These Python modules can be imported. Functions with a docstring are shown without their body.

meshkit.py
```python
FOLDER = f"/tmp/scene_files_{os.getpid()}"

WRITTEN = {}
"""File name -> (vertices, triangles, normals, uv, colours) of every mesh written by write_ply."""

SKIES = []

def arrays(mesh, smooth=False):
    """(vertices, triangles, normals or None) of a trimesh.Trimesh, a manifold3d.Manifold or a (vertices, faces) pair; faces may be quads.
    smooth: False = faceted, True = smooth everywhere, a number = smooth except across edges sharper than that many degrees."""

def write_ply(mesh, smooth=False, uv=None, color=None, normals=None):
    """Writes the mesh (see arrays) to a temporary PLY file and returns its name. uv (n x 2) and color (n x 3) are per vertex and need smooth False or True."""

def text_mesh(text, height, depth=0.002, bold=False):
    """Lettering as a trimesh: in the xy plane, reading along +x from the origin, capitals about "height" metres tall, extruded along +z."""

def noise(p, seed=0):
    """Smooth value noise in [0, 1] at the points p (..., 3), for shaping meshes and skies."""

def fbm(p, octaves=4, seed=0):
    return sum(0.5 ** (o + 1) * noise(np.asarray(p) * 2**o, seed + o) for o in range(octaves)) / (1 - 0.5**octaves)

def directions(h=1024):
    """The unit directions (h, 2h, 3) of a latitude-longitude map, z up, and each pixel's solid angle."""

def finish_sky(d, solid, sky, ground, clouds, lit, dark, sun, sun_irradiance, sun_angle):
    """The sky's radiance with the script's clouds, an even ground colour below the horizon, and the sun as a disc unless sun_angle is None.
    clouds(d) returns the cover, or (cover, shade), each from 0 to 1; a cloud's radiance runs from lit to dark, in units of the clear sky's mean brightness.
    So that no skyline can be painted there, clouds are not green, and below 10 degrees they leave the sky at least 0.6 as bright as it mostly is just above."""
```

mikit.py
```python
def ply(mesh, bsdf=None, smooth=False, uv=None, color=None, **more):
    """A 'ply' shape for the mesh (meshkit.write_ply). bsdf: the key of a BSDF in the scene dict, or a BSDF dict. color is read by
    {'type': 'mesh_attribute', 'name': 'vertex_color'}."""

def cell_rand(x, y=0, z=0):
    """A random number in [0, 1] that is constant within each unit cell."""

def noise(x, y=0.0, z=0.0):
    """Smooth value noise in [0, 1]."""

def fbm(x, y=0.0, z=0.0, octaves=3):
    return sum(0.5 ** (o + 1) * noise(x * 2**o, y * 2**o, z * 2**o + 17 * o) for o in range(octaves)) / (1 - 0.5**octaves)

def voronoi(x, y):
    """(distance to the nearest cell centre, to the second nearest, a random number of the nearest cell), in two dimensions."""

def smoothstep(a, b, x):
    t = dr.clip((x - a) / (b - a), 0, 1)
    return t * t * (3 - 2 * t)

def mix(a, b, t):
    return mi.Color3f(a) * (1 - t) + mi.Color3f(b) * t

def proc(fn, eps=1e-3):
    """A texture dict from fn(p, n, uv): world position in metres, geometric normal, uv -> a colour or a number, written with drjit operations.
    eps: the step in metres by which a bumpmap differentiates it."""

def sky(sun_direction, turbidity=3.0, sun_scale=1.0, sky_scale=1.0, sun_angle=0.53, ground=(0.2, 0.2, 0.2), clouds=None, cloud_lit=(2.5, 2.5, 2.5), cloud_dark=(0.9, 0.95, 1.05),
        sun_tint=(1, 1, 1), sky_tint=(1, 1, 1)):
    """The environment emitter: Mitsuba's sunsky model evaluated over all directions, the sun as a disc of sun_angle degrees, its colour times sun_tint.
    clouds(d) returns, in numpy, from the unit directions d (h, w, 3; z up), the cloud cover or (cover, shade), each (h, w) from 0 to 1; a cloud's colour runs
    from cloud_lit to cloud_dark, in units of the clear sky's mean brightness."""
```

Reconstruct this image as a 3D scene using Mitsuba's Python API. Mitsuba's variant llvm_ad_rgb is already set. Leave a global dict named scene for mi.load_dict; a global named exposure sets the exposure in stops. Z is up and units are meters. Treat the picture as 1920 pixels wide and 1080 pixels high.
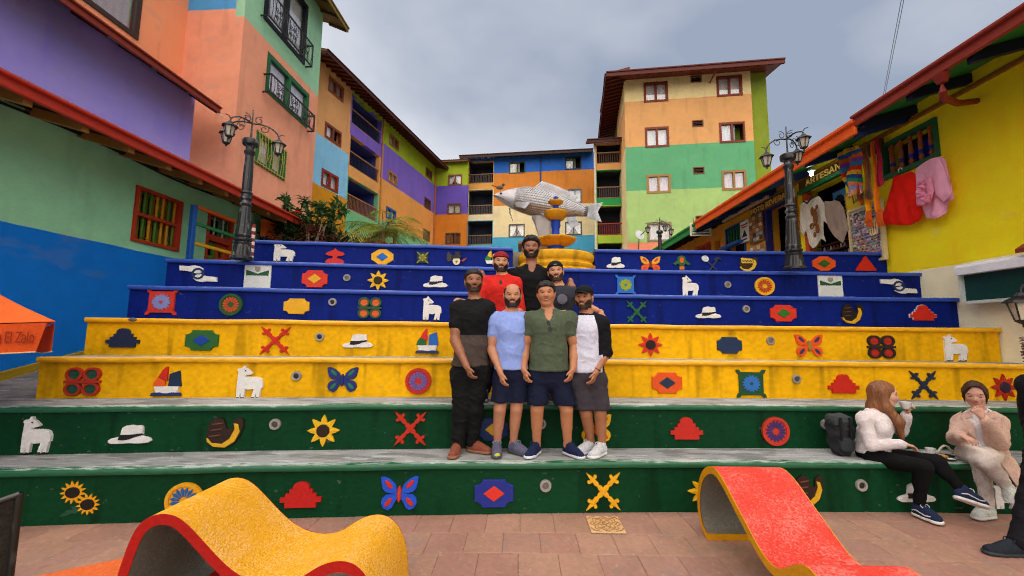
import math, random
import numpy as np, trimesh, shapely, drjit as dr, mitsuba as mi
import manifold3d as m3
import shapely.geometry as sg
import shapely.affinity as sa
from shapely.ops import unary_union
import mikit, meshkit
from mikit import noise, fbm, smoothstep, mix, cell_rand
scene, labels = {}, {}
PI = math.pi
# ---------------------------------------------------------------- camera, sky, exposure
def camera_matrix(eye, pitch, yaw, roll):
    cy, sy, cp, sp = math.cos(yaw), math.sin(yaw), math.cos(pitch), math.sin(pitch)
    R = np.array([cy, -sy, 0.]); F = np.array([sy * cp, cy * cp, sp]); U = np.cross(R, F)
    cr, sr = math.cos(roll), math.sin(roll)
    R2, U2 = R * cr + U * -sr, U * cr + R * sr
    m = np.eye(4); m[:3, 0], m[:3, 1], m[:3, 2], m[:3, 3] = -R2, U2, F, eye
    return m
scene['camera'] = {'type': 'perspective', 'fov': 98.97, 'fov_axis': 'x', 'near_clip': 0.05, 'far_clip': 2000.0,
                   'to_world': mi.ScalarTransform4f(camera_matrix([0, 0, 1.58], 0.112351, -0.021107, -0.010186).tolist())}
def cloud_fn(d):
    # an overcast sky: the usual rise of brightness towards the zenith, broken by soft cloud masses
    z = np.maximum(d[..., 2:3], 0.06)
    q = np.concatenate([d[..., :2] / (z + 0.30) * 1.0, d[..., 2:3] * 1.1], -1)
    w = meshkit.fbm(q * 1.1 + 3.75, 3, seed=21)[..., None]
    a = meshkit.fbm(q * 1.9 + 24.39 + w * 0.9, 6, seed=4); b = meshkit.fbm(q * 0.8 - 2.31, 3, seed=9)
    return np.ones(d.shape[:2]), np.clip(1.04 - 0.92 * d[..., 2] + 2.9 * (0.6 * a + 0.4 * b - 0.5), 0, 1)
scene['sky'] = mikit.sky([0.0, -0.62, 0.78], turbidity=4, sun_scale=0.3, sun_angle=100, sun_tint=(0.93, 0.97, 1.07), clouds=cloud_fn, cloud_lit=(0.66, 0.675, 0.72), cloud_dark=(0.262, 0.31, 0.40))
exposure = 3.6
# ---------------------------------------------------------------- materials: one BSDF per finish, the paint colour rides in uv.x
def s2l(c):
    if isinstance(c, str): c = [int(c[i:i + 2], 16) / 255 for i in (0, 2, 4)]
    c = np.asarray(c, float)
    return np.where(c < 0.04045, c / 12.92, ((c + 0.055) / 1.055) ** 2.4)
def pack(c):
    q = np.clip(np.round(np.sqrt(s2l(c)) * 127), 0, 126).astype(int)
    return float(q[0] * 16384 + q[1] * 128 + max(q[2], 2))
def unpack(uv):
    v = uv.x + 0.5
    r = dr.floor(v / 16384); v = v - r * 16384; g = dr.floor(v / 128); b = v - g * 128 - 0.5
    return mi.Color3f(dr.square(r / 127), dr.square(g / 127), dr.square(b / 127))
def f_stucco(p, n, uv):
    c = unpack(uv)
    a = fbm(p.x * 0.9, p.y * 0.9, p.z * 0.9, 3); b = fbm(p.x * 6 + 3, p.y * 6, p.z * 5, 2); g = noise(p.x * 42, p.y * 42, p.z * 42)
    st = fbm(p.x * 5, p.y * 5, p.z * 0.7 + 40, 2)
    pale = smoothstep(0.62, 0.76, fbm(p.x * 2.1 + 9, p.y * 2.1, p.z * 3.1, 4)) * 0.13
    k = (0.98 + 0.26 * a + 0.14 * b + 0.10 * g) * (1 - 0.12 * smoothstep(0.55, 0.85, st))
    return dr.minimum(c * k, 0.88) * (1 - pale) + mi.Color3f(0.55, 0.53, 0.5) * pale * dr.sqrt(mi.luminance(c) + 0.02)
def b_stucco(p, n, uv):
    return fbm(p.x * 44, p.y * 44, p.z * 44, 3) * 0.006
def f_riser(p, n, uv):
    c = unpack(uv)
    a = fbm(p.x * 1.1, p.y * 1.1, p.z * 1.6, 3); g = fbm(p.x * 24, p.y * 24, p.z * 24, 2)
    run = fbm(p.x * 9, p.y * 9, p.z * 0.8, 3); chip = smoothstep(0.80, 0.84, noise(p.x * 17, p.y * 17, p.z * 17) * 0.55 + noise(p.x * 49, p.y * 49, p.z * 49) * 0.45)
    k = (0.62 + 0.40 * a + 0.34 * g) * (1 - 0.38 * smoothstep(0.52, 0.78, run))
    return mix(c * k, mi.Color3f(0.22, 0.22, 0.21), chip * 0.22)
def b_riser(p, n, uv):
    return fbm(p.x * 48, p.y * 48, p.z * 48, 3) * 0.006 + fbm(p.x * 3, p.y * 3, p.z * 3, 2) * 0.004
def f_lip(p, n, uv):
    c = unpack(uv)
    w = fbm(p.x * 2.2, p.y * 3, p.z * 3, 4); f = fbm(p.x * 14, p.y * 40, p.z * 40, 2)
    wear = smoothstep(0.30, 0.95, n.z * 0.62 + (w - 0.5) * 1.0 + (f - 0.5) * 0.6) * uv.y
    return mix(c * (0.75 + 0.5 * f), mi.Color3f(0.42, 0.47, 0.45), dr.clip(wear, 0, 1) * 0.9)
def f_concrete(p, n, uv):
    c = unpack(uv)
    a = fbm(p.x * 1.3, p.y * 2.2, 3.1, 4); s = fbm(p.x * 7, p.y * 26, p.z * 4, 4); g = noise(p.x * 70, p.y * 70, p.z * 70)
    scr = smoothstep(0.58, 0.72, fbm(p.x * 5 + p.y * 9, p.y * 34, 7.7, 3))
    blot = smoothstep(0.50, 0.66, fbm(p.x * 4 + 3, p.y * 11, 2.2, 4))
    k = 0.42 + 0.55 * a + 0.55 * (s - 0.35) + 0.16 * g
    return mix(mix(c * k, mi.Color3f(0.50, 0.52, 0.52), scr * 0.45), mi.Color3f(0.075, 0.078, 0.074), blot * 0.6)
def b_concrete(p, n, uv):
    return fbm(p.x * 25, p.y * 25, p.z * 25, 3) * 0.01
def f_paint(p, n, uv):
    c = unpack(uv)
    return c * (0.78 + 0.2 * fbm(p.x * 9, p.y * 9, p.z * 9, 3) + 0.2 * noise(p.x * 60, p.y * 60, p.z * 60))
def f_cloth(p, n, uv):
    c = unpack(uv)
    w = noise(p.x * 160, p.y * 160, p.z * 90); m = fbm(p.x * 12, p.y * 12, p.z * 12, 3)
    return c * (1 + uv.y * (w - 0.5) * 0.9) * (0.88 + 0.24 * m)
def b_cloth(p, n, uv):
    return fbm(p.x * 18, p.y * 18, p.z * 10, 4) * 0.008
def f_skin(p, n, uv):
    c = unpack(uv)
    m = fbm(p.x * 38, p.y * 38, p.z * 38, 3)
    return c * mi.Color3f(0.94 + 0.16 * m, 0.86 + 0.26 * m, 0.84 + 0.28 * m)
def f_hair(p, n, uv):
    c = unpack(uv)
    return c * (0.55 + 0.9 * fbm(p.x * 160, p.y * 160, p.z * 18, 2))
def b_hair(p, n, uv):
    return fbm(p.x * 150, p.y * 150, p.z * 30, 2) * 0.005
def f_tile(p, n, uv):
    c = unpack(uv)
    a = fbm(p.x * 2.2, p.y * 2.2, 0.5, 4); g = fbm(p.x * 45, p.y * 45, 0.2, 2); st = smoothstep(0.55, 0.75, fbm(p.x * 5 + 11, p.y * 5, 1.5, 4))
    sp = smoothstep(0.80, 0.86, noise(p.x * 38 + 2, p.y * 38, 3.3))
    return mix(mix(c * (0.62 + 0.45 * a + 0.3 * g), mi.Color3f(0.2, 0.17, 0.155), st * 0.34), mi.Color3f(0.45, 0.4, 0.37), sp * 0.25)
def f_grain(p, n, uv):
    c = unpack(uv)
    g = noise(p.x * 230, p.y * 230, p.z * 230); h = noise(p.x * 120, p.y * 120, p.z * 120); m = fbm(p.x * 5, p.y * 5, p.z * 5, 3)
    dark = smoothstep(0.66, 0.86, g * 0.6 + h * 0.4) * uv.y
    worn = smoothstep(0.42, 0.80, m * 0.45 + h * 0.55) * 0.42 * uv.y
    return mix(mix(c * (0.78 + 0.3 * h + 0.1 * m), c * 0.55 + mi.Color3f(0.34, 0.30, 0.25), worn), c * 0.3, dark * 0.6)
def b_grain(p, n, uv):
    return (noise(p.x * 190, p.y * 190, p.z * 190) + noise(p.x * 100, p.y * 100, p.z * 100)) * 0.006
def f_leaf(p, n, uv):
    c = unpack(uv)
    return c * (0.55 + 0.9 * noise(p.x * 11, p.y * 11, p.z * 11))
def f_metal(p, n, uv):
    c = unpack(uv)
    a = fbm(p.x * 14, p.y * 14, p.z * 5, 3)
    return mix(c * (0.6 + 0.7 * a), mi.Color3f(0.16, 0.16, 0.165), smoothstep(0.58, 0.75, fbm(p.x * 20, p.y * 20, p.z * 7 + 4, 3)) * uv.y)
P = mikit.proc
def prin(fn, rough, spec=0.4, **k): return {'type': 'principled', 'base_color': P(fn), 'roughness': rough, 'specular': spec, **k}
def bumped(fn, b, rough, spec=0.4, eps=2e-3, **k): return {'type': 'twosided', 'bsdf': {'type': 'bumpmap', 'arbitrary': P(fn and b, eps), 'scale': 1.0, 'bsdf': prin(fn, rough, spec, **k)}}
def two(b): return {'type': 'twosided', 'bsdf': b}
BS = {'stucco': bumped(f_stucco, b_stucco, 0.85, 0.12), 'riser': bumped(f_riser, b_riser, 0.6, 0.10), 'lip': two(prin(f_lip, 0.4, 0.5)),
      'concrete': bumped(f_concrete, b_concrete, 0.75, 0.3), 'paint': two(prin(f_paint, 0.5, 0.25)), 'cloth': bumped(f_cloth, b_cloth, 0.85, 0.15, sheen=0.3),
      'skin': two(prin(f_skin, 0.48, 0.4)), 'hair': bumped(f_hair, b_hair, 0.5, 0.35), 'tile': two(prin(f_tile, 0.55, 0.4)),
      'grain': bumped(f_grain, b_grain, 0.7, 0.3), 'metal': two(prin(f_metal, 0.38, 0.5)),
      'leaf': {'type': 'principledthin', 'base_color': P(f_leaf), 'roughness': 0.5, 'diff_trans': 0.6},
      'flat': two({'type': 'roughplastic', 'diffuse_reflectance': P(lambda p, n, uv: unpack(uv)), 'alpha': 0.25}),
      'silver': two(prin(f_metal, 0.34, 0.6, metallic=0.25)),
      'glass': {'type': 'thindielectric'}}
for k, b in BS.items(): scene['m_' + k] = b
# ---------------------------------------------------------------- naming
used = {}
def numbered(name):
    n = used.get(name, 0); used[name] = n + 1
    return name if n == 0 else f'{name}_{n:03d}'
def thing(name, label=None, cat=None, group=None, kind=None):
    k = numbered(name); d = {}
    if label: d['label'] = label
    if cat: d['category'] = cat
    if group: d['group'] = group
    if kind: d['kind'] = kind
    labels[k] = d
    return k
def shape(mesh, style, col, smooth, w):
    if hasattr(mesh, 'to_mesh'):
        q = mesh.to_mesh(); mesh = trimesh.Trimesh(q.vert_properties[:, :3], q.tri_verts, process=False)
    if isinstance(mesh, list): mesh = cat(mesh)
    if smooth is not False and smooth is not True:
        mesh = trimesh.graph.smooth_shade(mesh, angle=np.radians(smooth), facet_minarea=None); smooth = True
    if style == 'glass': return mikit.ply(mesh, 'm_glass', smooth=smooth)
    uv = np.empty((len(mesh.vertices), 2)); uv[:, 0] = pack(col); uv[:, 1] = w
    return mikit.ply(mesh, 'm_' + style, smooth=smooth, uv=uv)
def part(root, name, mesh, style='paint', col='808080', smooth=False, w=0.5, label=None, kind=None):
    """One entry of the scene: root__name (or root itself when name is None)."""
    k = numbered(root + '__' + name) if name else root
    scene[k] = shape(mesh, style, col, smooth, w)
    if label or kind:
        d = labels.setdefault(k, {})
        if label: d['label'] = label
        if kind: d['kind'] = kind
    return k
def again(root, name, first, M=None):
    """A copy of an entry under another key (M: 4x4)."""
    k = numbered(root + '__' + name); scene[k] = {**scene[first], **({'to_world': mi.ScalarTransform4f(M.tolist())} if M is not None else {})}
    return k
# ---------------------------------------------------------------- mesh helpers
def TM(v, f): return trimesh.Trimesh(np.asarray(v, float), np.asarray(f), process=False)
def cat(ms):
    vs, fs, a = [], [], 0
    for m in ms:
        if m is None: continue
        vs.append(m.vertices); fs.append(m.faces + a); a += len(m.vertices)
    return TM(np.vstack(vs), np.vstack(fs))
def box(x0, x1, y0, y1, z0, z1, bev=0.0):
    if bev <= 0:
        return trimesh.creation.box(bounds=[[min(x0, x1), min(y0, y1), min(z0, z1)], [max(x0, x1), max(y0, y1), max(z0, z1)]])
    x0, x1, y0, y1, z0, z1 = min(x0, x1), max(x0, x1), min(y0, y1), max(y0, y1), min(z0, z1), max(z0, z1); b = bev; pts = []
    for x, sx in ((x0, 1), (x1, -1)):
        for y, sy in ((y0, 1), (y1, -1)):
            for z, sz in ((z0, 1), (z1, -1)):
                pts += [(x + sx * b, y + sy * b, z), (x + sx * b, y, z + sz * b), (x, y + sy * b, z + sz * b)]
    return trimesh.convex.convex_hull(np.array(pts))
def hull(pts): return trimesh.convex.convex_hull(np.asarray(pts, float))
def xf(m, M):
    M = np.asarray(M, float); f = m.faces
    if np.linalg.det(M[:3, :3]) < 0: f = f[:, ::-1]
    return TM(m.vertices @ M[:3, :3].T + M[:3, 3], f)
def mv(m, x=0, y=0, z=0): return TM(m.vertices + [x, y, z], m.faces)
def rot(axis, a, o=(0, 0, 0)): return trimesh.transformations.rotation_matrix(a, axis, o)
def tube(pts, r, n=8, cap=True, closed=False):
    p = np.asarray(pts, float); r = np.broadcast_to(np.asarray(r, float), (len(p),))
    t = np.gradient(p, axis=0) if not closed else np.roll(p, -1, 0) - np.roll(p, 1, 0)
    t /= np.linalg.norm(t, axis=1, keepdims=True) + 1e-12
    ref = np.array([0, 0, 1.]) if np.abs(t[:, 2]).mean() < 0.8 else np.array([1., 0, 0])
    a = np.cross(t, ref); a /= np.linalg.norm(a, axis=1, keepdims=True) + 1e-9
    for i in range(1, len(a)):
        if a[i] @ a[i - 1] < 0: a[i] = -a[i]
    b = np.cross(t, a); an = np.arange(n) * 2 * PI / n
    v = p[:, None] + r[:, None, None] * (np.cos(an)[None, :, None] * a[:, None] + np.sin(an)[None, :, None] * b[:, None])
    L = len(p); F = []
    for i in range(L if closed else L - 1):
        i2 = (i + 1) % L; j = np.arange(n); k = (j + 1) % n
        F.append(np.stack([i * n + j, i * n + k, i2 * n + k], 1)); F.append(np.stack([i * n + j, i2 * n + k, i2 * n + j], 1))
    v = v.reshape(-1, 3)
    if cap and not closed:
        c0, c1 = len(v), len(v) + 1; v = np.vstack([v, p[:1], p[-1:]]); j = np.arange(n); k = (j + 1) % n
        F.append(np.stack([k, j, j * 0 + c0], 1)); F.append(np.stack([(L - 1) * n + j, (L - 1) * n + k, j * 0 + c1], 1))
    return TM(v, np.vstack(F))
def lathe(prof, n=24, o=(0, 0, 0), flute=None):
    """prof: (r, z) from bottom to top; flute(angle, z) -> radius factor."""
    pr = np.asarray(prof, float); an = np.arange(n) * 2 * PI / n
    R = pr[:, :1] * np.ones((1, n))
    if flute is not None: R = R * flute(an[None, :], pr[:, 1:2])
    v = np.stack([R * np.cos(an), R * np.sin(an), pr[:, 1:2] * np.ones((1, n))], -1).reshape(-1, 3); F = []
    for i in range(len(pr) - 1):
        j = np.arange(n); k = (j + 1) % n
        F += [np.stack([i * n + j, i * n + k, (i + 1) * n + k], 1), np.stack([i * n + j, (i + 1) * n + k, (i + 1) * n + j], 1)]
    c0 = len(v); v = np.vstack([v, [[0, 0, pr[0, 1]], [0, 0, pr[-1, 1]]]]); j = np.arange(n); k = (j + 1) % n
    F += [np.stack([k, j, j * 0 + c0], 1), np.stack([(len(pr) - 1) * n + j, (len(pr) - 1) * n + k, j * 0 + c0 + 1], 1)]
    return TM(v + np.asarray(o, float), np.vstack(F))
def polys(g): return [q for q in getattr(g, 'geoms', [g]) if q.geom_type == 'Polygon' and q.area > 1e-7]
def plate(poly, y0, y1, bev=0.0):
    """A shapely polygon in (x, z), given thickness along y from y0 (front, smaller y) to y1."""
    out = []
    for q in polys(poly):
        if bev > 0:
            inner = q.buffer(-bev, join_style=2)
            if not inner.is_empty and len(polys(inner)) == 1 and len(polys(inner)[0].exterior.coords) == len(q.exterior.coords) and not q.interiors:
                A = np.array(q.exterior.coords)[:-1]; I = np.array(polys(inner)[0].exterior.coords)[:-1]
                k = np.argmin(((I - A[0]) ** 2).sum(1)); I = np.roll(I, -k, 0)
                if sg.LinearRing(A).is_ccw != sg.LinearRing(I).is_ccw: I = np.roll(I[::-1], 1, 0)
                if np.abs(I - A).max() < bev * 6:
                    n = len(A); m = trimesh.creation.extrude_polygon(sg.Polygon(I), 1e-4, engine='earcut')
                    V = np.vstack([np.c_[I[:, 0], np.full(n, y0), I[:, 1]], np.c_[A[:, 0], np.full(n, y0 + bev), A[:, 1]], np.c_[A[:, 0], np.full(n, y1), A[:, 1]]])
                    j = np.arange(n); kk = (j + 1) % n; F = []
                    for a in (0, n): F += [np.stack([a + j, a + n + j, a + n + kk], 1), np.stack([a + j, a + n + kk, a + kk], 1)]
                    F = np.vstack(F)
                    if sg.LinearRing(A).is_ccw: F = F[:, ::-1]
                    vf, ff = trimesh.creation.triangulate_polygon(sg.Polygon(I), engine='earcut')
                    cap = np.c_[vf[:, 0], np.full(len(vf), y0), vf[:, 1]]
                    out += [TM(V, F), TM(cap, ff)]
                    continue
        m = trimesh.creation.extrude_polygon(q, abs(y1 - y0), engine='earcut')
        v = m.vertices; out.append(TM(np.c_[v[:, 0], min(y0, y1) + v[:, 2], v[:, 1]], m.faces[:, ::-1]))
    return cat(out)
def rect(x0, x1, z0, z1): return sg.box(min(x0, x1), min(z0, z1), max(x0, x1), max(z0, z1))
def grid(fn, nu, nv, flip=False):
    """A sheet from fn(u, v) -> (3,) arrays, u and v in [0, 1]."""
    u, v = np.meshgrid(np.linspace(0, 1, nu), np.linspace(0, 1, nv), indexing='ij')
    pts = np.stack(np.broadcast_arrays(*fn(u, v)), -1).reshape(-1, 3); i, j = np.meshgrid(np.arange(nu - 1), np.arange(nv - 1), indexing='ij')
    a = (i * nv + j).ravel(); F = np.vstack([np.stack([a, a + nv, a + nv + 1], 1), np.stack([a, a + nv + 1, a + 1], 1)])
    return TM(pts, F[:, ::-1] if flip else F)
class Fr:
    """A facade frame: local x along the wall, y into the wall, z up."""
    def __init__(s, o, d):
        d = np.array(d, float); d /= np.linalg.norm(d)
        s.M = np.eye(4); s.M[:2, 0] = d; s.M[:2, 1] = (-d[1], d[0]); s.M[:2, 3] = o
    def __call__(s, m): return xf(cat(m) if isinstance(m, list) else m, s.M)
    def pt(s, x, y, z): return s.M[:3, :3] @ np.array([x, y, z]) + s.M[:3, 3]
# ---------------------------------------------------------------- ground, paving, stairs (z of each tread, y of each riser at the straight right end)
ENDS = [4.379, 4.880, 5.437, 5.930, 6.439, 6.982, 7.566]; ZS = [0.0, 0.452, 0.893, 1.326, 1.766, 2.210, 2.658, 3.100]
def bend(x): return -0.00731 * np.maximum(0, 5.573 - np.asarray(x, float)) ** 2
def along(mesh, i):
    """Bend a mesh modelled against a straight riser i (y = 0 its face) onto the curved flight."""
    v = mesh.vertices.copy(); v[:, 1] += ENDS[i - 1] + bend(v[:, 0]); return TM(v, mesh.faces)
def sweep(prof, xs, wob=0.0, seed=0):
    """Closed (y, z) profile swept along x."""
    pr = np.asarray(prof, float); n = len(pr); m = len(xs)
    V = np.zeros((m, n, 3)); V[..., 0] = np.asarray(xs)[:, None]; V[..., 1] = pr[None, :, 0]; V[..., 2] = pr[None, :, 1]
    if wob:
        q = V.reshape(-1, 3) * [1.3, 0, 0] + seed
        dz = (meshkit.noise(q, seed) - 0.5) * wob + (meshkit.noise(q * 4.3, seed + 1) - 0.5) * wob * 0.6
        V[..., 2] += dz.reshape(m, n); V[..., 1] += (meshkit.noise(q * 2.1 + 7, seed + 2) - 0.5).reshape(m, n) * wob
    F = []
    for a in range(m - 1):
        j = np.arange(n); k = (j + 1) % n
        F += [np.stack([a * n + j, (a + 1) * n + j, (a + 1) * n + k], 1), np.stack([a * n + j, (a + 1) * n + k, a * n + k], 1)]
    vf, ff = trimesh.creation.triangulate_polygon(sg.Polygon(pr), engine='earcut')
    if len(vf) == n:
        idx = [int(np.argmin(((pr - p) ** 2).sum(1))) for p in vf]; ff = np.array(idx)[ff]
        F += [ff, ff[:, ::-1] + (m - 1) * n]
    m_ = TM(V.reshape(-1, 3), np.vstack(F)); trimesh.repair.fix_normals(m_); return m_
g = thing('ground', kind='structure'); part(g, None, grid(lambda u, v: ((u - .5) * 700, (v - .5) * 700, 0 * u - 0.016), 20, 20), 'concrete', '6f6a64')
pv = thing('pavement', 'terracotta tile paving in front of the stairs', kind='structure')
part(pv, 'bedding', box(-8, 8, -1, 4.45, -0.05, -0.007), 'concrete', '4e4239')
rng = random.Random(4); tile_cols = ['967163', '9a7564', '916d60', '9c7765', '957062']; many = []
TROW = [4.135, 3.775, 3.43, 3.09, 2.75]
def tile(x0, x1, y0, y1, dz):
    return hull([(x, y, z) for x, y, z in [(x0, y0, -.02), (x1, y0, -.02), (x1, y1, -.02), (x0, y1, -.02), (x0, y0, -.003 + dz), (x1, y0, -.003 + dz), (x1, y1, -.003 + dz), (x0, y1, -.003 + dz),
                 (x0 + .004, y0 + .004, dz), (x1 - .004, y0 + .004, dz), (x1 - .004, y1 - .004, dz), (x0 + .004, y1 - .004, dz)]])
count = 0
def shear(m):
    """Rows of paving follow the first riser, which curves towards the camera on the left."""
    v = m.vertices.copy(); v[:, 1] += np.minimum(bend(v[:, 0]) + .24, 0) * .9; return TM(v, m.faces)
for r in range(5):
    y1 = TROW[r]; y0 = y1 - (TROW[r] - TROW[r + 1] if r < 4 else .34) + .004; w = 0.2905; off = [0.006, -0.127, -0.006, 0.09, 0.2][r]
    for k in range(-25, 24):
        x0 = off + k * w; bx = x0 + w / 2
        if r == 0 and k == 2: continue
        m = shear(tile(x0 + .0012, x0 + w - .0012, y0 - .002, y1 - .001, rng.uniform(-.0012, .0012)))
        if abs(bx) > y1 * 1.25 + 0.3 or count > 270: many.append(m)
        else: part(pv, 'tile', m, 'tile', rng.choice(tile_cols)); count += 1
for r in range(9):
    y1 = 2.41 - 0.34 * r
    for k in range(-24, 24): many.append(shear(tile(k * .2905 + .1 * (r % 3) + .002, k * .2905 + .1 * (r % 3) + .2885, y1 - .336, y1, 0)))
for k in range(-28, 26): x0 = k * .2905; many.append(shear(tile(x0 + .002, x0 + .2885, 4.139, ENDS[0] - .02 if k > 6 else ENDS[0] - .12, 0)))   # narrow filler course
part(pv, 'outer_tile', many, 'tile', '967163', kind='stuff')
# the decorated tile: a cream square with a dark scalloped motif in relief
dt = part(pv, 'patterned_tile', tile(.592, .878, 3.80, 4.133, 0.001), 'paint', 'c9a273', label='cream tile with scalloped brown ornament')
def scallop(r, a, k=8): 
    t = np.linspace(0, 2 * PI, 97); rr = r * (1 + a * np.cos(k * t)); return np.c_[.735 + rr * np.cos(t), 3.966 + rr * np.sin(t) * 1.12, 0 * t + .0025]
om = [tube(scallop(.115, .13), .0035, 4), tube(scallop(.085, .16), .003, 4), tube(scallop(.05, .22, 6), .0035, 4), tube(scallop(.022, .3, 5), .0035, 4)]
for sx in (-1, 1):
    for sy in (-1, 1): om.append(tube([(.735 + sx * .135, 3.966 + sy * .09, .0025), (.735 + sx * .11, 3.966 + sy * .13, .0025), (.735 + sx * .06, 3.966 + sy * .152, .0025)], .004, 4))
part(dt, 'ornament', om, 'paint', '7a5228')
# stairs
GREEN, YEL, BLUE = '08391f', 'e6ac08', '061c72'
st = thing('stairs', 'wide painted stairs in green, yellow and blue bands', kind='structure')
RX = {1: (-8.6, 6.3), 2: (-8.6, 6.3), 3: (-5.10, 6.3), 4: (-5.13, 6.3), 5: (-5.13, 6.3), 6: (-5.12, 6.3)}
def lip_prof(zt, r=.028, out=.030):
    a = np.linspace(-PI / 2, PI / 2, 9)
    pts = [(-out - r * .55 * math.cos(t), zt - r + r * math.sin(t)) for t in a]
    return pts + [(.05, zt), (.05, zt - 2 * r)]
def step(i, x0, x1):
    col, lc, nm = ((GREEN, '17583a', 'green'), (GREEN, '17583a', 'green'), (YEL, 'e0a80c', 'yellow'), (YEL, 'e0a80c', 'yellow'), (BLUE, '2547a6', 'blue'), (BLUE, '2547a6', 'blue'), (BLUE, '2547a6', 'blue'))[i - 1]
    xs = np.linspace(x0, x1, max(6, int((x1 - x0) * 6))); zt, zb = ZS[i], ZS[i - 1] - (.05 if i > 1 else .02)
    dep = (ENDS[i] - ENDS[i - 1] + .06) if i < 7 else .24
    part(st, 'riser', along(sweep([(0, zb), (0, zt - .05), (dep, zt - .05), (dep, zb)], xs), i), 'riser', col, 30, label=nm + ' riser')
    part(st, 'nosing', along(sweep(lip_prof(zt), xs, .010, i), i), 'lip', lc, 60, w={1: 1.5, 2: 1.5}.get(i, .35 if i < 5 else .42), label=nm + ' rounded nosing')
    part(st, 'tread', along(sweep([(.04, zt - .06), (.0505, zt - .004), (dep, zt - .004), (dep, zt - .06)], xs), i), 'concrete', '8d8f90', 20, label='worn grey concrete tread')
for i in range(1, 7): step(i, *RX[i])
step(7, -4.305, -0.15); step(7, 1.258, 6.3)
# crack and chips of bare cement along the fourth step
ch = [along(mv(xf(trimesh.creation.icosphere(1, .03), np.diag([1.6, .5, .8, 1])), -4.62, -.045, 1.745), 4)]
part(st, 'chip', ch, 'concrete', '77706a')
te = thing('terrace', kind='structure')
part(te, None, [box(-4.2, 40, 7.62, 46, 2.5, 3.085), box(-40, -4.2, 9.0, 46, 2.5, 3.085), box(-5.09, -4.25, 6.3, 9.05, 2.0, 2.63), box(-4.25, -.05, 6.75, 7.65, 2.0, 2.63), box(-.05, 6.34, 7.1, 7.65, 2.0, 2.63)], 'concrete', '8b857d')
ra = thing('ramp', 'worn grey concrete ramp beside the stairs', kind='structure')
xs = np.linspace(0, 1, 12)
rz = [(1.5, -.02), (3.6, .62), (5.17, 1.02), (5.56, 1.115), (6.3, 1.7), (7.7, 2.62)]
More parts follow.
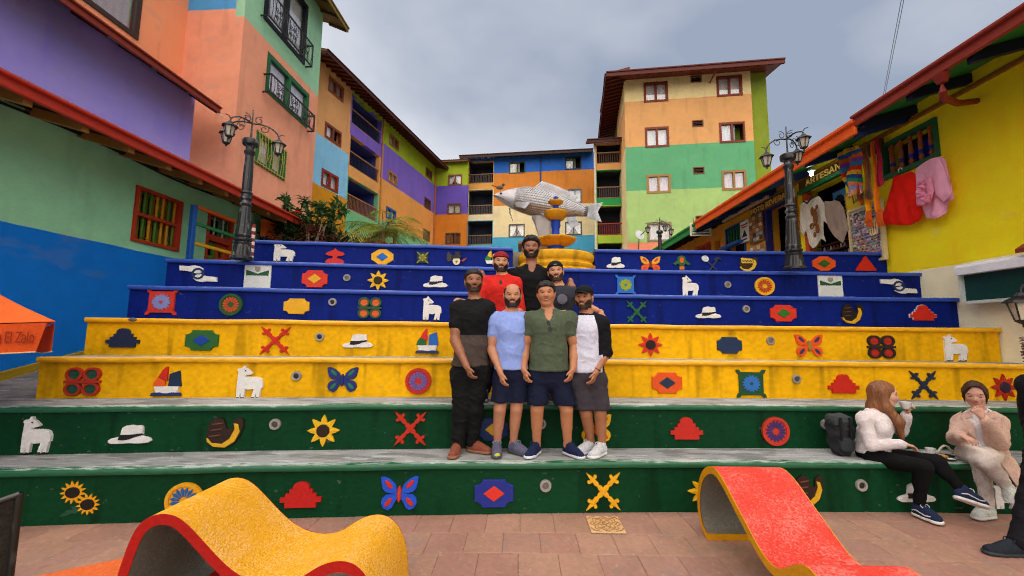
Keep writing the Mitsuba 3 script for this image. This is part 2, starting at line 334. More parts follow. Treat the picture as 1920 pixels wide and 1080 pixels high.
part(ra, None, hull([(-6.9, 3.0, .45), (-4.9, 3.0, .45), (-6.9, 5.2, 1.02), (-4.9, 5.2, 1.02), (-6.9, 3, -.1), (-4.9, 3, -.1), (-6.9, 7.8, 1.7), (-4.9, 7.8, 1.7), (-6.9, 7.8, -.1), (-4.9, 7.8, -.1)]), 'concrete', '7f7a75')
# ---------------------------------------------------------------- builders for facades (local x along the wall, y into it, z up)
FL = Fr((-6.2, 5), (.0405, .9992)); FPU = Fr((-9.634, 12.8), (.0405, .9992)); FUP = Fr((-10.871, 12.8), (.0405, .9992)); FS = Fr((-8.945, 12.8), (.0405, .9992))
FW = Fr((-9.814, 21.0), (.2216, .9751)); FC = Fr((-6.934, 33.677), (.992, -.126)); FB = Fr((-4.574, 34.5), (.992, -.126)); FTB = Fr((4.42, 26.0), (.992, -.126)); FT = Fr((5.53, 23.4), (.992, -.126))
FR = Fr((6.32, 5.5), (.0139, -.9999))
def wavy(a, b, z, amp, seed):
    xs = np.linspace(a, b, max(3, int(abs(b - a) * 5))); return [(float(x), float(z + (meshkit.fbm(np.array([[x * 2.2, seed, 0.5]]), 3, seed)[0] - .5) * amp)) for x in xs]
def wall(root, fr, s0, s1, z0, z1, bands, holes=(), t=.28, y0=0.0, tag=True, amp=.05):
    """bands: [(bottom z, colour, words)] from the top down; one part per painted band."""
    top = z1
    hl = unary_union([rect(*h) for h in holes]) if holes else None
    up = [(s1, z1), (s0, z1)]
    for k, (zb, col, words) in enumerate(bands):
        lo = wavy(s0, s1, zb, amp, 3 * k + int(abs(s0) * 7) + 1) if zb > z0 + 1e-3 else [(s0, z0), (s1, z0)]
        pg = sg.Polygon(lo + up).buffer(0)
        up = lo[::-1]
        if hl is not None: pg = pg.difference(hl)
        if pg.is_empty: continue
        part(root, 'wall', fr(plate(pg, y0, y0 + t)), 'stucco', col, 20, label=(words + ' painted wall') if tag else None)
def window(root, fr, h, col, panes=2, curtain='e8e6e2', fw=.07, lace=False, open_=False, glass=True, inset=.06, drape=None, words=None):
    s0, s1, z0, z1 = h; pg = rect(s0 - .02, s1 + .02, z0 - .02, z1 + .02); w = (s1 - s0 - fw) / panes
    for k in range(panes):
        a = s0 + fw / 2 + k * w
        if not (open_ and k == panes - 1): pg = pg.difference(rect(a + fw / 2, a + w - fw / 2, z0 + fw, z1 - fw))
        else: pg = pg.difference(rect(a + fw / 2, s1 - fw * .6, z0 + fw, z1 - fw))
    wd = part(root, 'window', fr(plate(pg, inset - .09, inset + .05, .008)), 'paint', col, label=words)
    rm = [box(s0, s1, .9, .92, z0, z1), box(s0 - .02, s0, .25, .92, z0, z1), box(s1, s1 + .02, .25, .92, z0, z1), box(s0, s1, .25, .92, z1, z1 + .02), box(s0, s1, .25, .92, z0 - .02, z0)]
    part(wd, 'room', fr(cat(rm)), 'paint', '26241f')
    if glass:
        for k in range(panes):
            if open_ and k == panes - 1: continue
            a = s0 + fw / 2 + k * w; part(wd, 'pane', fr(box(a + fw / 2 - .01, a + w - fw / 2 + .01, inset + .0, inset + .004, z0 + fw - .01, z1 - fw + .01)), 'glass')
    if curtain:
        n = 2 if panes > 1 else 1; rr = random.Random(int(s0 * 100) + int(z0 * 10))
        for k in range(n):
            a, b = s0 + (s1 - s0) * k / n, s0 + (s1 - s0) * (k + 1) / n
            if open_ and k == n - 1: b = a + (b - a) * .35
            fq = 5 + rr.random() * 4; ph = rr.random() * 6; sw = (rr.random() - .5) * .12
            def fn(u, v, a=a, b=b, fq=fq, ph=ph, sw=sw, k=k):
                x = a + .02 + (b - a - .04) * u
                if drape == 'tie':
                    edge = a + .02 if k == 0 else b - .02; far = (1 - v) * .75; x = x + (edge - x) * far * (0.25 + .75 * np.clip(1 - v, 0, 1))
                return x + sw * (1 - v) * u * (1 - u), inset + .12 + .022 * np.sin(u * fq * 6.28 + ph) + .012 * np.sin(u * 2.7 * fq + v * 3), z0 + .02 + (z1 - z0 - .05) * v
            part(wd, 'curtain', fr(grid(fn, 28, 8)), 'cloth', curtain, True)
    return wd
def railing(root, fr, s0, s1, z0, z1, y, col='2b2320', gap=.13, top='8a6a4a', name='railing'):
    n = max(2, int((s1 - s0) / gap)); ms = [box(s0 + (s1 - s0) * k / n - .016, s0 + (s1 - s0) * k / n + .016, y - .014, y + .014, z0, z1) for k in range(1, n)]
    r = part(root, name, fr(box(s0, s1, y - .04, y + .04, z1 - .03, z1 + .03)), 'paint', top)
    part(r, 'baluster', fr(cat(ms)), 'paint', col, kind='stuff'); part(r, 'lower_rail', fr(box(s0, s1, y - .025, y + .025, z0 - .02, z0 + .03)), 'paint', top)
    return r
def balcony(root, fr, h, slab, inner='3a3d66', rail_h=.85, dep=1.7, rail='2b2320', top='8a6a4a', door=None, words=None):
    s0, s1, z0, z1 = h
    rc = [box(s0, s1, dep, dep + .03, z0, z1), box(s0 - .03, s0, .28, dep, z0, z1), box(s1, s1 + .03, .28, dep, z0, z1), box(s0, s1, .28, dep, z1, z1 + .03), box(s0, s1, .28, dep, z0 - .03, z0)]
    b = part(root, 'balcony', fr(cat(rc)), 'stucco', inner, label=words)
    railing(b, fr, s0, s1, z0 + .05, z0 + rail_h, .08, rail, top=top)
    if door is not None:
        d0, d1, dc = door
        part(b, 'door', fr(cat([box(d0, d1, dep - .06, dep - .01, z0, z0 + (z1 - z0) * .78), box(d0 + .08, d1 - .08, dep - .08, dep - .06, z0 + .6, z0 + (z1 - z0) * .72)])), 'paint', dc)
def eave(root, fr, s0, s1, zo, zw, out, fas=.18, col='7a3524', soffit='4a2a20', raft='6b3122', gap=.55, rise=None, back=3.0, raf_h=.10, name='roof', end=0.0):
    """Roof edge: a slab rising from the outer edge (z zo) to the wall (zw) and on behind it, a fascia, and rafters under it."""
    k = (zw - zo) / out; rb = zw + k * back if rise is None else zw + rise
    pr = [(-out, zo), (0, zw), (back, rb), (back, rb + .14), (-out, zo + .14)]
    m = plate(sg.Polygon(pr), s0, s1); v = m.vertices.copy(); m = TM(np.c_[v[:, 1], v[:, 0], v[:, 2]], m.faces[:, ::-1])
    r = part(root, name, fr(m), 'paint', soffit)
    f1 = [box(s0 - .01, s1 + .01, -out - .05, -out + .0, zo - fas * .45, zo + fas * .62, .01), box(s0 - .02, s1 + .02, -out - .10, -out - .02, zo + fas * .35, zo + fas * .66, .012)]
    part(r, 'fascia', fr(cat(f1)), 'paint', col, label='painted fascia board')
    n = max(2, int((s1 - s0) / gap)); ms = []
    for j in range(n + 1):
        x = s0 + .06 + (s1 - s0 - .12) * j / n; a = np.array([[x - .045, -out + .03, zo - .0], [x + .045, -out + .03, zo], [x - .045, .05, zw], [x + .045, .05, zw]])
        ms.append(hull(np.vstack([a + [0, 0, -.002], a - [0, 0, raf_h]])))
    part(r, 'rafter', fr(cat(ms)), 'paint', raft, kind='stuff')
    return r
def pipe(root, fr, s, y, z0, z1, col, r=.05): part(root, 'drain_pipe', fr(tube([(s, y, z0), (s, y, z1)], r, 8)), 'paint', col, 40)
# ---------------------------------------------------------------- left: green shop house with red eave
h = thing('green_shop_house', 'low green and blue walled house with long red eave at left', 'house')
WL = [(1.60, 2.53, 3.02, 3.94), (3.13, 3.86, 2.45, 3.95), (4.50, 6.3, 3.25, 4.25)]
wall(h, FL, -8, 12.5, -.1, 4.46, [(2.90, '8ac49a', 'sage green'), (-.1, '0f6cc4', 'bright blue')], [(1.63, 2.50, 3.05, 3.91), (3.16, 3.83, 2.5, 3.92)], t=.3)
part(h, 'kerb', FL(hull([(-8, -.06, -.9), (-8, .02, -.9), (-8, .02, -.83), (-8, -.06, -.83), (.17, -.06, .98), (.17, .02, .98), (.17, .02, 1.10), (.17, -.06, 1.10), (2.8, -.06, 1.6), (2.8, .02, 1.6), (2.8, -.06, 1.74), (2.8, .02, 1.74)])), 'paint', 'a98a1c', label='yellow painted kerb')
r = eave(h, FL, -8, 12.5, 4.17, 4.42, .82, .14, 'b5331f', '4a2a20', '9a6a34', gap=.62, rise=.35, back=3.3, raf_h=.12)
part(h, 'cable', FL(cat([tube([(x, -.06 - .02 * k, 4.28 + .03 * k + .03 * math.sin(x * 2 + k)) for x in np.linspace(-6, 12, 60)], .018, 5) for k in range(3)])), 'paint', '1b1a18', True)
part(h, 'wall_beam', FL(box(-8, 12.5, -.10, -.002, 4.36, 4.52)), 'paint', '2a2520')
def turned(x, y, z0, z1, r=.028, n=10):
    pr = [(.7, 0), (1, .03), (1, .06), (.6, .08), (1.15, .12), (1.2, .16), (.7, .2), (.85, .26), (1, .5), (.85, .74), (.7, .8), (1.2, .84), (1.15, .88), (.6, .92), (1, .94), (1, .97), (.7, 1)]
    return lathe([(a * r, z0 + (z1 - z0) * b) for a, b in pr], n, (x, y, 0))
s0, s1, z0, z1 = 1.61, 2.52, 3.03, 3.93; zm = (z0 + z1) / 2
fr_ = rect(s0, s1, z0, z1).difference(rect(s0 + .05, s1 - .09, z0 + .05, zm - .025)).difference(rect(s0 + .05, s1 - .09, zm + .025, z1 - .05))
wd = part(h, 'window', FL(plate(fr_, -.03, .10, .006)), 'paint', 'b5351a', label='red framed window with turned balusters')
part(wd, 'room', FL(cat([box(s0, s1, .29, .31, z0, z1)])), 'paint', '2a3014')
for row in range(2):
    for k in range(7):
        x = s0 + .09 + (s1 - s0 - .21) * k / 6; a, b = (z0 + .05, zm - .025) if row == 0 else (zm + .025, z1 - .05)
        part(wd, 'baluster', FL(turned(x, .03, a, b, .024)), 'paint', ('c98a18', '4f7a28', 'c98a18')[k % 3 if k % 2 else 0] if (k + row) % 3 else '4f7a28', 40)
for k in range(6):
    x = s0 + .13 + (s1 - s0 - .28) * k / 5; part(wd, 'slat', FL(box(x - .035, x + .035, .17, .19, z0 + .05, z1 - .05)), 'paint', ('6f8a20', 'b07f10')[k % 2])
s0, s1, z1 = 3.14, 3.85, 3.94
dr_ = part(h, 'door', FL(plate(rect(s0, s1, 2.45, z1).difference(rect(s0 + .05, s1 - .08, 3.52, z1 - .05)).difference(rect(s0 + .05, s1 - .08, 2.4, 3.40)), -.02, .1)), 'paint', 'a93a22', label='red framed door with baluster transom')
part(dr_, 'room', FL(box(s0, s1, .29, .31, 2.4, z1)), 'paint', '1c1512')
for k in range(5): part(dr_, 'baluster', FL(turned(s0 + .11 + k * .12, .04, 3.52, z1 - .05, .020)), 'paint', ('3d6a3a', 'b9bcb0')[k % 2], 40)
for k in range(2):
    a = s0 + .06 + k * .29; lf = part(dr_, 'leaf', FL(plate(rect(a, a + .28, 2.45, 3.39).difference(rect(a + .08, a + .2, 3.12, 3.28)), .06, .1)), 'paint', ('5b6f22', 'b0471c')[k]); part(lf, 'panel', FL(plate(rect(a + .06, a + .22, 2.5, 3.0).difference(rect(a + .09, a + .19, 2.5, 2.95)), .04, .06)), 'paint', 'd59a1c')
# far shop front: orange balcony board with blue balusters
ob = part(h, 'shop_balcony', FL(box(4.35, 6.6, -.34, -.26, 3.74, 4.06)), 'paint', 'cf5a22', label='orange balustrade board with blue balusters')
for k in range(14): part(ob, 'baluster', FL(turned(4.45 + k * .155, -.3, 3.2, 3.74, .03, 8)), 'paint', ('24457a', 'c65c22')[k % 4 == 3], 40)
part(ob, 'top_rail', FL(box(4.35, 6.6, -.36, -.24, 4.062, 4.12)), 'paint', 'd9703a')
# ---------------------------------------------------------------- left: purple house, upper house, salmon house
h = thing('purple_house', 'purple stucco upper house with red eave and cream soffit panels', 'house')
wall(h, FPU, -14, -.78, 3.5, 8.62, [(3.5, 'a08ff8', 'purple')], t=.3)
r = eave(h, FPU, -14, -.9, 8.02, 8.60, .86, .17, '8e3421', '3b2018', '5a2a1c', gap=1.05, rise=.5, back=1.5)
for k in range(4): part(r, 'soffit_panel', FPU(hull([(x, y, z) for x in (-3.95 + .92 * k, -3.2 + .92 * k) for y, z in ((-.72, 8.085), (-.10, 8.50), (-.72, 8.045), (-.10, 8.46))])), 'paint', 'd9d2ae')
h = thing('salmon_house', 'tall salmon and mint house with iron window balconies', 'house')
SW = [(.9, 3.5, 12.38, 14.9), (1.28, 3.98, 9.97, 11.38), (1.03, 2.70, 7.28, 8.40)]
wall(h, FS, -.01, 4.72, 3.0, 15.6, [(11.72, '87b593', 'mint green'), (3.0, 'd28e72', 'salmon')], SW, t=.3)
FSS = Fr((-8.945 - 2.8, 12.8 + .11), (.9992, -.0405))
wall(h, FSS, -1.4, 2.80, 3.0, 15.6, [(12.0, '4a8cc0', 'sky blue'), (3.0, 'd28e72', 'salmon side')], t=.28)
wall(h, FUP, -14, .1, 7.5, 14, [(7.5, 'dd9068', 'salmon orange')], [(-4.6, -1.5, 9.85, 11.6)], t=.3)
window(h, FUP, (-4.6, -1.5, 9.85, 11.6), '3a2c26', 2, 'a08a86', fw=.12, words='wide dark framed window with brown curtains')
window(h, FS, SW[0], '15161a', 2, 'c9c9c6', fw=.16, words='black framed tall window'); window(h, FS, SW[1], '1d5a35', 2, 'dccbd0', fw=.15, words='green framed window with pale curtains'); window(h, FS, SW[2], '2f6b3a', 2, 'ded9cc', fw=.13, words='green window behind an iron grille')
def scroll(cx, cz, r, y, a0=0, turns=1.2, s=1):
    t = np.linspace(0, 1, 16); rr = r * (1 - .75 * t); an = a0 + s * turns * 2 * PI * t; return np.c_[cx + rr * np.cos(an), 0 * t + y, cz + rr * np.sin(an)]
def iron_balcony(root, fr, s0, s1, z0, z1, out=.28):
    ms = [box(s0, s1, -out - .02, -out + .02, z1 - .02, z1 + .03), box(s0, s1, -out - .02, -out + .02, z0, z0 + .05)]
    for x in (s0, s1): ms += [box(x - .02, x + .02, -out, 0, z1 - .02, z1 + .03), box(x - .02, x + .02, -out, 0, z0, z0 + .05), box(x - .02, x + .02, -out - .02, -out + .02, z0, z1)]
    n = int((s1 - s0) / .14)
    for k in range(1, n):
        x = s0 + (s1 - s0) * k / n; b = .05 * (1 if k % 2 else -1)
        ms.append(tube([(x, -out - max(0, .10 * math.sin(v * PI)) * .5, z0 + (z1 - z0) * v) if k % 3 else (x + b * math.sin(v * 2 * PI), -out, z0 + (z1 - z0) * v) for v in np.linspace(0, 1, 9)], .014, 4))
    for c in (.2, .5, .8):
        x = s0 + (s1 - s0) * c; zc = (z0 + z1) / 2
        for sg_ in (-1, 1): ms += [tube(scroll(x + sg_ * .11, zc + .12, .11, -out, 0, 1.3, sg_), .014, 4), tube(scroll(x + sg_ * .11, zc - .14, .10, -out, PI, 1.3, -sg_), .014, 4)]
    part(root, 'iron_balcony', fr(cat(ms)), 'metal', '17181a', True, label='black wrought iron scroll balcony')
iron_balcony(h, FS, .75, 3.6, 12.33, 13.25); iron_balcony(h, FS, 1.15, 4.05, 9.82, 10.48)
gr = [tube([(1.08 + k * .16, -.05, 7.25), (1.08 + k * .16 + .03 * (-1) ** k, -.10, 7.85), (1.08 + k * .16, -.05, 8.45)], .013, 4) for k in range(11)] + [tube(scroll(1.3 + .5 * k, 7.85 + .2 * (-1) ** k, .2, -.07, k, 1.4), .012, 4) for k in range(3)] + [box(1.0, 2.75, -.06, -.04, z, z + .03) for z in (7.3, 8.35)]
part(h, 'grille', FS(cat(gr)), 'paint', 'b9a54a', True)
eave(h, FS, -1.5, 5.4, 15.25, 15.62, .8, .2, '7c6a2a', '6a5326', '5c4220', gap=.8, rise=1.2, back=4)
# ---------------------------------------------------------------- back left wing
a = thing('apartment_building', 'long left apartment wing in peach, light blue, purple and lime', 'apartment building')
WW = [(-.24, .95, 13.95, 14.75), (-.31, .96, 11.47, 12.24), (-.36, .93, 8.94, 9.79), (5.81, 6.98, 13.82, 14.53), (5.81, 6.95, 11.4, 12.1), (5.79, 6.97, 8.99, 9.71), (11.23, 12.29, 13.73, 14.4), (11.16, 12.23, 11.29, 12.04), (11.13, 12.25, 8.83, 9.6)]
WB = [(1.80, 4.8, 13.25, 14.90), (1.80, 4.8, 10.82, 12.57), (1.78, 4.8, 8.39, 10.18)]
wall(a, FW, -1.6, 1.70, 3, 15.3, [(11.38, 'c9935f', 'peach'), (8.87, '79b3d2', 'light blue'), (3, 'b87d1e', 'ochre')], WW[:3])
wall(a, FW, 1.70, 4.9, 3, 15.3, [(14.9, '8a9a2c', 'lime'), (12.57, '6f58ad', 'purple'), (10.18, 'c98f52', 'orange'), (3, '6aa878', 'green')], WB)
wall(a, FW, 4.9, 13.02, 3, 15.3, [(13.58, '8d9f24', 'lime green'), (11.30, '6f58ad', 'purple'), (8.72, 'c98a48', 'orange'), (3, '6fa878', 'green')], WW[3:])
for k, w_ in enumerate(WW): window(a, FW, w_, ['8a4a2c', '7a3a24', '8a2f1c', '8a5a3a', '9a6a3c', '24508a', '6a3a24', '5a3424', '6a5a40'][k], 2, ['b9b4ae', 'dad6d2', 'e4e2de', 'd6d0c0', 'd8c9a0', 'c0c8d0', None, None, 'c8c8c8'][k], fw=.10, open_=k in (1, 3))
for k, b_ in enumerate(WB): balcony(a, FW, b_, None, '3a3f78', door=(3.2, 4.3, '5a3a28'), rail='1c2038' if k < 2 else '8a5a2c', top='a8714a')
pipe(a, FW, 4.98, -.06, 3, 15.2, 'b8803c'); pipe(a, FW, 12.9, -.06, 3, 15.2, 'b06a30', .06)
eave(a, FW, -1.8, 14.2, 14.86, 15.18, 1.0, .2, '4c2a20', '7a4a34', '5a2a1e', gap=.42, rise=1.6, back=5)
wall(a, FC, -.3, 2.66, 3, 15.5, [(13.50, '8a9c28', 'lime'), (11.18, '5c4aa0', 'purple'), (3, 'bd7028', 'burnt orange')], [(1.08, 2.18, 13.53, 14.38), (1.07, 2.17, 11.18, 12.02), (.99, 2.17, 8.78, 9.65)])
window(a, FC, (1.08, 2.18, 13.53, 14.38), '7a4a2c', 2, 'd8d4d0', fw=.08, drape='tie'); window(a, FC, (1.07, 2.17, 11.18, 12.02), '6a4028', 2, 'd6d2ce', fw=.08); window(a, FC, (.99, 2.17, 8.78, 9.65), '5a4028', 3, '8a4a30', fw=.07)
eave(a, FC, -.2, 2.75, 15.36, 15.52, .4, .16, '6a4632', '5a3828', '5a3828', rise=.8, back=4)
# ---------------------------------------------------------------- back centre block
b = thing('apartment_building', 'middle apartment block in blue, orange and cream behind the fish', 'apartment building')
BB = [(.21, 2.24, 14.01, 15.82), (.21, 2.24, 11.39, 13.46), (.2, 2.25, 8.92, 10.87), (.2, 2.25, 6.4, 8.3)]
BW = [(3.56, 4.83, 14.72, 15.66), (8.07, 9.29, 14.84, 15.85), (3.59, 4.84, 9.48, 10.51), (8.05, 9.3, 9.54, 10.57), (8.3, 9.3, 12.1, 13.2), (3.6, 4.85, 12.1, 13.1)]
wall(b, FB, 2.3, 10.3, 3, 16.2, [(14.78, '2e63b8', 'bright blue'), (12.05, 'c47a34', 'orange'), (9.5, 'd8c79c', 'cream'), (3, '4a9cc0', 'light blue')], BW)
wall(b, FB, 0, 2.3, 3, 16.1, [(15.86, '2e63b8', 'blue'), (13.5, 'c8914c', 'tan orange'), (10.9, 'd6cba6', 'cream'), (3, '5a9cb8', 'light blue')], BB)
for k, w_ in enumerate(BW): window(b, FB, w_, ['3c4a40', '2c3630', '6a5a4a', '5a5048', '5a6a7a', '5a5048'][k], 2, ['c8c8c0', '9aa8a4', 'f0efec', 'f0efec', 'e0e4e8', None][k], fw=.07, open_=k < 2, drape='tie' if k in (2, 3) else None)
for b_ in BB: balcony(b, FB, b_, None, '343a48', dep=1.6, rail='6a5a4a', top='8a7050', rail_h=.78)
pipe(b, FB, .05, -.07, 3, 15.9, 'd8d4c4', .09); pipe(b, FB, 6.1, -.05, 12.5, 16.0, '1f4a90', .05)
eave(b, FB, -.4, 10.2, 15.98, 16.2, .75, .24, '3a2620', '6a3a2a', '4a2a20', gap=.5, rise=1.5, back=5)
# ---------------------------------------------------------------- back right tower with its stair tower
t = thing('tower_building', 'tall apartment tower in cream, peach and two greens at right', 'apartment building')
TBB = [(.19, 1.67, 12.23, 13.5), (.17, 1.66, 10.03, 11.8), (.18, 1.65, 7.75, 9.56), (.18, 1.66, 5.5, 7.27)]
wall(t, FTB, 0, 1.75, 3, 13.55, [(11.83, 'cf9a5c', 'peach'), (9.6, '2f8a4c', 'green'), (7.3, '96b23c', 'lime'), (3, '96b23c', 'lime lower')], TBB)
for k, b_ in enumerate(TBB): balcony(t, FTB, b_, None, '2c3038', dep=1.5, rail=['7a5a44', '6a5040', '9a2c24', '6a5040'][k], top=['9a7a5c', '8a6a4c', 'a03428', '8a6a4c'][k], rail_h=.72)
TW = [(1.27, 2.53, 14.68, 15.82), (5.12, 6.4, 14.73, 15.88), (1.28, 2.51, 12.05, 13.18), (5.16, 6.42, 12.09, 13.21), (1.3, 2.53, 9.45, 10.46), (5.18, 6.37, 9.47, 10.52), (1.27, 2.5, 6.77, 7.8)]
TV = [(3.77, 4.35, 15.64, 16.05), (3.76, 4.35, 13.07, 13.46), (3.72, 4.30, 10.41, 10.80), (3.75, 4.33, 7.72, 8.12)]
wall(t, FT, .2, 6.86, 3, 16.5, [(14.78, 'd4c08a', 'cream'), (12.13, 'c8965f', 'peach'), (9.62, '589a6d', 'green'), (6.72, '95b36d', 'light green'), (3, 'd98463', 'salmon')], TW + TV)
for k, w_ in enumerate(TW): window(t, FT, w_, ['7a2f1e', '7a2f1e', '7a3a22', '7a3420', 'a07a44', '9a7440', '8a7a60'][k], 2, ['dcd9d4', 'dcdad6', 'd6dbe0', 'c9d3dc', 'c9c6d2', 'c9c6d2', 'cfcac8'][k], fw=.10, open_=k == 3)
for v_ in TV:
    vt = part(t, 'vent', FT(plate(rect(*v_).difference(rect(v_[0] + .05, v_[1] - .05, v_[2] + .05, v_[3] - .05)), -.02, .06)), 'paint', '7a4a30'); part(vt, 'dark_back', FT(box(v_[0], v_[1], .27, .3, v_[2], v_[3])), 'paint', '15120f')
    part(vt, 'louvre', FT(cat([hull([(x, y, z) for x in (v_[0] + .05, v_[1] - .05) for y, z in ((.0, v_[2] + .09 + .09 * k), (.07, v_[2] + .13 + .09 * k), (.0, v_[2] + .075 + .09 * k), (.07, v_[2] + .115 + .09 * k))]) for k in range(3)])), 'paint', '5a4034')
FTS = Fr(FT.pt(.2, 4.5, 0)[:2], (-.126, -.992))
wall(t, FTS, 0, 4.49, 3, 16.5, [(14.78, 'd4c08a', 'cream side'), (12.13, 'c8965f', 'peach side'), (9.62, 'cdb98a', 'cream lower side'), (3, 'cdb98a', 'tan side')], t=.25)
wall(t, FT, 6.86, 7.78, 3, 16.3, [(3, '78882c', 'olive green')], t=.3, y0=.35)
part(t, 'wall', FT(box(.21, 7.7, .65, 6, 3, 16.2)), 'stucco', '78882c')
eave(t, FT, -.85, 8.15, 15.86, 16.42, 1.0, .26, '5a241a', '6a2c20', '4a2018', gap=.55, rise=1.0, back=6, raf_h=.12)
eave(t, FTS, -3, 5.46, 15.86, 16.1, 1.05, .2, '5a241a', '6a2c20', '5a2c20', gap=.4, rise=.02, back=.2, raf_h=.12, name='side_roof')
eave(t, FTB, -.4, 1.76, 13.42, 13.85, .6, .22, '4a2018', '7a3a28', '4a2018', gap=.4, rise=1.5, back=4, name='low_roof')
part(t, 'brace', FT(tube([(4.75, -.05, 15.55), (4.95, -.9, 15.9)], .05, 6)), 'paint', '7a3424')
pipe(t, FTB, .06, -.06, 3, 13.4, 'd3cdb8', .07)
dish = lathe([(.001, -.05), (.14, -.035), (.22, .01), (.27, .06)], 20); D = rot((1, 0, 0), 1.25) @ rot((0, 1, 0), .5) ; part(t, 'satellite_dish', FT(mv(xf(dish, D), .75, -.55, 7.0)), 'paint', 'c9cbcc', 40)
part(t, 'dish_arm', FT(tube([(.75, 0, 6.2), (.75, -.3, 6.5), (.75, -.5, 6.95), (1.1, -1.0, 7.2)], .025, 6)), 'metal', '4a4c4e')
# ---------------------------------------------------------------- right: yellow shop house (local x = towards the camera)
h = thing('yellow_shop_house', 'yellow and cream shop house with long red and orange eave at right', 'house')
OP = [(-1.95, -1.0, 4.39, 4.95), (-4.05, -2.85, 2.5, 4.84), (-5.5, -4.45, 2.5, 4.90), (-7.66, -6.55, 3.6, 4.9)]
wall(h, FR, -4.25, 5.5, -.1, 5.40, [(2.70, 'f4ca1c', 'yellow'), (-.1, 'dcd3b4', 'cream')], OP[:2], t=.3)
wall(h, FR, -7.75, -4.25, -.1, 5.38, [(-.1, 'bf8420', 'ochre')], OP[2:], t=.3, y0=.002)
part(h, 'moulding', FR(box(-7.7, 5.5, -.05, -.002, 5.10, 5.17, .01)), 'paint', '8a5a1c', label='thin brown moulding under the eave')
r = eave(h, FR, -7.6, -1.35, 4.99, 5.30, .9, .22, 'e65c12', '2a7a40', '1c3060', gap=1.05, rise=.8, back=3, raf_h=.14)
r2 = eave(h, FR, -1.35, 5.5, 5.09, 5.36, .9, .16, '8f3526', '2a7a40', '141c38', gap=.78, rise=.8, back=3, raf_h=.14)
ro = cat([tube([(x, -.80, 5.20), (x, 1.2, 5.85)], .05, 6) for x in np.arange(-7.5, 5.5, .24)]); part(r2, 'roof_tile', FR(ro), 'paint', '7a4030', kind='stuff')
gp = part(h, 'gutter_spout', FR(cat([hull([(.02, -1.0, 5.0), (.16, -1.0, 5.0), (.02, -.88, 5.0), (.16, -.88, 5.0), (.05, -.97, 4.88), (.13, -.97, 4.88), (.05, -.9, 4.88), (.13, -.9, 4.88)]), tube([(.09, -.94, 4.9), (.09, -.94, 4.76), (.05, -.9, 4.70), (-.25, -.4, 4.80), (-.36, -.03, 4.9)], .042, 8)])), 'paint', '7c2a20', 40, label='red gutter downspout')
def room(root, s, col='17120f', dep=1.4):
    s0, s1, z0, z1 = s; part(root, 'room', FR(cat([box(s0 - .3, s1 + .3, dep, dep + .03, z0, z1 + .2), box(s0 - .33, s0 - .3, .3, dep, z0, z1 + .2), box(s1 + .3, s1 + .33, .3, dep, z0, z1 + .2), box(s0 - .3, s1 + .3, .3, dep, z1 + .2, z1 + .23)])), 'paint', col)
s0, s1, z0, z1 = OP[0]
wd = part(h, 'window', FR(plate(rect(s0 - .04, s1 + .05, z0 - .05, z1 + .03).difference(rect(s0 + .02, s1 - .01, z0 + .03, z1 - .03)), -.04, .08, .006)), 'paint', '24603a', label='green framed window with turned balusters')
part(wd, 'room', FR(box(s0, s1, .28, .3, z0, z1)), 'paint', '140f1e'); part(wd, 'cloth', FR(grid(lambda u, v: (s0 + .2 + .7 * u, .24 + .01 * np.sin(9 * u), z0 + .05 + .5 * v * (.6 + .4 * u)), 10, 5)), 'cloth', '1c2a9a', True)
for k in range(5): part(wd, 'baluster', FR(turned(s0 + .14 + k * .175, .03, z0 + .03, z1 - .03, .034, 12)), 'paint', 'a1542c', 40)
for k in range(5): part(wd, 'collar', FR(lathe([(.030, z0 + .15), (.036, z0 + .17), (.036, z0 + .2), (.03, z0 + .22)], 10, (s0 + .14 + k * .175, .03, 0))), 'paint', '1d2f86', 40)
s0, s1, z0, z1 = OP[1]; room(h, OP[1], '3a1c1c', .9)
part(h, 'shop_beam', FR(box(s0 - .05, s1 + .1, -.13, -.03, 4.79, 4.875, .008)), 'paint', '1f6238', label='green beam over the craft shop opening')
part(h, 'shop_jamb', FR(cat([box(s0 - .02, s0 + .1, -.03, .1, 2.6, 4.8)])), 'paint', 'c8501c')
sb = part(h, 'signboard', FR(box(-4.12, -1.9, -.07, -.005, 4.88, 5.09, .006)), 'paint', '5c3a12', label='dark signboard lettered ARTESANIAS')
tx = meshkit.text_mesh('ARTESANIAS', .125, .02, bold=True); tx = xf(tx, np.array([[1, 0, 0, 0], [0, 0, -1, 0], [0, 1, 0, 0], [0, 0, 0, 1]])); w = tx.bounds[1][0]
tx.vertices[:, 0] *= 1.45 / w; part(sb, 'lettering', FR(mv(tx, -3.86, -.075, 4.915)), 'paint', 'ecc766')
lamp = part(h, 'ceiling_lamp', FR(lathe([(.02, 5.0), (.06, 4.97), (.07, 4.945), (.04, 4.92)], 16, (-3.05, -.5, 0))), 'paint', 'd8d8d0', 40)
bulb = trimesh.creation.icosphere(2, .036); k_ = lamp + '__bulb'; scene[k_] = {**mikit.ply(FR(mv(bulb, -3.05, -.5, 4.875)), None, smooth=True), 'bsdf': {'type': 'diffuse'}, 'emitter': {'type': 'area', 'radiance': {'type': 'rgb', 'value': [4.0, 4.2, 4.0]}}}
s0, s1, z0, z1 = OP[2]; room(h, OP[2], '141010', 1.2)
part(h, 'door_frame', FR(cat([box(s0 - .06, s0 + .05, -.04, .1, 2.6, 4.92), box(s1 - .05, s1 + .06, -.04, .1, 2.6, 4.92), box(s0 + .05, s1 - .05, -.04, .1, 4.84, 4.92)])), 'paint', '2b2a6a')
sb = part(h, 'signboard', FR(box(-6.15, -4.5, -.06, -.005, 4.87, 5.08, .006)), 'paint', '6a4416', label='dark signboard lettered FOTO RIVERA')
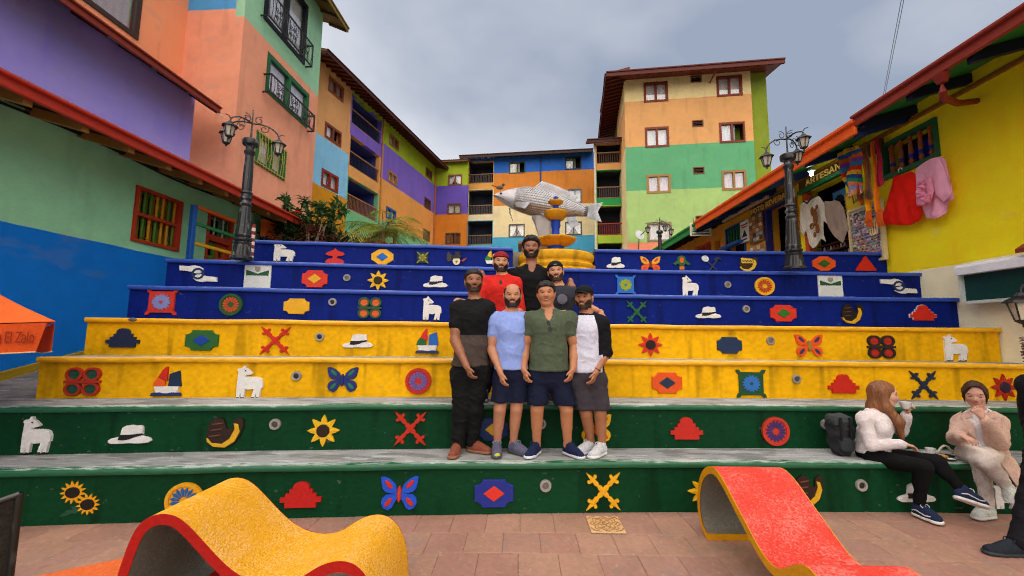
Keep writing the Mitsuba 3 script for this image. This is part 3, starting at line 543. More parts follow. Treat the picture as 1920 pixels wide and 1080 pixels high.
tx = xf(meshkit.text_mesh('FOTO RIVERA', .125, .02, bold=True), np.array([[1, 0, 0, 0], [0, 0, -1, 0], [0, 1, 0, 0], [0, 0, 0, 1]])); tx.vertices[:, 0] *= 1.52 / tx.bounds[1][0]; part(sb, 'lettering', FR(mv(tx, -6.1, -.065, 4.91)), 'paint', 'e0b060')
part(h, 'awning_bar', FR(box(-7.2, -4.9, -.33, -.26, 5.0, 5.07, .01)), 'paint', 'b5907c')
s0, s1, z0, z1 = OP[3]
wd = part(h, 'window', FR(plate(rect(s0, s1, z0, z1).difference(rect(s0 + .05, s1 - .05, z0, z1 - .05)), -.03, .08)), 'paint', '1d3f8a', label='blue window with green balusters'); part(wd, 'room', FR(box(s0, s1, .28, .3, z0, z1)), 'paint', '1a1512')
for k in range(6): part(wd, 'baluster', FR(turned(s0 + .13 + k * .16, .02, z0 + .7, z1 - .06, .035, 10)), 'paint', '1f6a3c', 40)
part(wd, 'sill_board', FR(box(s0 + .0, s1, -.22, -.02, 4.27, 4.34)), 'paint', '1d4fa0')
# photo panel and posters fixed to the wall
rr = random.Random(3)
pp = thing('photo_panel', 'wooden panel covered with small photos beside the photo shop door', 'display board')
part(pp, None, FR(box(-6.2, -5.56, -.09, -.06, 4.12, 4.86, .005)), 'paint', '8a5a30')
for i in range(4):
    for j in range(6): part(pp, 'photo', FR(box(-6.16 + i * .15, -6.16 + i * .15 + .125, -.10, -.088, 4.16 + j * .115, 4.16 + j * .115 + .085)), 'paint', rr.choice(['b98f5a', '6d5238', 'c9b48a', '8aa0b0', 'a86a3c', '4a3a30', 'd0c0a0']))
part(pp, 'lower_board', FR(box(-6.25, -5.5, -.088, -.06, 3.4, 4.06)), 'paint', 'b08a58')
for i in range(4):
    for j in range(4): part(pp, 'photo', FR(box(-6.2 + i * .17, -6.06 + i * .17, -.10, -.086, 3.5 + j * .14, 3.6 + j * .14)), 'paint', rr.choice(['b98f5a', 'd6c7a8', 'c9b48a', '8aa0b0', 'a86a3c']))
po = thing('poster', 'white poster with red heading and black emblem beside blue window', 'poster')
part(po, None, FR(box(-6.68, -6.22, -.08, -.065, 4.25, 4.85)), 'paint', 'd9d6d0'); part(po, 'heading', FR(cat([box(-6.63, -6.27, -.084, -.078, 4.72, 4.76), box(-6.6, -6.3, -.084, -.078, 4.66, 4.69)])), 'paint', 'b3322a')
part(po, 'emblem', FR(plate(sg.Polygon([(-6.6, 4.4), (-6.32, 4.4), (-6.42, 4.56), (-6.46, 4.6), (-6.52, 4.5)]), -.084, -.078)), 'paint', '222222'); part(po, 'caption', FR(box(-6.58, -6.34, -.084, -.078, 4.31, 4.345)), 'paint', '333333')
hs = thing('hanging_sign', 'white framed hanging sign board with rows of dark lettering', 'sign')
FH = Fr(FR.pt(-7.75, -1.05, 0)[:2], (1, -.12))
part(hs, None, FH(box(0, .62, 0, .04, 4.72, 5.12, .006)), 'paint', 'd8d2bc')
for k, (a, b_) in enumerate([(4.99, .05), (4.91, .045)]):
    part(hs, 'lettering', FH(cat([box(.06 + .031 * q, .06 + .031 * q + (.018, .012, .022)[q % 3], -.004, .002, a, a + b_ * (1, .8, .9)[(q + k) % 3]) for q in range(16 - 2 * k)])), 'paint', '3a3834', kind='stuff')
part(hs, 'dark_band', FH(cat([box(.06, .56, -.004, .002, 4.84, 4.88), box(.05, .57, -.004, .002, 4.755, 4.795)])), 'paint', '4c4e58'); part(hs, 'hanger', FH(cat([box(.1, .115, .01, .02, 5.12, 5.3), box(.5, .515, .01, .02, 5.12, 5.3)])), 'metal', '222222')
# far right neighbour with the green eave
n = thing('green_eave_house', 'low ochre house with green eave beyond the photo shop', 'house')
wall(n, FR, -18, -7.75, 2.5, 5.3, [(2.5, 'c07a26', 'orange ochre')], [(-9.95, -8.7, 2.6, 4.85), (-8.45, -8.05, 2.6, 4.72), (-11.6, -10.9, 3.9, 4.6)], t=.3)
eave(n, FR, -18, -7.62, 4.95, 5.28, .9, .22, '1f8a3c', '26201c', '1a1512', gap=.6, rise=.8, back=3, raf_h=.14)
part(n, 'door', FR(box(-9.95, -8.7, .1, .14, 2.6, 4.85)), 'paint', 'b8441a'); part(n, 'door_panel', FR(cat([box(-9.85 + k * .62, -9.4 + k * .62, .07, .1, 4.3, 4.75) for k in range(2)])), 'paint', '8a2c14'); part(n, 'doorway', FR(box(-8.45, -8.05, .29, .31, 2.6, 4.72)), 'paint', '120e0c'); part(n, 'window', FR(box(-11.6, -10.9, .1, .13, 3.9, 4.6)), 'paint', '2a2420')
# awning box on the cream wall
ab = thing('awning_box', 'rolled white awning over a dark green panel on cream wall', 'awning')
part(ab, 'roll', FR(hull([(x, y, z) for x in (-.68, 1.6) for y, z in ((-.26, 2.50), (-.26, 2.60), (-.22, 2.64), (-.05, 2.64), (-.03, 2.5))])), 'paint', 'dfe3ea', label='white awning roll')
part(ab, 'panel', FR(box(-.66, 1.6, -.16, -.10, 2.14, 2.497, .008)), 'paint', '0e3a34', label='dark green panel'); part(ab, 'edge_strip', FR(cat([box(-.69, -.655, -.20, -.03, 2.13, 2.5), box(-.655, 1.6, -.17, -.09, 2.10, 2.14)])), 'paint', 'b9c4c0')
wl = thing('wall_lantern', 'black wall lantern with pale glass on the cream wall at right edge', 'lantern')
def lantern(root, tr, sc=1.0, col='17181a', glow='cfc6b4', ring=6):
    """Hexagonal hanging lantern, its top at z = 0."""
    def hx(r, z): return [(r * math.cos(k * PI / 3 + .3), r * math.sin(k * PI / 3 + .3), z) for k in range(6)]
    cap = [hull(hx(.125, -.10) + hx(.115, -.085) + hx(.045, -.045)), hull(hx(.05, -.045) + hx(.028, -.012)), tube([(0, 0, .02), (0, 0, -.02)], .014, 6), hull(hx(.135, -.112) + hx(.13, -.098))]
    ribs = [tube([a, b], .009, 4) for a, b in zip(hx(.098, -.11), hx(.058, -.275))]
    bot = [hull(hx(.062, -.275) + hx(.06, -.29) + hx(.03, -.31)), lathe([(.012, -.345), (.016, -.335), (.012, -.322), (.022, -.308)], 8)]
    f = lambda m: tr(xf(m, np.diag([sc, sc, sc, 1])))
    return f(cat(cap + ribs + bot)), f(hull(hx(.086, -.112) + hx(.05, -.276)))
a, b_ = lantern(None, lambda m: mv(m, 0, 0, 0), 1.25)
q = FR.pt(.16, -.34, 2.19); part(wl, 'frame', mv(a, *q), 'metal', '17181a', w=.2); part(wl, 'glass', mv(b_, *q), 'paint', 'd6c9b0'); part(wl, 'bracket', FR(cat([tube([(.16, -.02, 2.28), (.16, -.15, 2.32), (.16, -.3, 2.27), (.16, -.34, 2.2)], .014, 6), box(.12, .2, -.03, -.002, 2.2, 2.36)])), 'metal', '17181a', w=.2)
rc = thing('red_awning', 'small red tiled canopy corner at the right edge', 'awning'); part(rc, None, FR(hull([(.12, -.3, 2.66), (.14, -.02, 2.9), (1.3, -.3, 2.66), (1.3, -.02, 2.95), (.12, -.3, 2.71), (1.3, -.3, 2.71)])), 'paint', '7a3424')
# ---------------------------------------------------------------- clothes and crafts hung at the shop
def garment(outline, y, th=.06, seed=0, fold=.03, res=.035, freq=16):
    """A hanging garment from its outline (x, z): front and back sheets puffed apart, with vertical folds."""
    pg = sg.Polygon(outline).buffer(.012).buffer(-.012) if len(outline) < 60 else sg.Polygon(outline)
    pg = max(polys(pg), key=lambda g: g.area); x0, z0, x1, z1 = pg.bounds
    gx, gz = np.meshgrid(np.arange(x0, x1, res), np.arange(z0, z1, res)); inner = pg.buffer(-res * .4)
    inp = shapely.contains_xy(inner, gx.ravel(), gz.ravel()); P_ = np.c_[gx.ravel(), gz.ravel()][inp]
    bd = pg.exterior; nb = int(bd.length / res); B_ = np.array([bd.interpolate(i / nb, True).coords[0] for i in range(nb)])
    from scipy.spatial import Delaunay
    A = np.vstack([B_, P_]); tri = Delaunay(A).simplices; c = A[tri].mean(1); tri = tri[shapely.contains_xy(pg, c[:, 0], c[:, 1])]
    d = np.array([bd.distance(sg.Point(*p)) for p in A]); puff = th * np.sqrt(np.clip(d / .09, 0, 1))
    k = (z1 - A[:, 1]) / (z1 - z0)
    fo = fold * (.25 + k) * (np.sin(A[:, 0] * freq * 2 + 2.2 * np.sin(A[:, 1] * 3 + seed)) * .5 + (meshkit.fbm(np.c_[A[:, 0] * 7, A[:, 1] * 3.2, 0 * k + seed], 4, seed) - .5) * 2.6)
    f = np.c_[A[:, 0], y - puff + fo * np.clip(d / .05, .25, 1), A[:, 1]]; b_ = np.c_[A[:, 0], y + puff * .7 + fo * .3 + .004, A[:, 1]]
    tr = tri.copy(); n = np.cross(f[tr[:, 1]] - f[tr[:, 0]], f[tr[:, 2]] - f[tr[:, 0]])[:, 1] > 0; tr[n] = tr[n][:, ::-1]
    return TM(np.vstack([f, b_]), np.vstack([tr, tr[:, ::-1] + len(A)]))
def hung(name, label, cat_, outline, y, col, group=None, **k):
    t_ = thing(name, label, cat_, group); part(t_, 'cloth', FR(garment(outline, y, **k)), 'cloth', col, True, w=.5); return t_
T_ = lambda pts: [(-a, b) for a, b in pts]
t_ = hung('red_poncho', 'bright red poncho hung under the barred window', 'poncho', T_([(1.64, 4.32), (1.5, 4.27), (1.33, 4.27), (1.26, 4.20), (1.20, 3.55), (1.26, 3.46), (1.42, 3.42), (1.6, 3.46), (1.78, 3.52), (1.98, 3.56), (1.96, 3.66), (1.78, 4.0)]), -.12, 'd81c10', th=.022, fold=.038)
part(t_, 'hanger', FR(tube([(-1.5, -.16, 4.30), (-1.5, -.16, 4.37), (-1.5, -.13, 4.40), (-1.5, -.10, 4.37)], .008, 5)), 'metal', 'c8c8c8')
t_ = hung('pink_blouse', 'pale pink frilled blouse hung beside the red poncho', 'blouse', T_([(1.24, 4.27), (1.12, 4.31), (.98, 4.33), (.82, 4.30), (.765, 4.22), (.70, 3.62), (.80, 3.58), (.83, 3.45), (.98, 3.40), (1.14, 3.45), (1.19, 3.70), (1.29, 3.72), (1.26, 4.0)]), -.13, 'eaa6bc', th=.02, fold=.035)
part(t_, 'frill', FR(cat([tube([(-1.02 + .05 * math.sin(u * 22), -.29 + .02 * math.cos(u * 31), 4.0 - .34 * u) for u in np.linspace(0, 1, 40)], .022, 6), tube([(-1.0 + .09 * math.sin(u * 19), -.28, 3.74 - .1 * u) for u in np.linspace(0, 1, 30)], .03, 6)])), 'cloth', 'd8809e', True)
part(t_, 'sleeve', FR(garment(T_([(.92, 4.30), (.80, 4.28), (.74, 4.1), (.66, 3.66), (.80, 3.60), (.90, 3.75), (.98, 3.98)]), -.19, th=.02, fold=.03, seed=4)), 'cloth', 'eaa6bc', True); part(t_, 'fallen_sleeve', FR(garment(T_([(1.02, 4.05), (.92, 4.03), (.90, 3.80), (.98, 3.62), (1.10, 3.60), (1.12, 3.78)]), -.21, th=.02, fold=.03, seed=5)), 'cloth', 'e294ae', True)
t_ = hung('cream_shirt', 'cream shirt with brown embroidery hung in the craft shop opening', 'shirt', T_([(4.0, 4.56), (3.86, 4.60), (3.72, 4.54), (3.55, 4.56), (3.42, 4.56), (3.30, 4.38), (3.13, 3.98), (3.22, 3.88), (3.34, 4.02), (3.36, 3.72), (3.30, 3.56), (3.44, 3.66), (3.55, 3.58), (3.70, 3.50), (3.82, 3.62), (3.88, 3.95), (3.98, 3.84), (4.08, 3.98), (4.06, 4.3)]), -.12, 'dcd4c2', th=.018, fold=.03)
part(t_, 'embroidery', FR(cat([tube(scroll(-3.52, 3.93, .07, -.235, 0, 1.6), .014, 5), tube(scroll(-3.42, 4.2, .06, -.235, 1, 1.5), .014, 5)] + [mv(xf(trimesh.creation.icosphere(1, 1.), np.diag([a, .02, c, 1])), x, -.225, z) for x, z, a, c in ((-3.42, 4.1, .07, .2), (-3.50, 4.25, .05, .1), (-3.38, 3.85, .06, .1), (-3.47, 3.75, .04, .06), (-3.36, 4.3, .03, .05))])), 'cloth', '7a4a24', True)
part(t_, 'collar', FR(cat([tube([(-3.78, -.2, 4.56), (-3.62, -.24, 4.46), (-3.48, -.2, 4.57)], .018, 5)])), 'cloth', '3a3a44', True)
hung('beige_ruana', 'taupe wool ruana hung beside the cream shirt', 'poncho', T_([(3.26, 4.40), (3.1, 4.34), (2.98, 4.32), (2.86, 4.26), (2.76, 4.1), (2.68, 3.66), (2.86, 3.44), (3.05, 3.6), (3.22, 3.85), (3.28, 4.1)]), -.13, 'a08c7c', th=.022, fold=.04)
t_ = thing('striped_poncho', 'rainbow striped woven poncho hung from the eave', 'poncho')
ST = ['d8a81c', '2a5fa8', 'd8641c', '7a4a9a', '3a7aa8', 'c8341c', 'e0b42c', '26508a', '2a8a6a', 'd87a4a', '8a8ac0', 'd89a6a']
for k in range(12):
    def fn(u, v, k=k):
        kk = k + (1 - v); z = 5.06 - kk * .074 - .12 * np.abs(u - .45) + .015 * np.sin(6 * u + .6 * kk); x = -2.46 + .50 * u + .03 * np.sin(kk * .7) + .012 * kk * (1 - u)
        return x, -.38 - .05 * np.sin(u * 9 + .5 * kk) - .03 * np.sin(u * 21), z
    part(t_, 'stripe', FR(grid(fn, 24, 4)), 'cloth', ST[k], True)
fr_ = [tube([(-2.22 + .38 * u / 22, -.37 - .04 * math.sin(u), 4.17 - .05 * abs(u / 22 - .4)), (-2.22 + .38 * u / 22 + .01 * math.sin(u * 3), -.37, 4.03 - .05 * abs(u / 22 - .4))], .006, 4) for u in range(23)]
part(t_, 'fringe', FR(cat(fr_)), 'cloth', '4a4038', kind='stuff')
for k, (sx, w_, zt, zb, c, lb) in enumerate([(-2.02, .10, 5.0, 3.80, 'f0a818', 'golden yellow'), (-1.80, .08, 4.98, 3.75, 'e8861c', 'orange'), (-1.91, .10, 5.02, 4.0, '8a5a3a', 'brown'), (-1.68, .09, 5.0, 4.15, 'a3203a', 'crimson'), (-2.10, .04, 4.9, 4.0, 'c03a1c', 'narrow red')]):
    t_ = thing('hanging_scarf', lb + ' woven scarf hanging beside the striped poncho', 'scarf')
    part(t_, 'cloth', FR(grid(lambda u, v: (sx + w_ * (u - .5) * (.5 + .8 * (1 - v)), -.26 - .02 * k - .03 * np.sin(u * 7 + k) - .015 * np.sin(v * 9), zb + (zt - zb) * v), 10, 14)), 'cloth', c, True)
    if k < 2: part(t_, 'tassel', FR(cat([tube([(sx - .04 + .02 * j, -.28, zb + .02), (sx - .05 + .024 * j, -.30, zb - .12 - .02 * (j % 3)), (sx - .05 + .024 * j, -.27, zb - .26)], .011, 4) for j in range(6)])), 'cloth', 'c8581c', kind='stuff')
for k in range(3):
    t_ = thing('bead_necklace', 'pale cord necklace hanging over the trinket board' if k == 0 else ('second cord necklace on the trinket board' if k == 1 else 'short cord necklace at the board edge'), 'necklace')
    part(t_, None, FR(tube([(-2.04 + .05 * k + .025 * math.sin(a), -.24, 3.62 - .13 * math.cos(a) - .1) for a in np.linspace(0, 2 * PI, 24)], .009, 5, closed=True)), 'paint', 'd8c48a', True)
db = thing('trinket_board', 'white framed board crowded with colourful trinkets', 'display board')
part(db, 'backing', FR(box(-2.66, -1.98, -.10, -.06, 3.0, 3.98)), 'paint', 'b9b0a0'); part(db, 'frame', FR(plate(rect(-2.70, -1.95, 2.96, 4.02).difference(rect(-2.66, -1.99, 3.0, 3.98)), -.13, -.06)), 'paint', 'cdbb8c')
tc = ['4a6aa8', 'b04a4a', '8a5ab0', 'c8843a', '5aa0b0', 'd8d0c0', '3a3a44', 'c07a9a', '6a8a5a', '9aa8c0', '7a3a2a', 'c8c8d8']
for i in range(15):
    for j in range(19):
        x, z = -2.63 + i * .044 + rr.uniform(-.008, .008), 3.03 + j * .049 + rr.uniform(-.008, .008)
        q = rr.random(); c = trimesh.creation.icosphere(0, .018) if q < .5 else (box(-.014, .014, -.008, .008, -.018, .018) if q < .8 else hull([(-.016, 0, 0), (.016, 0, 0), (0, 0, .022), (0, 0, -.022), (0, -.012, 0), (0, .012, 0)]))
        part(db, 'trinket', FR(mv(c, x, -.112, z)), 'paint', rr.choice(tc))
ys = thing('price_board', 'plain yellow board hung above the trinket board', 'sign'); part(ys, None, FR(box(-2.78, -2.42, -.075, -.06, 3.99, 4.32)), 'paint', 'd8bc1c')
pic = thing('framed_picture', 'blue framed picture of a dark arch inside the craft shop', 'picture')
part(pic, 'frame', FR(box(-3.62, -3.2, .30, .33, 4.42, 4.70)), 'paint', '1c2c5a'); part(pic, 'image', FR(box(-3.59, -3.23, .293, .3, 4.45, 4.67)), 'paint', '4a8ac0'); part(pic, 'arch', FR(plate(sg.Point(-3.41, 4.45).buffer(.13).intersection(rect(-3.6, -3.2, 4.45, 4.7)), .288, .294)), 'paint', '1a2026')
sc_ = thing('red_scarf', 'dark red sash hanging by the lamp post', 'scarf'); part(sc_, None, FR(grid(lambda u, v: (-4.22 + .12 * u, -.12 - .02 * np.sin(8 * u), 3.95 + .85 * v), 8, 6)), 'cloth', '9a1c24', True)
sh = thing('shelf_of_figures', 'shelf with rows of small dark figurines in the craft shop', 'shelf')
part(sh, 'board', FR(cat([box(-3.9, -2.85, .1, .3, z, z + .02) for z in (3.1, 3.26, 3.42, 3.56)])), 'paint', '5a2a1c')
for j in range(3):
    for i in range(11): part(sh, 'figurine', FR(lathe([(.022, 0), (.026, .03), (.015, .06), (.02, .08), (.008, .1)], 8, (-3.85 + i * .095, .16, 3.12 + .16 * j))), 'paint', rr.choice(['2a2a30', 'b0aca4', '6a4a3a', '3a4a5a', 'c8c0b0']), 40)
ht = thing('hanging_keyring_strip', 'tan strip of carved wooden pendants at the shop jamb', 'souvenir')
for k in range(7): part(ht, 'pendant', FR(hull([(-2.78 + dx, -.06, 4.36 - .075 * k + dz) for dx, dz in ((-.05, 0), (.05, 0), (-.03, .028), (.03, .028), (-.03, -.028), (.03, -.028))] + [(-2.78, -.09, 4.36 - .075 * k)])), 'paint', 'b98a5a')
# ---------------------------------------------------------------- painted relief plaques on the risers: riser, motif, x, z, width, height, colours
DECALS = [
    (7, 'llama', -3.842, 2.912, 0.326, 0.307),
    (7, 'idol', -3.054, 2.883, 0.301, 0.257),
    (7, 'oct', -2.302, 2.883, 0.352, 0.252, 'e0a81c', '1f5fb8'),
    (7, 'knot', -1.647, 2.887, 0.227, 0.226),
    (7, 'face', -1.083, 2.892, 0.337, 0.228),
    (7, 'boat', -0.502, 2.91, 0.251, 0.256, '2f7a34', 'd8b01c', 'e0a81c'),
    (7, 'hat', 1.616, 2.873, 0.314, 0.195),
    (7, 'butterfly', 2.217, 2.855, 0.352, 0.27, 'e0a02c', 'd8541c', '6a2c14'),
    (7, 'plant', 2.759, 2.872, 0.306, 0.288),
    (7, 'tools', 3.287, 2.874, 0.343, 0.28),
    (7, 'pouch', 3.915, 2.877, 0.323, 0.252, 'd8b040', '3a2a14'),
    (7, 'oct', 5.212, 2.898, 0.393, 0.252, 'd8501c', '2f5a24'),
    (7, 'pyramid', 5.919, 2.903, 0.334, 0.252, 'c8281c'),
    (6, 'hands', -4.687, 2.452, 0.517, 0.243),
    (6, 'panel', -3.888, 2.439, 0.367, 0.349),
    (6, 'scallop', -3.085, 2.42, 0.365, 0.258, 'c83224', 'd8a024'),
    (6, 'light', -2.626, 2.447, 0.108, 0.114),
    (6, 'sunflower', -2.167, 2.417, 0.322, 0.31, 'e0b01c', '2a1a10'),
    (6, 'hat', -1.312, 2.419, 0.371, 0.182),
    (6, 'rosette', 1.638, 2.417, 0.33, 0.313, '1f66b8', '8a9a2a'),
    (6, 'llama', 2.664, 2.413, 0.263, 0.331),
    (6, 'light', 3.265, 2.442, 0.12, 0.119),
    (6, 'wheel', 3.845, 2.423, 0.314, 0.29, 'e0a41c', 'a83218'),
    (6, 'panel', 4.886, 2.437, 0.386, 0.332),
    (6, 'hands', 5.943, 2.442, 0.562, 0.238),
    (5, 'rosette', -4.728, 1.996, 0.381, 0.345, 'bf3324', '7a82b8'),
    (5, 'wheel', -3.883, 1.977, 0.286, 0.294, '24502a', 'b84a24'),
    (5, 'scallop', -3.053, 1.97, 0.331, 0.211, 'dca41c', '-'),
    (5, 'light', -2.59, 2.037, 0.098, 0.11),
    (5, 'quatre', -2.088, 1.965, 0.315, 0.289, '2a5030', 'd8622c'),
    (5, 'llama', -1.243, 1.97, 0.258, 0.337),
    (5, 'cross', 1.659, 1.961, 0.341, 0.338, '1d5a3a'),
    (5, 'hat', 2.699, 1.966, 0.374, 0.169),
    (5, 'light', 3.258, 2.022, 0.116, 0.116),
    (5, 'scallop', 3.791, 1.966, 0.38, 0.24, 'c8301c', '2f6a24'),
    (5, 'pouch', 4.782, 1.968, 0.322, 0.286, 'd0a020', '1e1812'),
    (5, 'cloud', 5.793, 1.997, 0.371, 0.232, 'c42818'),
    (4, 'cloud', -4.725, 1.534, 0.354, 0.234, '1f2c48'),
    (4, 'scallop', -3.865, 1.507, 0.369, 0.244, '28602c', '14409a'),
    (4, 'cross', -3.029, 1.512, 0.386, 0.347, 'bf2a18'),
    (4, 'light', -2.509, 1.563, 0.116, 0.112),
    (4, 'hat', -2.039, 1.518, 0.37, 0.173),
    (4, 'boat', -1.186, 1.522, 0.294, 0.317, '24602c', 'c82a1c', '1f62b8'),
    (4, 'sunflower', 1.698, 1.502, 0.325, 0.312, 'c8321c', '241610'),
    (4, 'scallop', 2.746, 1.505, 0.326, 0.216, '1d3050', '-'),
    (4, 'light', 3.296, 1.57, 0.128, 0.127),
    (4, 'butterfly', 3.803, 1.512, 0.368, 0.294, 'd8501c', '3a3050', '8a7a30'),
    (4, 'quatre', 4.748, 1.504, 0.357, 0.3, '2a1f1c', 'b02a1c'),
    (4, 'llama', 5.709, 1.504, 0.302, 0.348),
    (3, 'quatre', -4.665, 1.064, 0.335, 0.298, 'a8301c', '24503a'),
    (3, 'boat', -3.845, 1.066, 0.3, 0.321, 'd8561c', 'c42a18', '1d2c48'),
    (3, 'llama', -3.002, 1.062, 0.275, 0.356),
    (3, 'light', -2.518, 1.123, 0.109, 0.106),
    (3, 'butterfly', -2.016, 1.086, 0.339, 0.28, '1d2c6a', '2a6a50', '1d2c6a'),
    (3, 'wheel', -1.172, 1.07, 0.29, 0.295, 'b82a20', '5a5aa0'),
    (3, 'scallop', 1.738, 1.063, 0.359, 0.243, 'd85018', '1f3048'),
    (3, 'rosette', 2.748, 1.062, 0.361, 0.326, '1f4a2c', '2f6ab0'),
    (3, 'light', 3.302, 1.119, 0.11, 0.119),
    (3, 'cloud', 3.858, 1.075, 0.366, 0.233, 'c02414'),
    (3, 'cross', 4.816, 1.062, 0.355, 0.339, '1f2c40'),
    (3, 'sunflower', 5.759, 1.048, 0.306, 0.313, 'a82a18', '2a1a30'),
    (2, 'llama', -4.505, 0.633, 0.242, 0.335),
    (2, 'hat', -3.715, 0.624, 0.371, 0.174),
    (2, 'pouch', -2.88, 0.631, 0.339, 0.285, 'c89a1c', '2c1c14'),
    (2, 'light', -2.423, 0.701, 0.111, 0.107),
    (2, 'sunflower', -1.958, 0.638, 0.312, 0.31, 'dcac1c', '2a180c'),
    (2, 'cross', -1.111, 0.653, 0.361, 0.348, 'b82c18'),
    (2, 'scallop', -0.277, 0.641, 0.311, 0.23, '1d3062', 'd0a024'),
    (2, 'light', 0.218, 0.693, 0.105, 0.102),
    (2, 'butterfly', 0.789, 0.653, 0.326, 0.28, 'd8a81c', 'c05a1c', 'c0541c'),
    (2, 'cloud', 1.744, 0.657, 0.341, 0.234, 'b8281c'),
    (2, 'wheel', 2.691, 0.625, 0.29, 0.295, 'b83428', '2c2c68'),
    (2, 'light', 3.236, 0.698, 0.101, 0.115),
    (1, 'sunflowers', -3.663, 0.209, 0.317, 0.289),
    (1, 'wheel', -2.851, 0.17, 0.296, 0.297, 'd89c1c', '2a5a9a'),
    (1, 'cloud', -1.905, 0.204, 0.34, 0.224, 'b8201a'),
    (1, 'butterfly', -1.067, 0.196, 0.33, 0.286, '1f4ec0', 'b82c24', 'b83424'),
    (1, 'scallop', -0.23, 0.182, 0.351, 0.241, '1f2c80', 'c83224'),
    (1, 'light', 0.236, 0.24, 0.107, 0.107),
    (1, 'cross', 0.764, 0.19, 0.36, 0.342, 'dca41c'),
    (1, 'sunflower', 1.708, 0.188, 0.321, 0.246, 'dcac1c', '2a180c'),
    (1, 'pouch', 2.689, 0.198, 0.272, 0.267, 'c89a1c', '2c1c14'),
    (1, 'light', 3.189, 0.24, 0.105, 0.11),
    (1, 'hat', 3.694, 0.181, 0.352, 0.167),
    (1, 'llama', 4.531, 0.154, 0.241, 0.229),
]

def circ(x, z, r, n=28): return sg.Polygon([(x + r * math.cos(t), z + r * math.sin(t)) for t in np.linspace(0, 2 * PI, n, endpoint=False)])
def ell(x, z, a, b, ang=0, n=24): return sa.translate(sa.rotate(sa.scale(circ(0, 0, 1, n), a, b), ang, origin=(0, 0)), x, z)
def smooth_poly(pts, r=.02): return sg.Polygon(pts).buffer(r, 4).buffer(-2 * r, 4).buffer(r, 4).simplify(.003)
LLAMA = smooth_poly([(-.5, .36), (-.44, .41), (-.30, .42), (-.25, .5), (-.18, .49), (-.16, .42), (-.05, .37), (.08, .27), (.07, .23), (-.02, .21), (-.17, .20), (-.2, .15), (.02, .15), (.30, .14), (.44, .09), (.5, -.02), (.5, -.2), (.45, -.19), (.40, -.49), (.28, -.5), (.30, -.3), (.22, -.5), (.10, -.5), (.18, -.22), (-.02, -.24), (-.15, -.22), (-.18, -.5), (-.29, -.5), (-.30, -.25), (-.34, -.5), (-.46, -.5), (-.47, -.1), (-.45, .2), (-.44, .30)], .012)
HATB = smooth_poly([(-.5, -.3), (-.42, -.2), (-.27, -.12), (-.2, -.1), (.28, -.1), (.32, -.12), (.45, -.2), (.5, -.34), (.44, -.46), (.2, -.5), (0, -.47), (-.2, -.5), (-.42, -.5), (-.5, -.42)], .02)
HATC = smooth_poly([(-.25, -.12), (-.2, .36), (-.12, .46), (.0, .5), (.1, .46), (.22, .48), (.27, .40), (.29, -.12)], .02)
HATN = sg.Polygon([(-.26, -.28), (-.24, -.02), (0, -.02), (.28, .06), (.29, -.04), (.15, -.12), (.02, -.24), (-.12, -.30)])
def notched(w=.5, h=.5, c=.2): # scalloped plaque: concave quarter-round corners
    p = sg.box(-w, -h, w, h)
    for sx in (-1, 1):
        for sz in (-1, 1): p = p.difference(ell(sx * w, sz * h, c, c * 1.05, n=20))
    return p.union(ell(-.5 + .02, 0, .02, .28)).intersection(sg.box(-.5, -.5, .5, .5)).simplify(.004)
def stepped(n=5):
    p = []
    for k in range(n): p.append(sg.box(-.5 + .30 * (k / (n - 1)), -.22 - .28 * k / (n - 1), .5 - .30 * (k / (n - 1)), .22 + .28 * k / (n - 1)))
    return unary_union(p)
def flower(n=8, ri=.26, ro=.5, off=0):
    pts = []
    for k in range(n):
        a = off + k * 2 * PI / n
        for da, rr_ in ((-.5, ri), (-.28, (ri + ro) * .46), (-.16, (ri + ro) * .54), (0, ro), (.16, (ri + ro) * .54), (.28, (ri + ro) * .46)): pts.append((rr_ * math.sin(a + da * 2 * PI / n), rr_ * math.cos(a + da * 2 * PI / n)))
    return sg.Polygon(pts).buffer(0)
def crossp():
    bar = sg.Polygon([(-.045, -.42), (.045, -.42), (.06, -.25), (.03, -.2), (.065, -.12), (.05, 0), (.065, .12), (.03, .2), (.06, .25), (.045, .42), (-.045, .42), (-.06, .25), (-.03, .2), (-.065, .12), (-.05, 0), (-.065, -.12), (-.03, -.2), (-.06, -.25)])
    tip = lambda s: unary_union([sg.Polygon([(-.055, .42 * s), (0, .66 * s), (.055, .42 * s), (.03, .36 * s), (-.03, .36 * s)]), circ(-.105, .42 * s, .045, 12), circ(.105, .42 * s, .045, 12), sg.box(-.105, min(.37 * s, .41 * s), .105, max(.37 * s, .41 * s))])
    b = unary_union([bar, tip(1), tip(-1)]); return unary_union([sa.rotate(b, 42, origin=(0, 0)), sa.rotate(b, -42, origin=(0, 0))]).intersection(sg.box(-.5, -.5, .5, .5))
CLOUD = unary_union([circ(0, .26, .2, 20).union(sg.box(-.2, -.1, .2, .26)), sg.box(-.28, -.2, .28, .18), sg.box(-.38, -.26, .38, .02), sg.box(-.5, -.3, .5, -.12), sg.box(-.38, -.5, .38, -.2)])
WING = smooth_poly([(.05, .06), (.10, .25), (.25, .42), (.42, .5), (.5, .48), (.48, .3), (.44, .12), (.36, .03), (.2, -.01), (.06, 0)], .012)
WING2 = smooth_poly([(.05, .02), (.2, -.02), (.36, -.05), (.45, -.15), (.47, -.3), (.40, -.44), (.28, -.5), (.18, -.42), (.12, -.28), (.05, -.16)], .012)
fl = lambda g: sa.scale(g, -1, 1, origin=(0, 0))
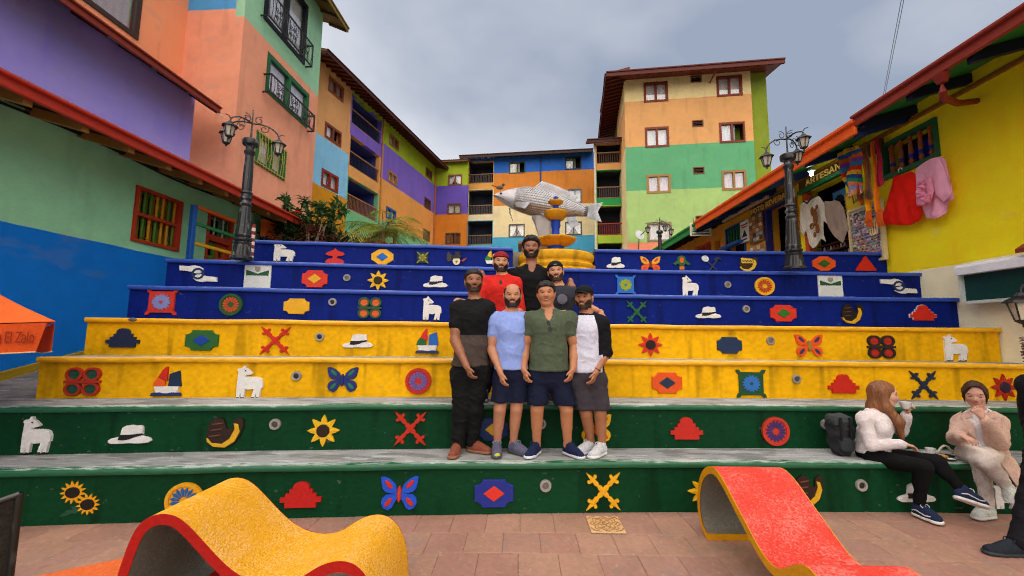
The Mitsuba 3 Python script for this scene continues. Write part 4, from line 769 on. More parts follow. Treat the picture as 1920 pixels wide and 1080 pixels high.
POUCH = smooth_poly([(-.48, .0), (-.4, .38), (-.22, .5), (-.05, .45), (.05, .12), (.2, .1), (.22, .4), (.36, .5), (.48, .44), (.5, .2), (.42, -.1), (.25, -.4), (.05, -.5), (-.25, -.48), (-.42, -.3)], .03)
HAND = [(-.5, .46), (-.48, .2), (-.2, .16), (.0, .06), (-.04, .2), (.05, .28), (.1, .3), (.06, .42), (-.1, .5), (-.22, .42)]
def decal(i, kind, x, z, w, h, *c):
    S = lambda g: sa.translate(sa.scale(g, w, h, origin=(0, 0)), x, z)
    names = {7: 'topmost blue step', 6: 'middle blue step', 5: 'lowest blue step', 4: 'upper yellow step', 3: 'lower yellow step', 2: 'upper green step', 1: 'bottom green step'}
    return S, names[i]
COLN = {}
def cname(c):
    r, g, b = (int(c[k:k + 2], 16) for k in (0, 2, 4))
    if max(r, g, b) < 75 and b - r < 25: return 'black' if max(r, g, b) < 60 else 'dark'
    if r > 180 and g > 120 and b < 70: return 'yellow'
    if r > 190 and g > 75 and b < 60: return 'orange'
    if r > 120 and g < 95 and b < 80: return 'red'
    if g > r and g > b: return 'green'
    if b > r and max(r, g, b) < 115: return 'navy'
    return 'blue' if b > r else 'tan'
seen = {}
def side(x): return 'far left' if x < -3.4 else ('left' if x < -1.45 else ('centre left' if x < 0 else ('centre right' if x < 1.5 else ('right' if x < 4.2 else 'far right'))))
for (i, kind, x, z, w, h, *c) in DECALS:
    S, step_name = decal(i, kind, x, z, w, h); on = f'on the {step_name}'; where = side(x)
    P_ = lambda root, name, g, y0, y1, col, bev=.004, **k: part(root, name, along(plate(S(g), y0, y1, bev), i), 'paint', col, False, **k)
    W_, K_ = 'd9d8d4', '19181a'
    if kind == 'light':
        t_ = thing('step_light', f'round grey step light {on}, {where}', 'light')
        L_ = lambda pr: along(mv(xf(lathe(pr, 20), rot((1, 0, 0), PI / 2)), x, -.002, z), i); r_ = .055
        part(t_, 'ring', L_([(r_, -.01), (r_, .012), (r_ * .9, .022), (r_ * .6, .022), (r_ * .55, .008)]), 'metal', '8e8a84', 40, w=.3); part(t_, 'lens', L_([(r_ * .54, .004), (r_ * .5, .010), (r_ * .2, .014), (.001, .015)]), 'paint', ('4a453e', '2a2622', '6a6660')[int(abs(x) * 10) % 3], 40)
        continue
    if kind == 'llama':
        t_ = thing('llama_plaque', f'white llama relief {on}, {where}', 'plaque'); P_(t_, 'body', LLAMA, -.026, .01, W_, .005); part(t_, 'eye', along(plate(circ(x - w * .17, z + h * .34, .008, 10), -.030, -.02), i), 'paint', K_)
        for hx in (-.40, -.235, .16, .34): P_(t_, 'hoof', sg.box(hx - .055, -.5, hx + .055, -.465), -.028, .0, '3a2a22', 0)
    elif kind == 'hat':
        t_ = thing('hat_plaque', f'white brimmed hat relief with black band {on}, {where}', 'plaque'); P_(t_, 'crown', HATC, -.022, .01, W_); P_(t_, 'brim', HATB, -.028, .01, W_, .005); P_(t_, 'band', HATN, -.031, -.0, K_, 0)
    elif kind in ('scallop', 'oct'):
        g = notched() if kind == 'scallop' else stepped(); two_ = c[1] != '-'
        t_ = thing('diamond_plaque', (f'{cname(c[0])} plaque with a {cname(c[1])} diamond {on}, {where}' if two_ else f'plain {cname(c[0])} eight sided plaque {on}, {where}'), 'plaque')
        P_(t_, 'plate', g, -.022, .01, c[0], .005 if kind == 'scallop' else 0)
        if two_: P_(t_, 'diamond', sg.Polygon([(-.27, 0), (0, .28), (.27, 0), (0, -.28)]), -.030, -.01, c[1], .003)
    elif kind == 'sunflower':
        t_ = thing('sunflower_plaque', f'{cname(c[0])} sunflower relief with dark centre {on}, {where}', 'plaque')
        P_(t_, 'petals', flower(), -.020, .01, c[0], 0); P_(t_, 'seed_disc', circ(0, 0, .20), -.034, .0, c[1], .006)
        for k in range(8): a = k * PI / 4; P_(t_, 'petal_rib', sa.rotate(sg.Polygon([(-.03, .2), (0, .46), (.03, .2)]), -math.degrees(a), origin=(0, 0)), -.026, -.0, c[0], 0)
    elif kind == 'sunflowers':
        t_ = thing('sunflower_pair_painting', f'pair of painted yellow sunflowers {on}, {where}', 'plaque')
        for (dx, dz, s_) in ((-.19, .17, .60), (.2, -.17, .54)):
            P_(t_, 'petals', sa.translate(sa.scale(flower(13, .3, .5, dx), s_ * 1.05, s_ * 1.1, origin=(0, 0)), dx, dz), -.006 - .003 * (dx > 0), .01, 'dc9a14', 0); P_(t_, 'seed_disc', sa.translate(ell(0, 0, .17, .15), dx, dz), -.012, 0, '1c1410', 0)
        for k in range(3): P_(t_, 'leaf', ell(-.3 + .12 * k, -.42 + .06 * k, .15, .05, 20 - 25 * k), -.004, .01, '1f4a34', 0)
    elif kind == 'cross':
        t_ = thing('cross_plaque', f'{cname(c[0])} diagonal cross relief with leafy ends {on}, {where}', 'plaque'); P_(t_, 'arms', crossp(), -.022, .01, c[0], 0); P_(t_, 'ridge', unary_union([sa.rotate(sg.box(-.018, -.5, .018, .5), a, origin=(0, 0)) for a in (42, -42)]), -.028, 0, c[0], 0)
    elif kind == 'cloud':
        t_ = thing('cloud_plaque', f'{cname(c[0])} stepped cloud relief {on}, {where}', 'plaque'); P_(t_, 'plate', CLOUD, -.024, .01, c[0], 0)
        if i == 5: P_(t_, 'outline', CLOUD.buffer(.022, join_style=2).difference(CLOUD.buffer(-.004)).difference(sg.box(-.6, -.6, .6, -.44)), -.012, .008, W_, 0)
    elif kind == 'butterfly':
        t_ = thing('butterfly_plaque', f'{cname(c[0])} butterfly relief {on}, {where}', 'plaque')
        for g, (ex, ez, an) in ((WING, (.28, .27, 52)), (WING2, (.28, -.26, -55))):
            lower = c[1] if (i == 7 and g is WING2) else c[0]
            for m_, f_ in ((g, lambda q: q), (fl(g), fl)):
                P_(t_, 'wing', m_, -.020, .01, lower, .004)
                spot = sa.translate(sa.rotate(sa.scale(circ(0, 0, 1, 16), .15, .06), an, origin=(0, 0)), ex, ez); P_(t_, 'wing_spot', f_(spot), -.025, 0, c[1] if i != 7 else 'b8481c', .003)
        P_(t_, 'body', ell(0, -.02, .055, .24), -.034, .01, c[2], .006)
    elif kind == 'quatre':
        t_ = thing('quatrefoil_plaque', f'four ringed {cname(c[0])} and {cname(c[1])} rosette relief {on}, {where}', 'plaque')
        for sx in (-1, 1):
            for sz in (-1, 1):
                P_(t_, 'ring', circ(sx * .25, sz * .26, .245).difference(circ(sx * .25, sz * .26, .17)), -.030, .01, c[0], 0); P_(t_, 'disc', circ(sx * .25, sz * .26, .18), -.015, .01, c[1], 0)
                for k in range(3): a = PI / 2 * sz + (k - 1) * 1.1; P_(t_, 'petal', sa.rotate(ell(sx * .25 + .08 * math.cos(a), sz * .26 + .08 * math.sin(a), .075, .035), math.degrees(a), origin='center'), -.022, 0, c[1], 0)
        P_(t_, 'bar', sg.box(-.5, -.045, .5, .045).union(circ(0, 0, .07)), -.034, .01, c[0], 0)
    elif kind == 'wheel':
        t_ = thing('wheel_plaque', f'round {cname(c[0])} wheel relief with {cname(c[1])} petals {on}, {where}', 'plaque'); P_(t_, 'disc', circ(0, 0, .5, 40), -.020, .01, c[0], .005)
        P_(t_, 'rim', circ(0, 0, .5, 40).difference(circ(0, 0, .40, 40)), -.030, .0, c[0], 0)
        for k in range(8):
            a = k * 45
            for da in (-11, 11): P_(t_, 'petal', sa.rotate(sg.Polygon([(-.012, .12), (-.05, .30), (0, .38), (.045, .30), (.012, .12)]), a + da, origin=(0, 0)), -.026, -.0, c[1], 0)
    elif kind == 'rosette':
        t_ = thing('square_rosette_plaque', f'square {cname(c[0])} plaque with a {cname(c[1])} rosette {on}, {where}', 'plaque')
        q = smooth_poly([(-.5, .5), (-.40, .5), (-.34, .41), (.34, .41), (.40, .5), (.5, .5), (.46, .38), (.40, .34), (.40, -.34), (.46, -.38), (.5, -.5), (.40, -.5), (.34, -.41), (-.34, -.41), (-.40, -.5), (-.5, -.5), (-.46, -.38), (-.40, -.34), (-.40, .34), (-.46, .38)], .006)
        P_(t_, 'plate', q, -.022, .01, c[0], 0)
        for k in range(8):
            for da in (-10, 10): P_(t_, 'petal', sa.rotate(sg.Polygon([(-.01, .05), (-.055, .22), (0, .33), (.05, .22), (.01, .05)]), k * 45 + da, origin=(0, 0)), -.028, 0, c[1], 0)
        P_(t_, 'centre', circ(0, 0, .05), -.032, 0, c[0], 0)
    elif kind == 'boat':
        t_ = thing('boat_plaque', f'sailing boat relief with bright sails {on}, {where}', 'plaque')
        P_(t_, 'fore_sail', sg.Polygon([(-.02, .5), (.0, .02), (-.12, .06), (-.3, .14), (-.2, .34), (-.1, .46)]), -.022, .01, c[1], 0); P_(t_, 'low_sail', sg.Polygon([(-.32, .13), (-.14, .05), (-.06, .0), (-.06, -.16), (-.46, -.16), (-.42, 0)]), -.022, .01, c[0], 0)
        P_(t_, 'main_sail', sg.Polygon([(.07, .25), (.38, .36), (.47, -.16), (.05, -.16)]), -.022, .01, c[2], 0); P_(t_, 'hull', sg.Polygon([(-.42, -.17), (.42, -.17), (.36, -.4), (-.34, -.4)]), -.026, .01, W_, .004)
        if i != 7: P_(t_, 'sea', smooth_poly([(-.5, -.48), (-.46, -.38), (-.2, -.36), (0, -.41), (.2, -.36), (.46, -.38), (.5, -.48)], .006), -.030, .01, '23305c', 0)
    elif kind == 'pouch':
        t_ = thing('pouch_plaque', f'dark leather pouch relief with yellow strap {on}, {where}', 'plaque'); P_(t_, 'body', POUCH, -.022, .01, c[1], 0)
        st_ = smooth_poly([(-.46, -.14), (-.32, -.34), (-.05, -.38), (.16, -.2), (.28, .12), (.24, .3), (.36, .28), (.42, .02), (.3, -.3), (.05, -.5), (-.26, -.47), (-.44, -.3)], .01); P_(t_, 'strap', st_, -.030, .0, c[0], .003)
        for k in range(3): P_(t_, 'band', ell(-.18 - .03 * k, .3 - .2 * k, .17, .022, 8), -.030, .0, '6a3a2c', 0)
        if i == 7: P_(t_, 'flap', smooth_poly([(-.4, .42), (.2, .36), (.24, .05), (-.38, .05)], .02), -.034, 0, c[0], 0); P_(t_, 'zigzag', sg.LineString([(-.34 + .07 * k, .2 + .05 * (-1) ** k) for k in range(8)]).buffer(.018), -.037, 0, K_, 0)
    elif kind == 'hands':
        t_ = thing('hands_plaque', f'two white hands around a blue ring relief {on}, {where}', 'plaque')
        up = smooth_poly([(-.5, .46), (-.48, .18), (-.18, .12), (-.06, .0), (-.02, .12), (.1, .16), (.12, .3), (.02, .44), (-.1, .5), (-.24, .44)], .01); P_(t_, 'upper_hand', up, -.024, .01, W_, 0); P_(t_, 'lower_hand', sa.rotate(up, 180, origin=(0, 0)), -.024, .01, W_, 0)
        P_(t_, 'ring', sa.scale(circ(0, 0, .30).difference(circ(0, 0, .2)), .55, 1.15, origin=(0, 0)), -.030, .01, '1d3358', 0); P_(t_, 'palm', ell(0, .12, .08, .1).union(ell(0, -.14, .08, .1)), -.020, 0, 'c8ccd4', 0)
    elif kind == 'panel':
        t_ = thing('white_panel', f'white panel with green pennant and grey crest {on}, {where}', 'panel'); P_(t_, 'plate', sg.box(-.5, -.5, .5, .5), -.016, .01, 'cfd2d2', .003); P_(t_, 'green_band', smooth_poly([(-.42, .26), (-.2, .18), (0, .10), (.2, .18), (.42, .26), (.42, .03), (-.42, .03)], .004), -.022, 0, '1f5230', 0); P_(t_, 'crest', smooth_poly([(-.1, .40), (.1, .40), (.1, .26), (0, .16), (-.1, .26)], .01), -.024, 0, '8a8c80', 0)
    elif kind == 'pyramid':
        t_ = thing('pyramid_plaque', f'red stepped pyramid relief {on}, {where}', 'plaque'); P_(t_, 'plate', unary_union([sg.box(-.5 + .05 * k, -.5, .5 - .05 * k, -.34 + .093 * k) for k in range(9)] + [circ(0, .42, .08, 12)]), -.022, .01, c[0], 0)
    elif kind == 'idol':
        t_ = thing('figure_plaque', f'red bell shaped ornament relief {on}, {where}', 'plaque'); P_(t_, 'plate', smooth_poly([(0, .5), (.1, .34), (.42, .2), (.5, .06), (.34, -.02), (.12, -.04), (.1, -.16), (.36, -.24), (.5, -.4), (.46, -.5), (-.46, -.5), (-.5, -.4), (-.36, -.24), (-.1, -.16), (-.12, -.04), (-.34, -.02), (-.5, .06), (-.42, .2), (-.1, .34)], .02), -.022, .01, 'c62a1c', 0)
    elif kind == 'knot':
        t_ = thing('knot_plaque', f'small green and yellow woven knot relief {on}, {where}', 'plaque'); P_(t_, 'plate', smooth_poly([(-.5, .5), (-.3, .38), (.3, .38), (.5, .5), (.38, .3), (.38, -.3), (.5, -.5), (.3, -.38), (-.3, -.38), (-.5, -.5), (-.38, -.3), (-.38, .3)], .01), -.018, .01, '243a2a', 0); P_(t_, 'arms', unary_union([sa.rotate(sg.box(-.05, -.56, .05, .56), a, origin=(0, 0)) for a in (45, -45)]).intersection(sg.box(-.46, -.46, .46, .46)), -.026, 0, '7a7a2c', 0)
        for k in range(4): P_(t_, 'bead', circ(.2 * math.cos(k * PI / 2), .2 * math.sin(k * PI / 2), .07), -.028, 0, 'b09a3a', 0)
    elif kind == 'face':
        t_ = thing('muleteer_plaque', f'white and brown bag, hat and pipe relief {on}, {where}', 'plaque'); P_(t_, 'bag', smooth_poly([(-.5, .3), (-.42, .5), (-.3, .3), (-.2, .12), (-.28, -.2), (-.44, -.3), (-.5, -.1)], .02), -.02, .01, '3a3634', 0); P_(t_, 'face', ell(-.02, -.2, .18, .3), -.022, .01, 'd8cfae', 0); P_(t_, 'hat', smooth_poly([(-.3, .12), (-.1, .22), (-.1, .46), (.12, .46), (.16, .2), (.24, .14), (.14, .0), (-.16, -.04)], .02), -.030, .01, '2c2420', 0); P_(t_, 'moustache', sg.Polygon([(-.1, -.2), (.06, -.2), (-.02, -.38)]), -.028, 0, '8a6a30', 0); P_(t_, 'pipe', sg.Polygon([(.22, -.2), (.3, -.08), (.5, .06), (.42, -.12), (.3, -.26)]), -.024, .01, 'a83a3a', 0)
    elif kind == 'plant':
        t_ = thing('flower_plaque', f'green leafed orange flower in a pot relief {on}, {where}', 'plaque'); P_(t_, 'leaves', smooth_poly([(0, .5), (.2, .42), (.24, .2), (.5, -.02), (.36, -.1), (.2, .0), (.08, -.14), (-.08, -.14), (-.2, .0), (-.36, -.1), (-.5, -.02), (-.24, .2), (-.2, .42)], .02), -.020, .01, '24602c', 0); P_(t_, 'flower', ell(0, .2, .12, .18), -.028, .0, 'd8581c', 0); P_(t_, 'pot', sg.box(-.13, -.36, .13, -.16), -.024, .01, 'c86a24', 0); P_(t_, 'saucer', sg.box(-.16, -.5, .16, -.38), -.024, .01, '1f5a34', 0)
    elif kind == 'tools':
        t_ = thing('tools_plaque', f'crossed white shovel and grey pickaxe relief {on}, {where}', 'plaque'); P_(t_, 'blade', ell(-.34, .32, .17, .2, 35), -.022, .01, 'c9ccd0', 0); P_(t_, 'handles', unary_union([sg.LineString([(-.28, .2), (.3, -.5)]).buffer(.04), sg.LineString([(.3, .34), (-.2, -.5)]).buffer(.04)]), -.018, .01, '2c3050', 0); P_(t_, 'pick', smooth_poly([(.02, .16), (.16, .38), (.32, .44), (.5, .2), (.3, .32), (.16, .24)], .01), -.026, .01, '30303c', 0)
# ---------------------------------------------------------------- lamp posts
def lamp_post(base, H, r0, arms, label, sc=1.0, group=None):
    t_ = thing('street_lamp', label, 'street lamp', group); x, y, z = base
    k = H / 1.82
    flute = lambda a, zz: 1 + .05 * np.cos(12 * a) * (((zz > .03) & (zz < .21)) | ((zz > .36) & (zz < .78)) | ((zz > 1.05) & (zz < 1.55)))
    pr = [(.24, 0), (.24, .03), (.195, .05), (.165, .20), (.17, .215), (.185, .23), (.185, .245), (.155, .255), (.19, .28), (.19, .30), (.15, .315), (.17, .345), (.17, .36), (.155, .37), (.14, .5), (.115, .76), (.105, .78), (.13, .80), (.135, .82), (.11, .84), (.10, .87), (.135, .895), (.135, .915), (.105, .935), (.10, .97), (.125, .985), (.125, 1.0), (.10, 1.02), (.105, 1.05), (.098, 1.3), (.088, 1.55), (.09, 1.57), (.115, 1.60), (.12, 1.63), (.095, 1.65), (.09, 1.69), (.105, 1.71), (.165, 1.73), (.172, 1.75), (.172, 1.80), (.15, 1.82)]
    part(t_, 'column', lathe([(a * r0 / .24, b * k) for a, b in pr], 48, base, lambda a, zz: flute(a, zz / k)), 'metal', '1b1c1f', 35, w=.75)
    ms = [tube([(0, 0, H), (0, 0, H + .46 * sc)], [.014, .008], 6)]
    hz = H + .25 * sc
    for (dx, dy, dz) in arms:
        L_ = math.hypot(dx, dy); u = np.array([dx / L_, dy / L_, 0]); e = L_
        pts = [u * s_ * e + [0, 0, hz + q * sc] for s_, q in ((-.02, 0), (.3, .02), (.6, .015), (.82, -.02), (.93, -.05), (1.0, -.09))]
        pts = [p + [0, 0, dz * i_ / 5] for i_, p in enumerate(pts)]; ms.append(tube(pts, .011 * sc, 6)); tip = np.array(pts[-1])
        ms.append(tube([tip + [0, 0, .02], tip + u * .03 + [0, 0, .05], tip + u * .075 + [0, 0, .045]], .007 * sc, 5))
        for a0, s_ in ((.25, 1), (.45, -1)):
            c = u * e * a0; t2 = np.linspace(0, 1, 14); an = s_ * 2.3 * PI * t2 + 1; rr_ = .065 * sc * (1 - .7 * t2)
            ms.append(tube([c + u * r_ * math.cos(q) + [0, 0, hz + s_ * .06 * sc + r_ * math.sin(q)] for q, r_ in zip(an, rr_)], .006 * sc, 4))
        fr_, gl = lantern(None, lambda m, tip=tip: mv(m, x + tip[0], y + tip[1], z + tip[2] - .015), .82 * sc)
        lt = part(t_, 'lantern', fr_, 'metal', '17181a', w=.35); part(lt, 'glass', gl, 'paint', 'b9b0a0')
    part(t_, 'arm', mv(cat(ms), *base), 'metal', '17181a', w=.3)
lamp_post((-4.03, 6.13, 2.658), 1.80, .15, [(-.31, -.08, -.0), (.34, .14, -.07), (-.12, -.30, .0)], 'black lamp post before the green house on the left')
lamp_post((4.18, 6.70, 2.658), 1.83, .155, [(-.36, -.05, -.12), (.13, -.20, .11), (.24, .14, .02)], 'black fluted lamp post in front of the shops on the right')
lamp_post((-3.42, 11.5, 3.085), 1.32, .12, [(-.36, -.1, 0), (.30, .1, 0), (-.1, -.3, 0)], 'small far lamp post before the green wall on the left', .8)
lamp_post((3.68, 11.5, 3.085), 1.36, .12, [(-.34, -.1, 0), (.34, .1, 0), (.05, -.3, 0)], 'small far lamp post before the tower on the right', .8)
# ---------------------------------------------------------------- fountain
f = thing('fountain', 'three tiered fountain with ochre bowls and blue stem', 'fountain'); FX, FY = .606, 7.62
OC, BL = 'cb8f22', '173a9a'
def octo(prof, n=8, a0=PI / 8): return xf(lathe(prof, n), rot((0, 0, 1), a0))
sq = lambda prof: xf(lathe(prof, 4), rot((0, 0, 1), PI / 4))
R2 = 2 ** .5
part(f, 'plinth', mv(lathe([(a * .64, b) for a, b in [(1.12, 2.65), (1.12, 2.70), (1.05, 2.735), (1.08, 2.76), (1.08, 2.80), (1.0, 2.83), (.99, 2.86), (1.04, 2.90), (1.04, 2.985), (.98, 3.02), (.3, 3.03)]], 40), FX, FY, 0), 'riser', 'd09a1e', 50)
part(f, 'stem', mv(lathe([(.17, 3.02), (.15, 3.05), (.14, 3.12), (.15, 3.20)], 20), FX, FY, 0), 'paint', BL, 40)
part(f, 'lower_bowl', mv(octo([(.15, 3.18), (.25, 3.21), (.37, 3.28), (.385, 3.305), (.37, 3.32), (.3, 3.315), (.05, 3.27)]), FX, FY, 0), 'riser', OC, 20)
part(f, 'middle_stem', mv(lathe([(.10, 3.28), (.095, 3.36), (.07, 3.40), (.068, 3.5), (.085, 3.56), (.08, 3.62), (.095, 3.66)], 20), FX, FY, 0), 'paint', BL, 40)
part(f, 'middle_bowl', mv(lathe([(.09, 3.65), (.14, 3.67), (.19, 3.73), (.215, 3.78), (.215, 3.80), (.17, 3.83), (.05, 3.84)], 28), FX, FY, 0), 'riser', OC, 40)
part(f, 'upper_stem', mv(lathe([(.06, 3.82), (.05, 3.85), (.045, 3.9), (.06, 3.93)], 16), FX, FY, 0), 'paint', BL, 40)
part(f, 'upper_bowl', mv(lathe([(.05, 3.92), (.10, 3.95), (.135, 3.98), (.14, 4.0), (.11, 4.02), (.03, 4.02)], 24), FX, FY, 0), 'riser', OC, 40)
part(f, 'finial', mv(lathe([(.03, 4.01), (.03, 4.03), (.045, 4.05), (.045, 4.075), (.02, 4.10), (.001, 4.11)], 16), FX, FY, 0), 'paint', BL, 40)
# ---------------------------------------------------------------- fish statue
F_ = thing('fish_statue', 'big silver carp statue raised on a curved stand behind the fountain', 'statue')
FO = np.array([0, 10.5, 0])
nose, tail = np.array([-.72, 0, 5.07]), np.array([1.62, 0, 4.66])
AX = (tail - nose)[[0, 2]]; LEN = np.linalg.norm(AX); AX /= LEN; NR = np.array([-AX[1], AX[0]])
sx_ = np.array([0, .03, .08, .15, .22, .32, .42, .52, .62, .72, .82, .90, .96, 1.0]); top = np.array([.0, .06, .13, .20, .27, .345, .37, .365, .335, .29, .23, .175, .145, .14]); bot = np.array([-.0, -.04, -.10, -.17, -.235, -.30, -.335, -.335, -.30, -.25, -.20, -.15, -.13, -.135]); wid = np.array([.0, .05, .10, .14, .17, .19, .195, .19, .17, .14, .10, .07, .05, .035])
def fish_pt(s, a):
    """Point on the body: s along it, a the angle round it (0 = towards the camera, pi/2 = the back)."""
    t_, b_, w_ = np.interp(s, sx_, top), np.interp(s, sx_, bot), np.interp(s, sx_, wid)
    h_ = np.where(np.sin(a) > 0, t_, -b_) * np.sin(a); d_ = -w_ * np.cos(a)
    p2 = nose[[0, 2]] + np.multiply.outer(s * LEN, AX) + h_[..., None] * NR
    return np.stack([p2[..., 0], 10.5 + d_, p2[..., 1]], -1)
S_, A_ = np.meshgrid(np.linspace(0, 1, 60), np.linspace(0, 2 * PI, 33), indexing='ij'); V = fish_pt(S_, A_)
bm = grid(lambda u, v: tuple(np.moveaxis(fish_pt(u, v * 2 * PI), -1, 0)), 60, 33)
part(F_, 'body', bm, 'silver', '4c4846', True, w=.1)
scv, scf, o_ = [], [], 0; belly = []
scl = {0: [], 1: []}
for side_ in (0, 1):
    for r_ in range(15):
        a = (-1.28 + 2.56 * r_ / 14); a = a if side_ == 0 else PI - a
        for k in range(30):
            s = .235 + (k + .5 * (r_ % 2)) * .0245
            if s > .965: continue
            da = .088; ds = .0150; uu, vv = [], []
            P0 = fish_pt(np.array([s - ds, s - ds * .2, s + ds * .75, s + ds * 1.0, s + ds * .75, s - ds * .2]), np.array([a, a + da, a + da * .7, a, a - da * .7, a - da])); c = P0.mean(0); n = c - fish_pt(np.array([s]), np.array([a]))[0] * 0 - np.array([c[0], 10.5, c[2]]); n = np.array([0, -1 if side_ == 0 else 1, 0]) * math.cos(a if side_ == 0 else PI - a) + np.array([NR[0], 0, NR[1]]) * math.sin(a)
            lift = np.array([.002, .006, .022, .028, .022, .006])[:, None] * n; top_ = P0 + lift; mid = c + n * .014
            q = TM(np.vstack([top_, [mid]]), [[6, j, (j + 1) % 6] for j in range(6)])
            scl[0 if math.sin(a) > -.22 else 1].append(q)
part(F_, 'scales', cat(scl[0]), 'silver', 'b4b5b8', False, w=.15, kind='stuff'); part(F_, 'belly_scales', cat(scl[1]), 'silver', 'a98c74', False, w=.15, kind='stuff', label='brownish belly scales')
hd = grid(lambda u, v: tuple(np.moveaxis(fish_pt(u * .235, v * 2 * PI) + .0, -1, 0)), 14, 33); hd = TM((hd.vertices - [nose[0] + .25, 10.5, nose[2]]) * [1.0, 1.06, 1.05] + [nose[0] + .25, 10.5, nose[2]], hd.faces)
part(F_, 'head', hd, 'silver', 'b3b0b4', True, w=.2)
part(F_, 'mouth', tube([fish_pt(np.array([s]), np.array([-.25 - .6 * (s / .2)]))[0] + [0, -.012, 0] for s in np.linspace(.01, .2, 8)], .012, 5), 'silver', '6a5048', True); part(F_, 'eye', mv(trimesh.creation.icosphere(2, .032), *(fish_pt(np.array([.085]), np.array([.38]))[0] + [0, .0, 0])), 'flat', '1a1a1c', True)
def fin(root_pts, tip_pts, n, col='b2b6bc', th=.012, name='fin'):
    a, b = np.array(root_pts, float), np.array(tip_pts, float); ms = []
    for k in range(n):
        t0, t1 = k / n, (k + .86) / n
        ip = lambda P__, t: np.array([np.interp(t, np.linspace(0, 1, len(P__)), P__[:, j]) for j in range(3)])
        q = [ip(a, t0), ip(a, t1), ip(b, t1), ip(b, t0)]; ms.append(hull([p + d_ for p in q for d_ in ([0, th, 0], [0, -th, 0])] + [(q[0] + q[1] + q[2] + q[3]) / 4 + [0, th * 1.8, 0], (q[0] + q[1] + q[2] + q[3]) / 4 - [0, th * 1.8, 0]]))
    part(F_, name, cat(ms), 'silver', col, False, w=.3)
ap = lambda s, h: [*(nose[[0, 2]] + s * LEN * AX + h * NR)]
q3 = lambda s, h, y=10.5: (ap(s, h)[0], y, ap(s, h)[1])
fin([q3(.40, .35), q3(.55, .33), q3(.7, .28), q3(.83, .21)], [q3(.475, .57), q3(.60, .53), q3(.74, .45), q3(.875, .335)], 17, name='dorsal_fin')
fin([q3(.975, .13), q3(.985, 0), q3(.975, -.13)], [q3(1.14, .31), q3(1.10, .04), q3(1.16, -.20)], 13, name='tail_fin')
fin([q3(.245, -.14, 10.30), q3(.265, -.24, 10.30)], [q3(.40, -.11, 10.20), q3(.36, -.28, 10.22)], 6, name='pectoral_fin'); fin([q3(.52, -.28, 10.36), q3(.56, -.33, 10.36)], [q3(.64, -.24, 10.32), q3(.64, -.36, 10.32)], 5, name='pelvic_fin'); fin([q3(.78, -.22), q3(.88, -.17)], [q3(.86, -.48), q3(.94, -.36)], 7, name='anal_fin')
part(F_, 'barbel', tube([q3(.20, -.27, 10.42), q3(.215, -.40, 10.42), q3(.265, -.60, 10.42)], [.022, .014, .004], 6), 'silver', '5a4a42', True)
stp = [(.27, 4.52), (.35, 4.34), (.42, 4.12), (.43, 3.86), (.64, 3.86), (.68, 4.05), (.80, 4.28), (.62, 4.52)]
part(F_, 'stand', plate(sg.Polygon(stp).buffer(.02), 10.40, 10.60, .0), 'concrete', 'a9a29e')
part(F_, 'base', [hull([(-.08, 10.0, 3.80), (.38, 9.9, 3.90), (.98, 10.1, 3.84), (.98, 11.0, 3.84), (-.08, 11, 3.80), (-.08, 10.0, 3.74), (.38, 9.9, 3.84), (.98, 10.1, 3.78), (.98, 11, 3.78), (-.08, 11, 3.74)]), box(.0, .92, 10.12, 10.9, 3.0, 3.79)], 'concrete', '8a6f5e')
pg = thing('pigeon', 'grey pigeon perched on the nose of the fish statue', 'bird')
part(pg, 'body', mv(xf(trimesh.creation.icosphere(2, 1), np.diag([.09, .05, .05, 1])), -.55, 10.5, 5.27), 'cloth', '5a5450', True); part(pg, 'head', mv(trimesh.creation.icosphere(2, .035), -.46, 10.5, 5.34), 'cloth', '4a4644', True); part(pg, 'tail', hull([(-.62, 10.48, 5.28), (-.62, 10.52, 5.28), (-.75, 10.46, 5.33), (-.75, 10.54, 5.33), (-.74, 10.5, 5.31)]), 'cloth', '4a4440'); part(pg, 'beak', hull([(-.43, 10.49, 5.34), (-.43, 10.51, 5.34), (-.43, 10.5, 5.33), (-.40, 10.5, 5.335)]), 'paint', '2a2622')
part(pg, 'leg', tube([(-.54, 10.5, 5.24), (-.54, 10.5, 5.14)], .006, 5), 'paint', '8a4a3a')
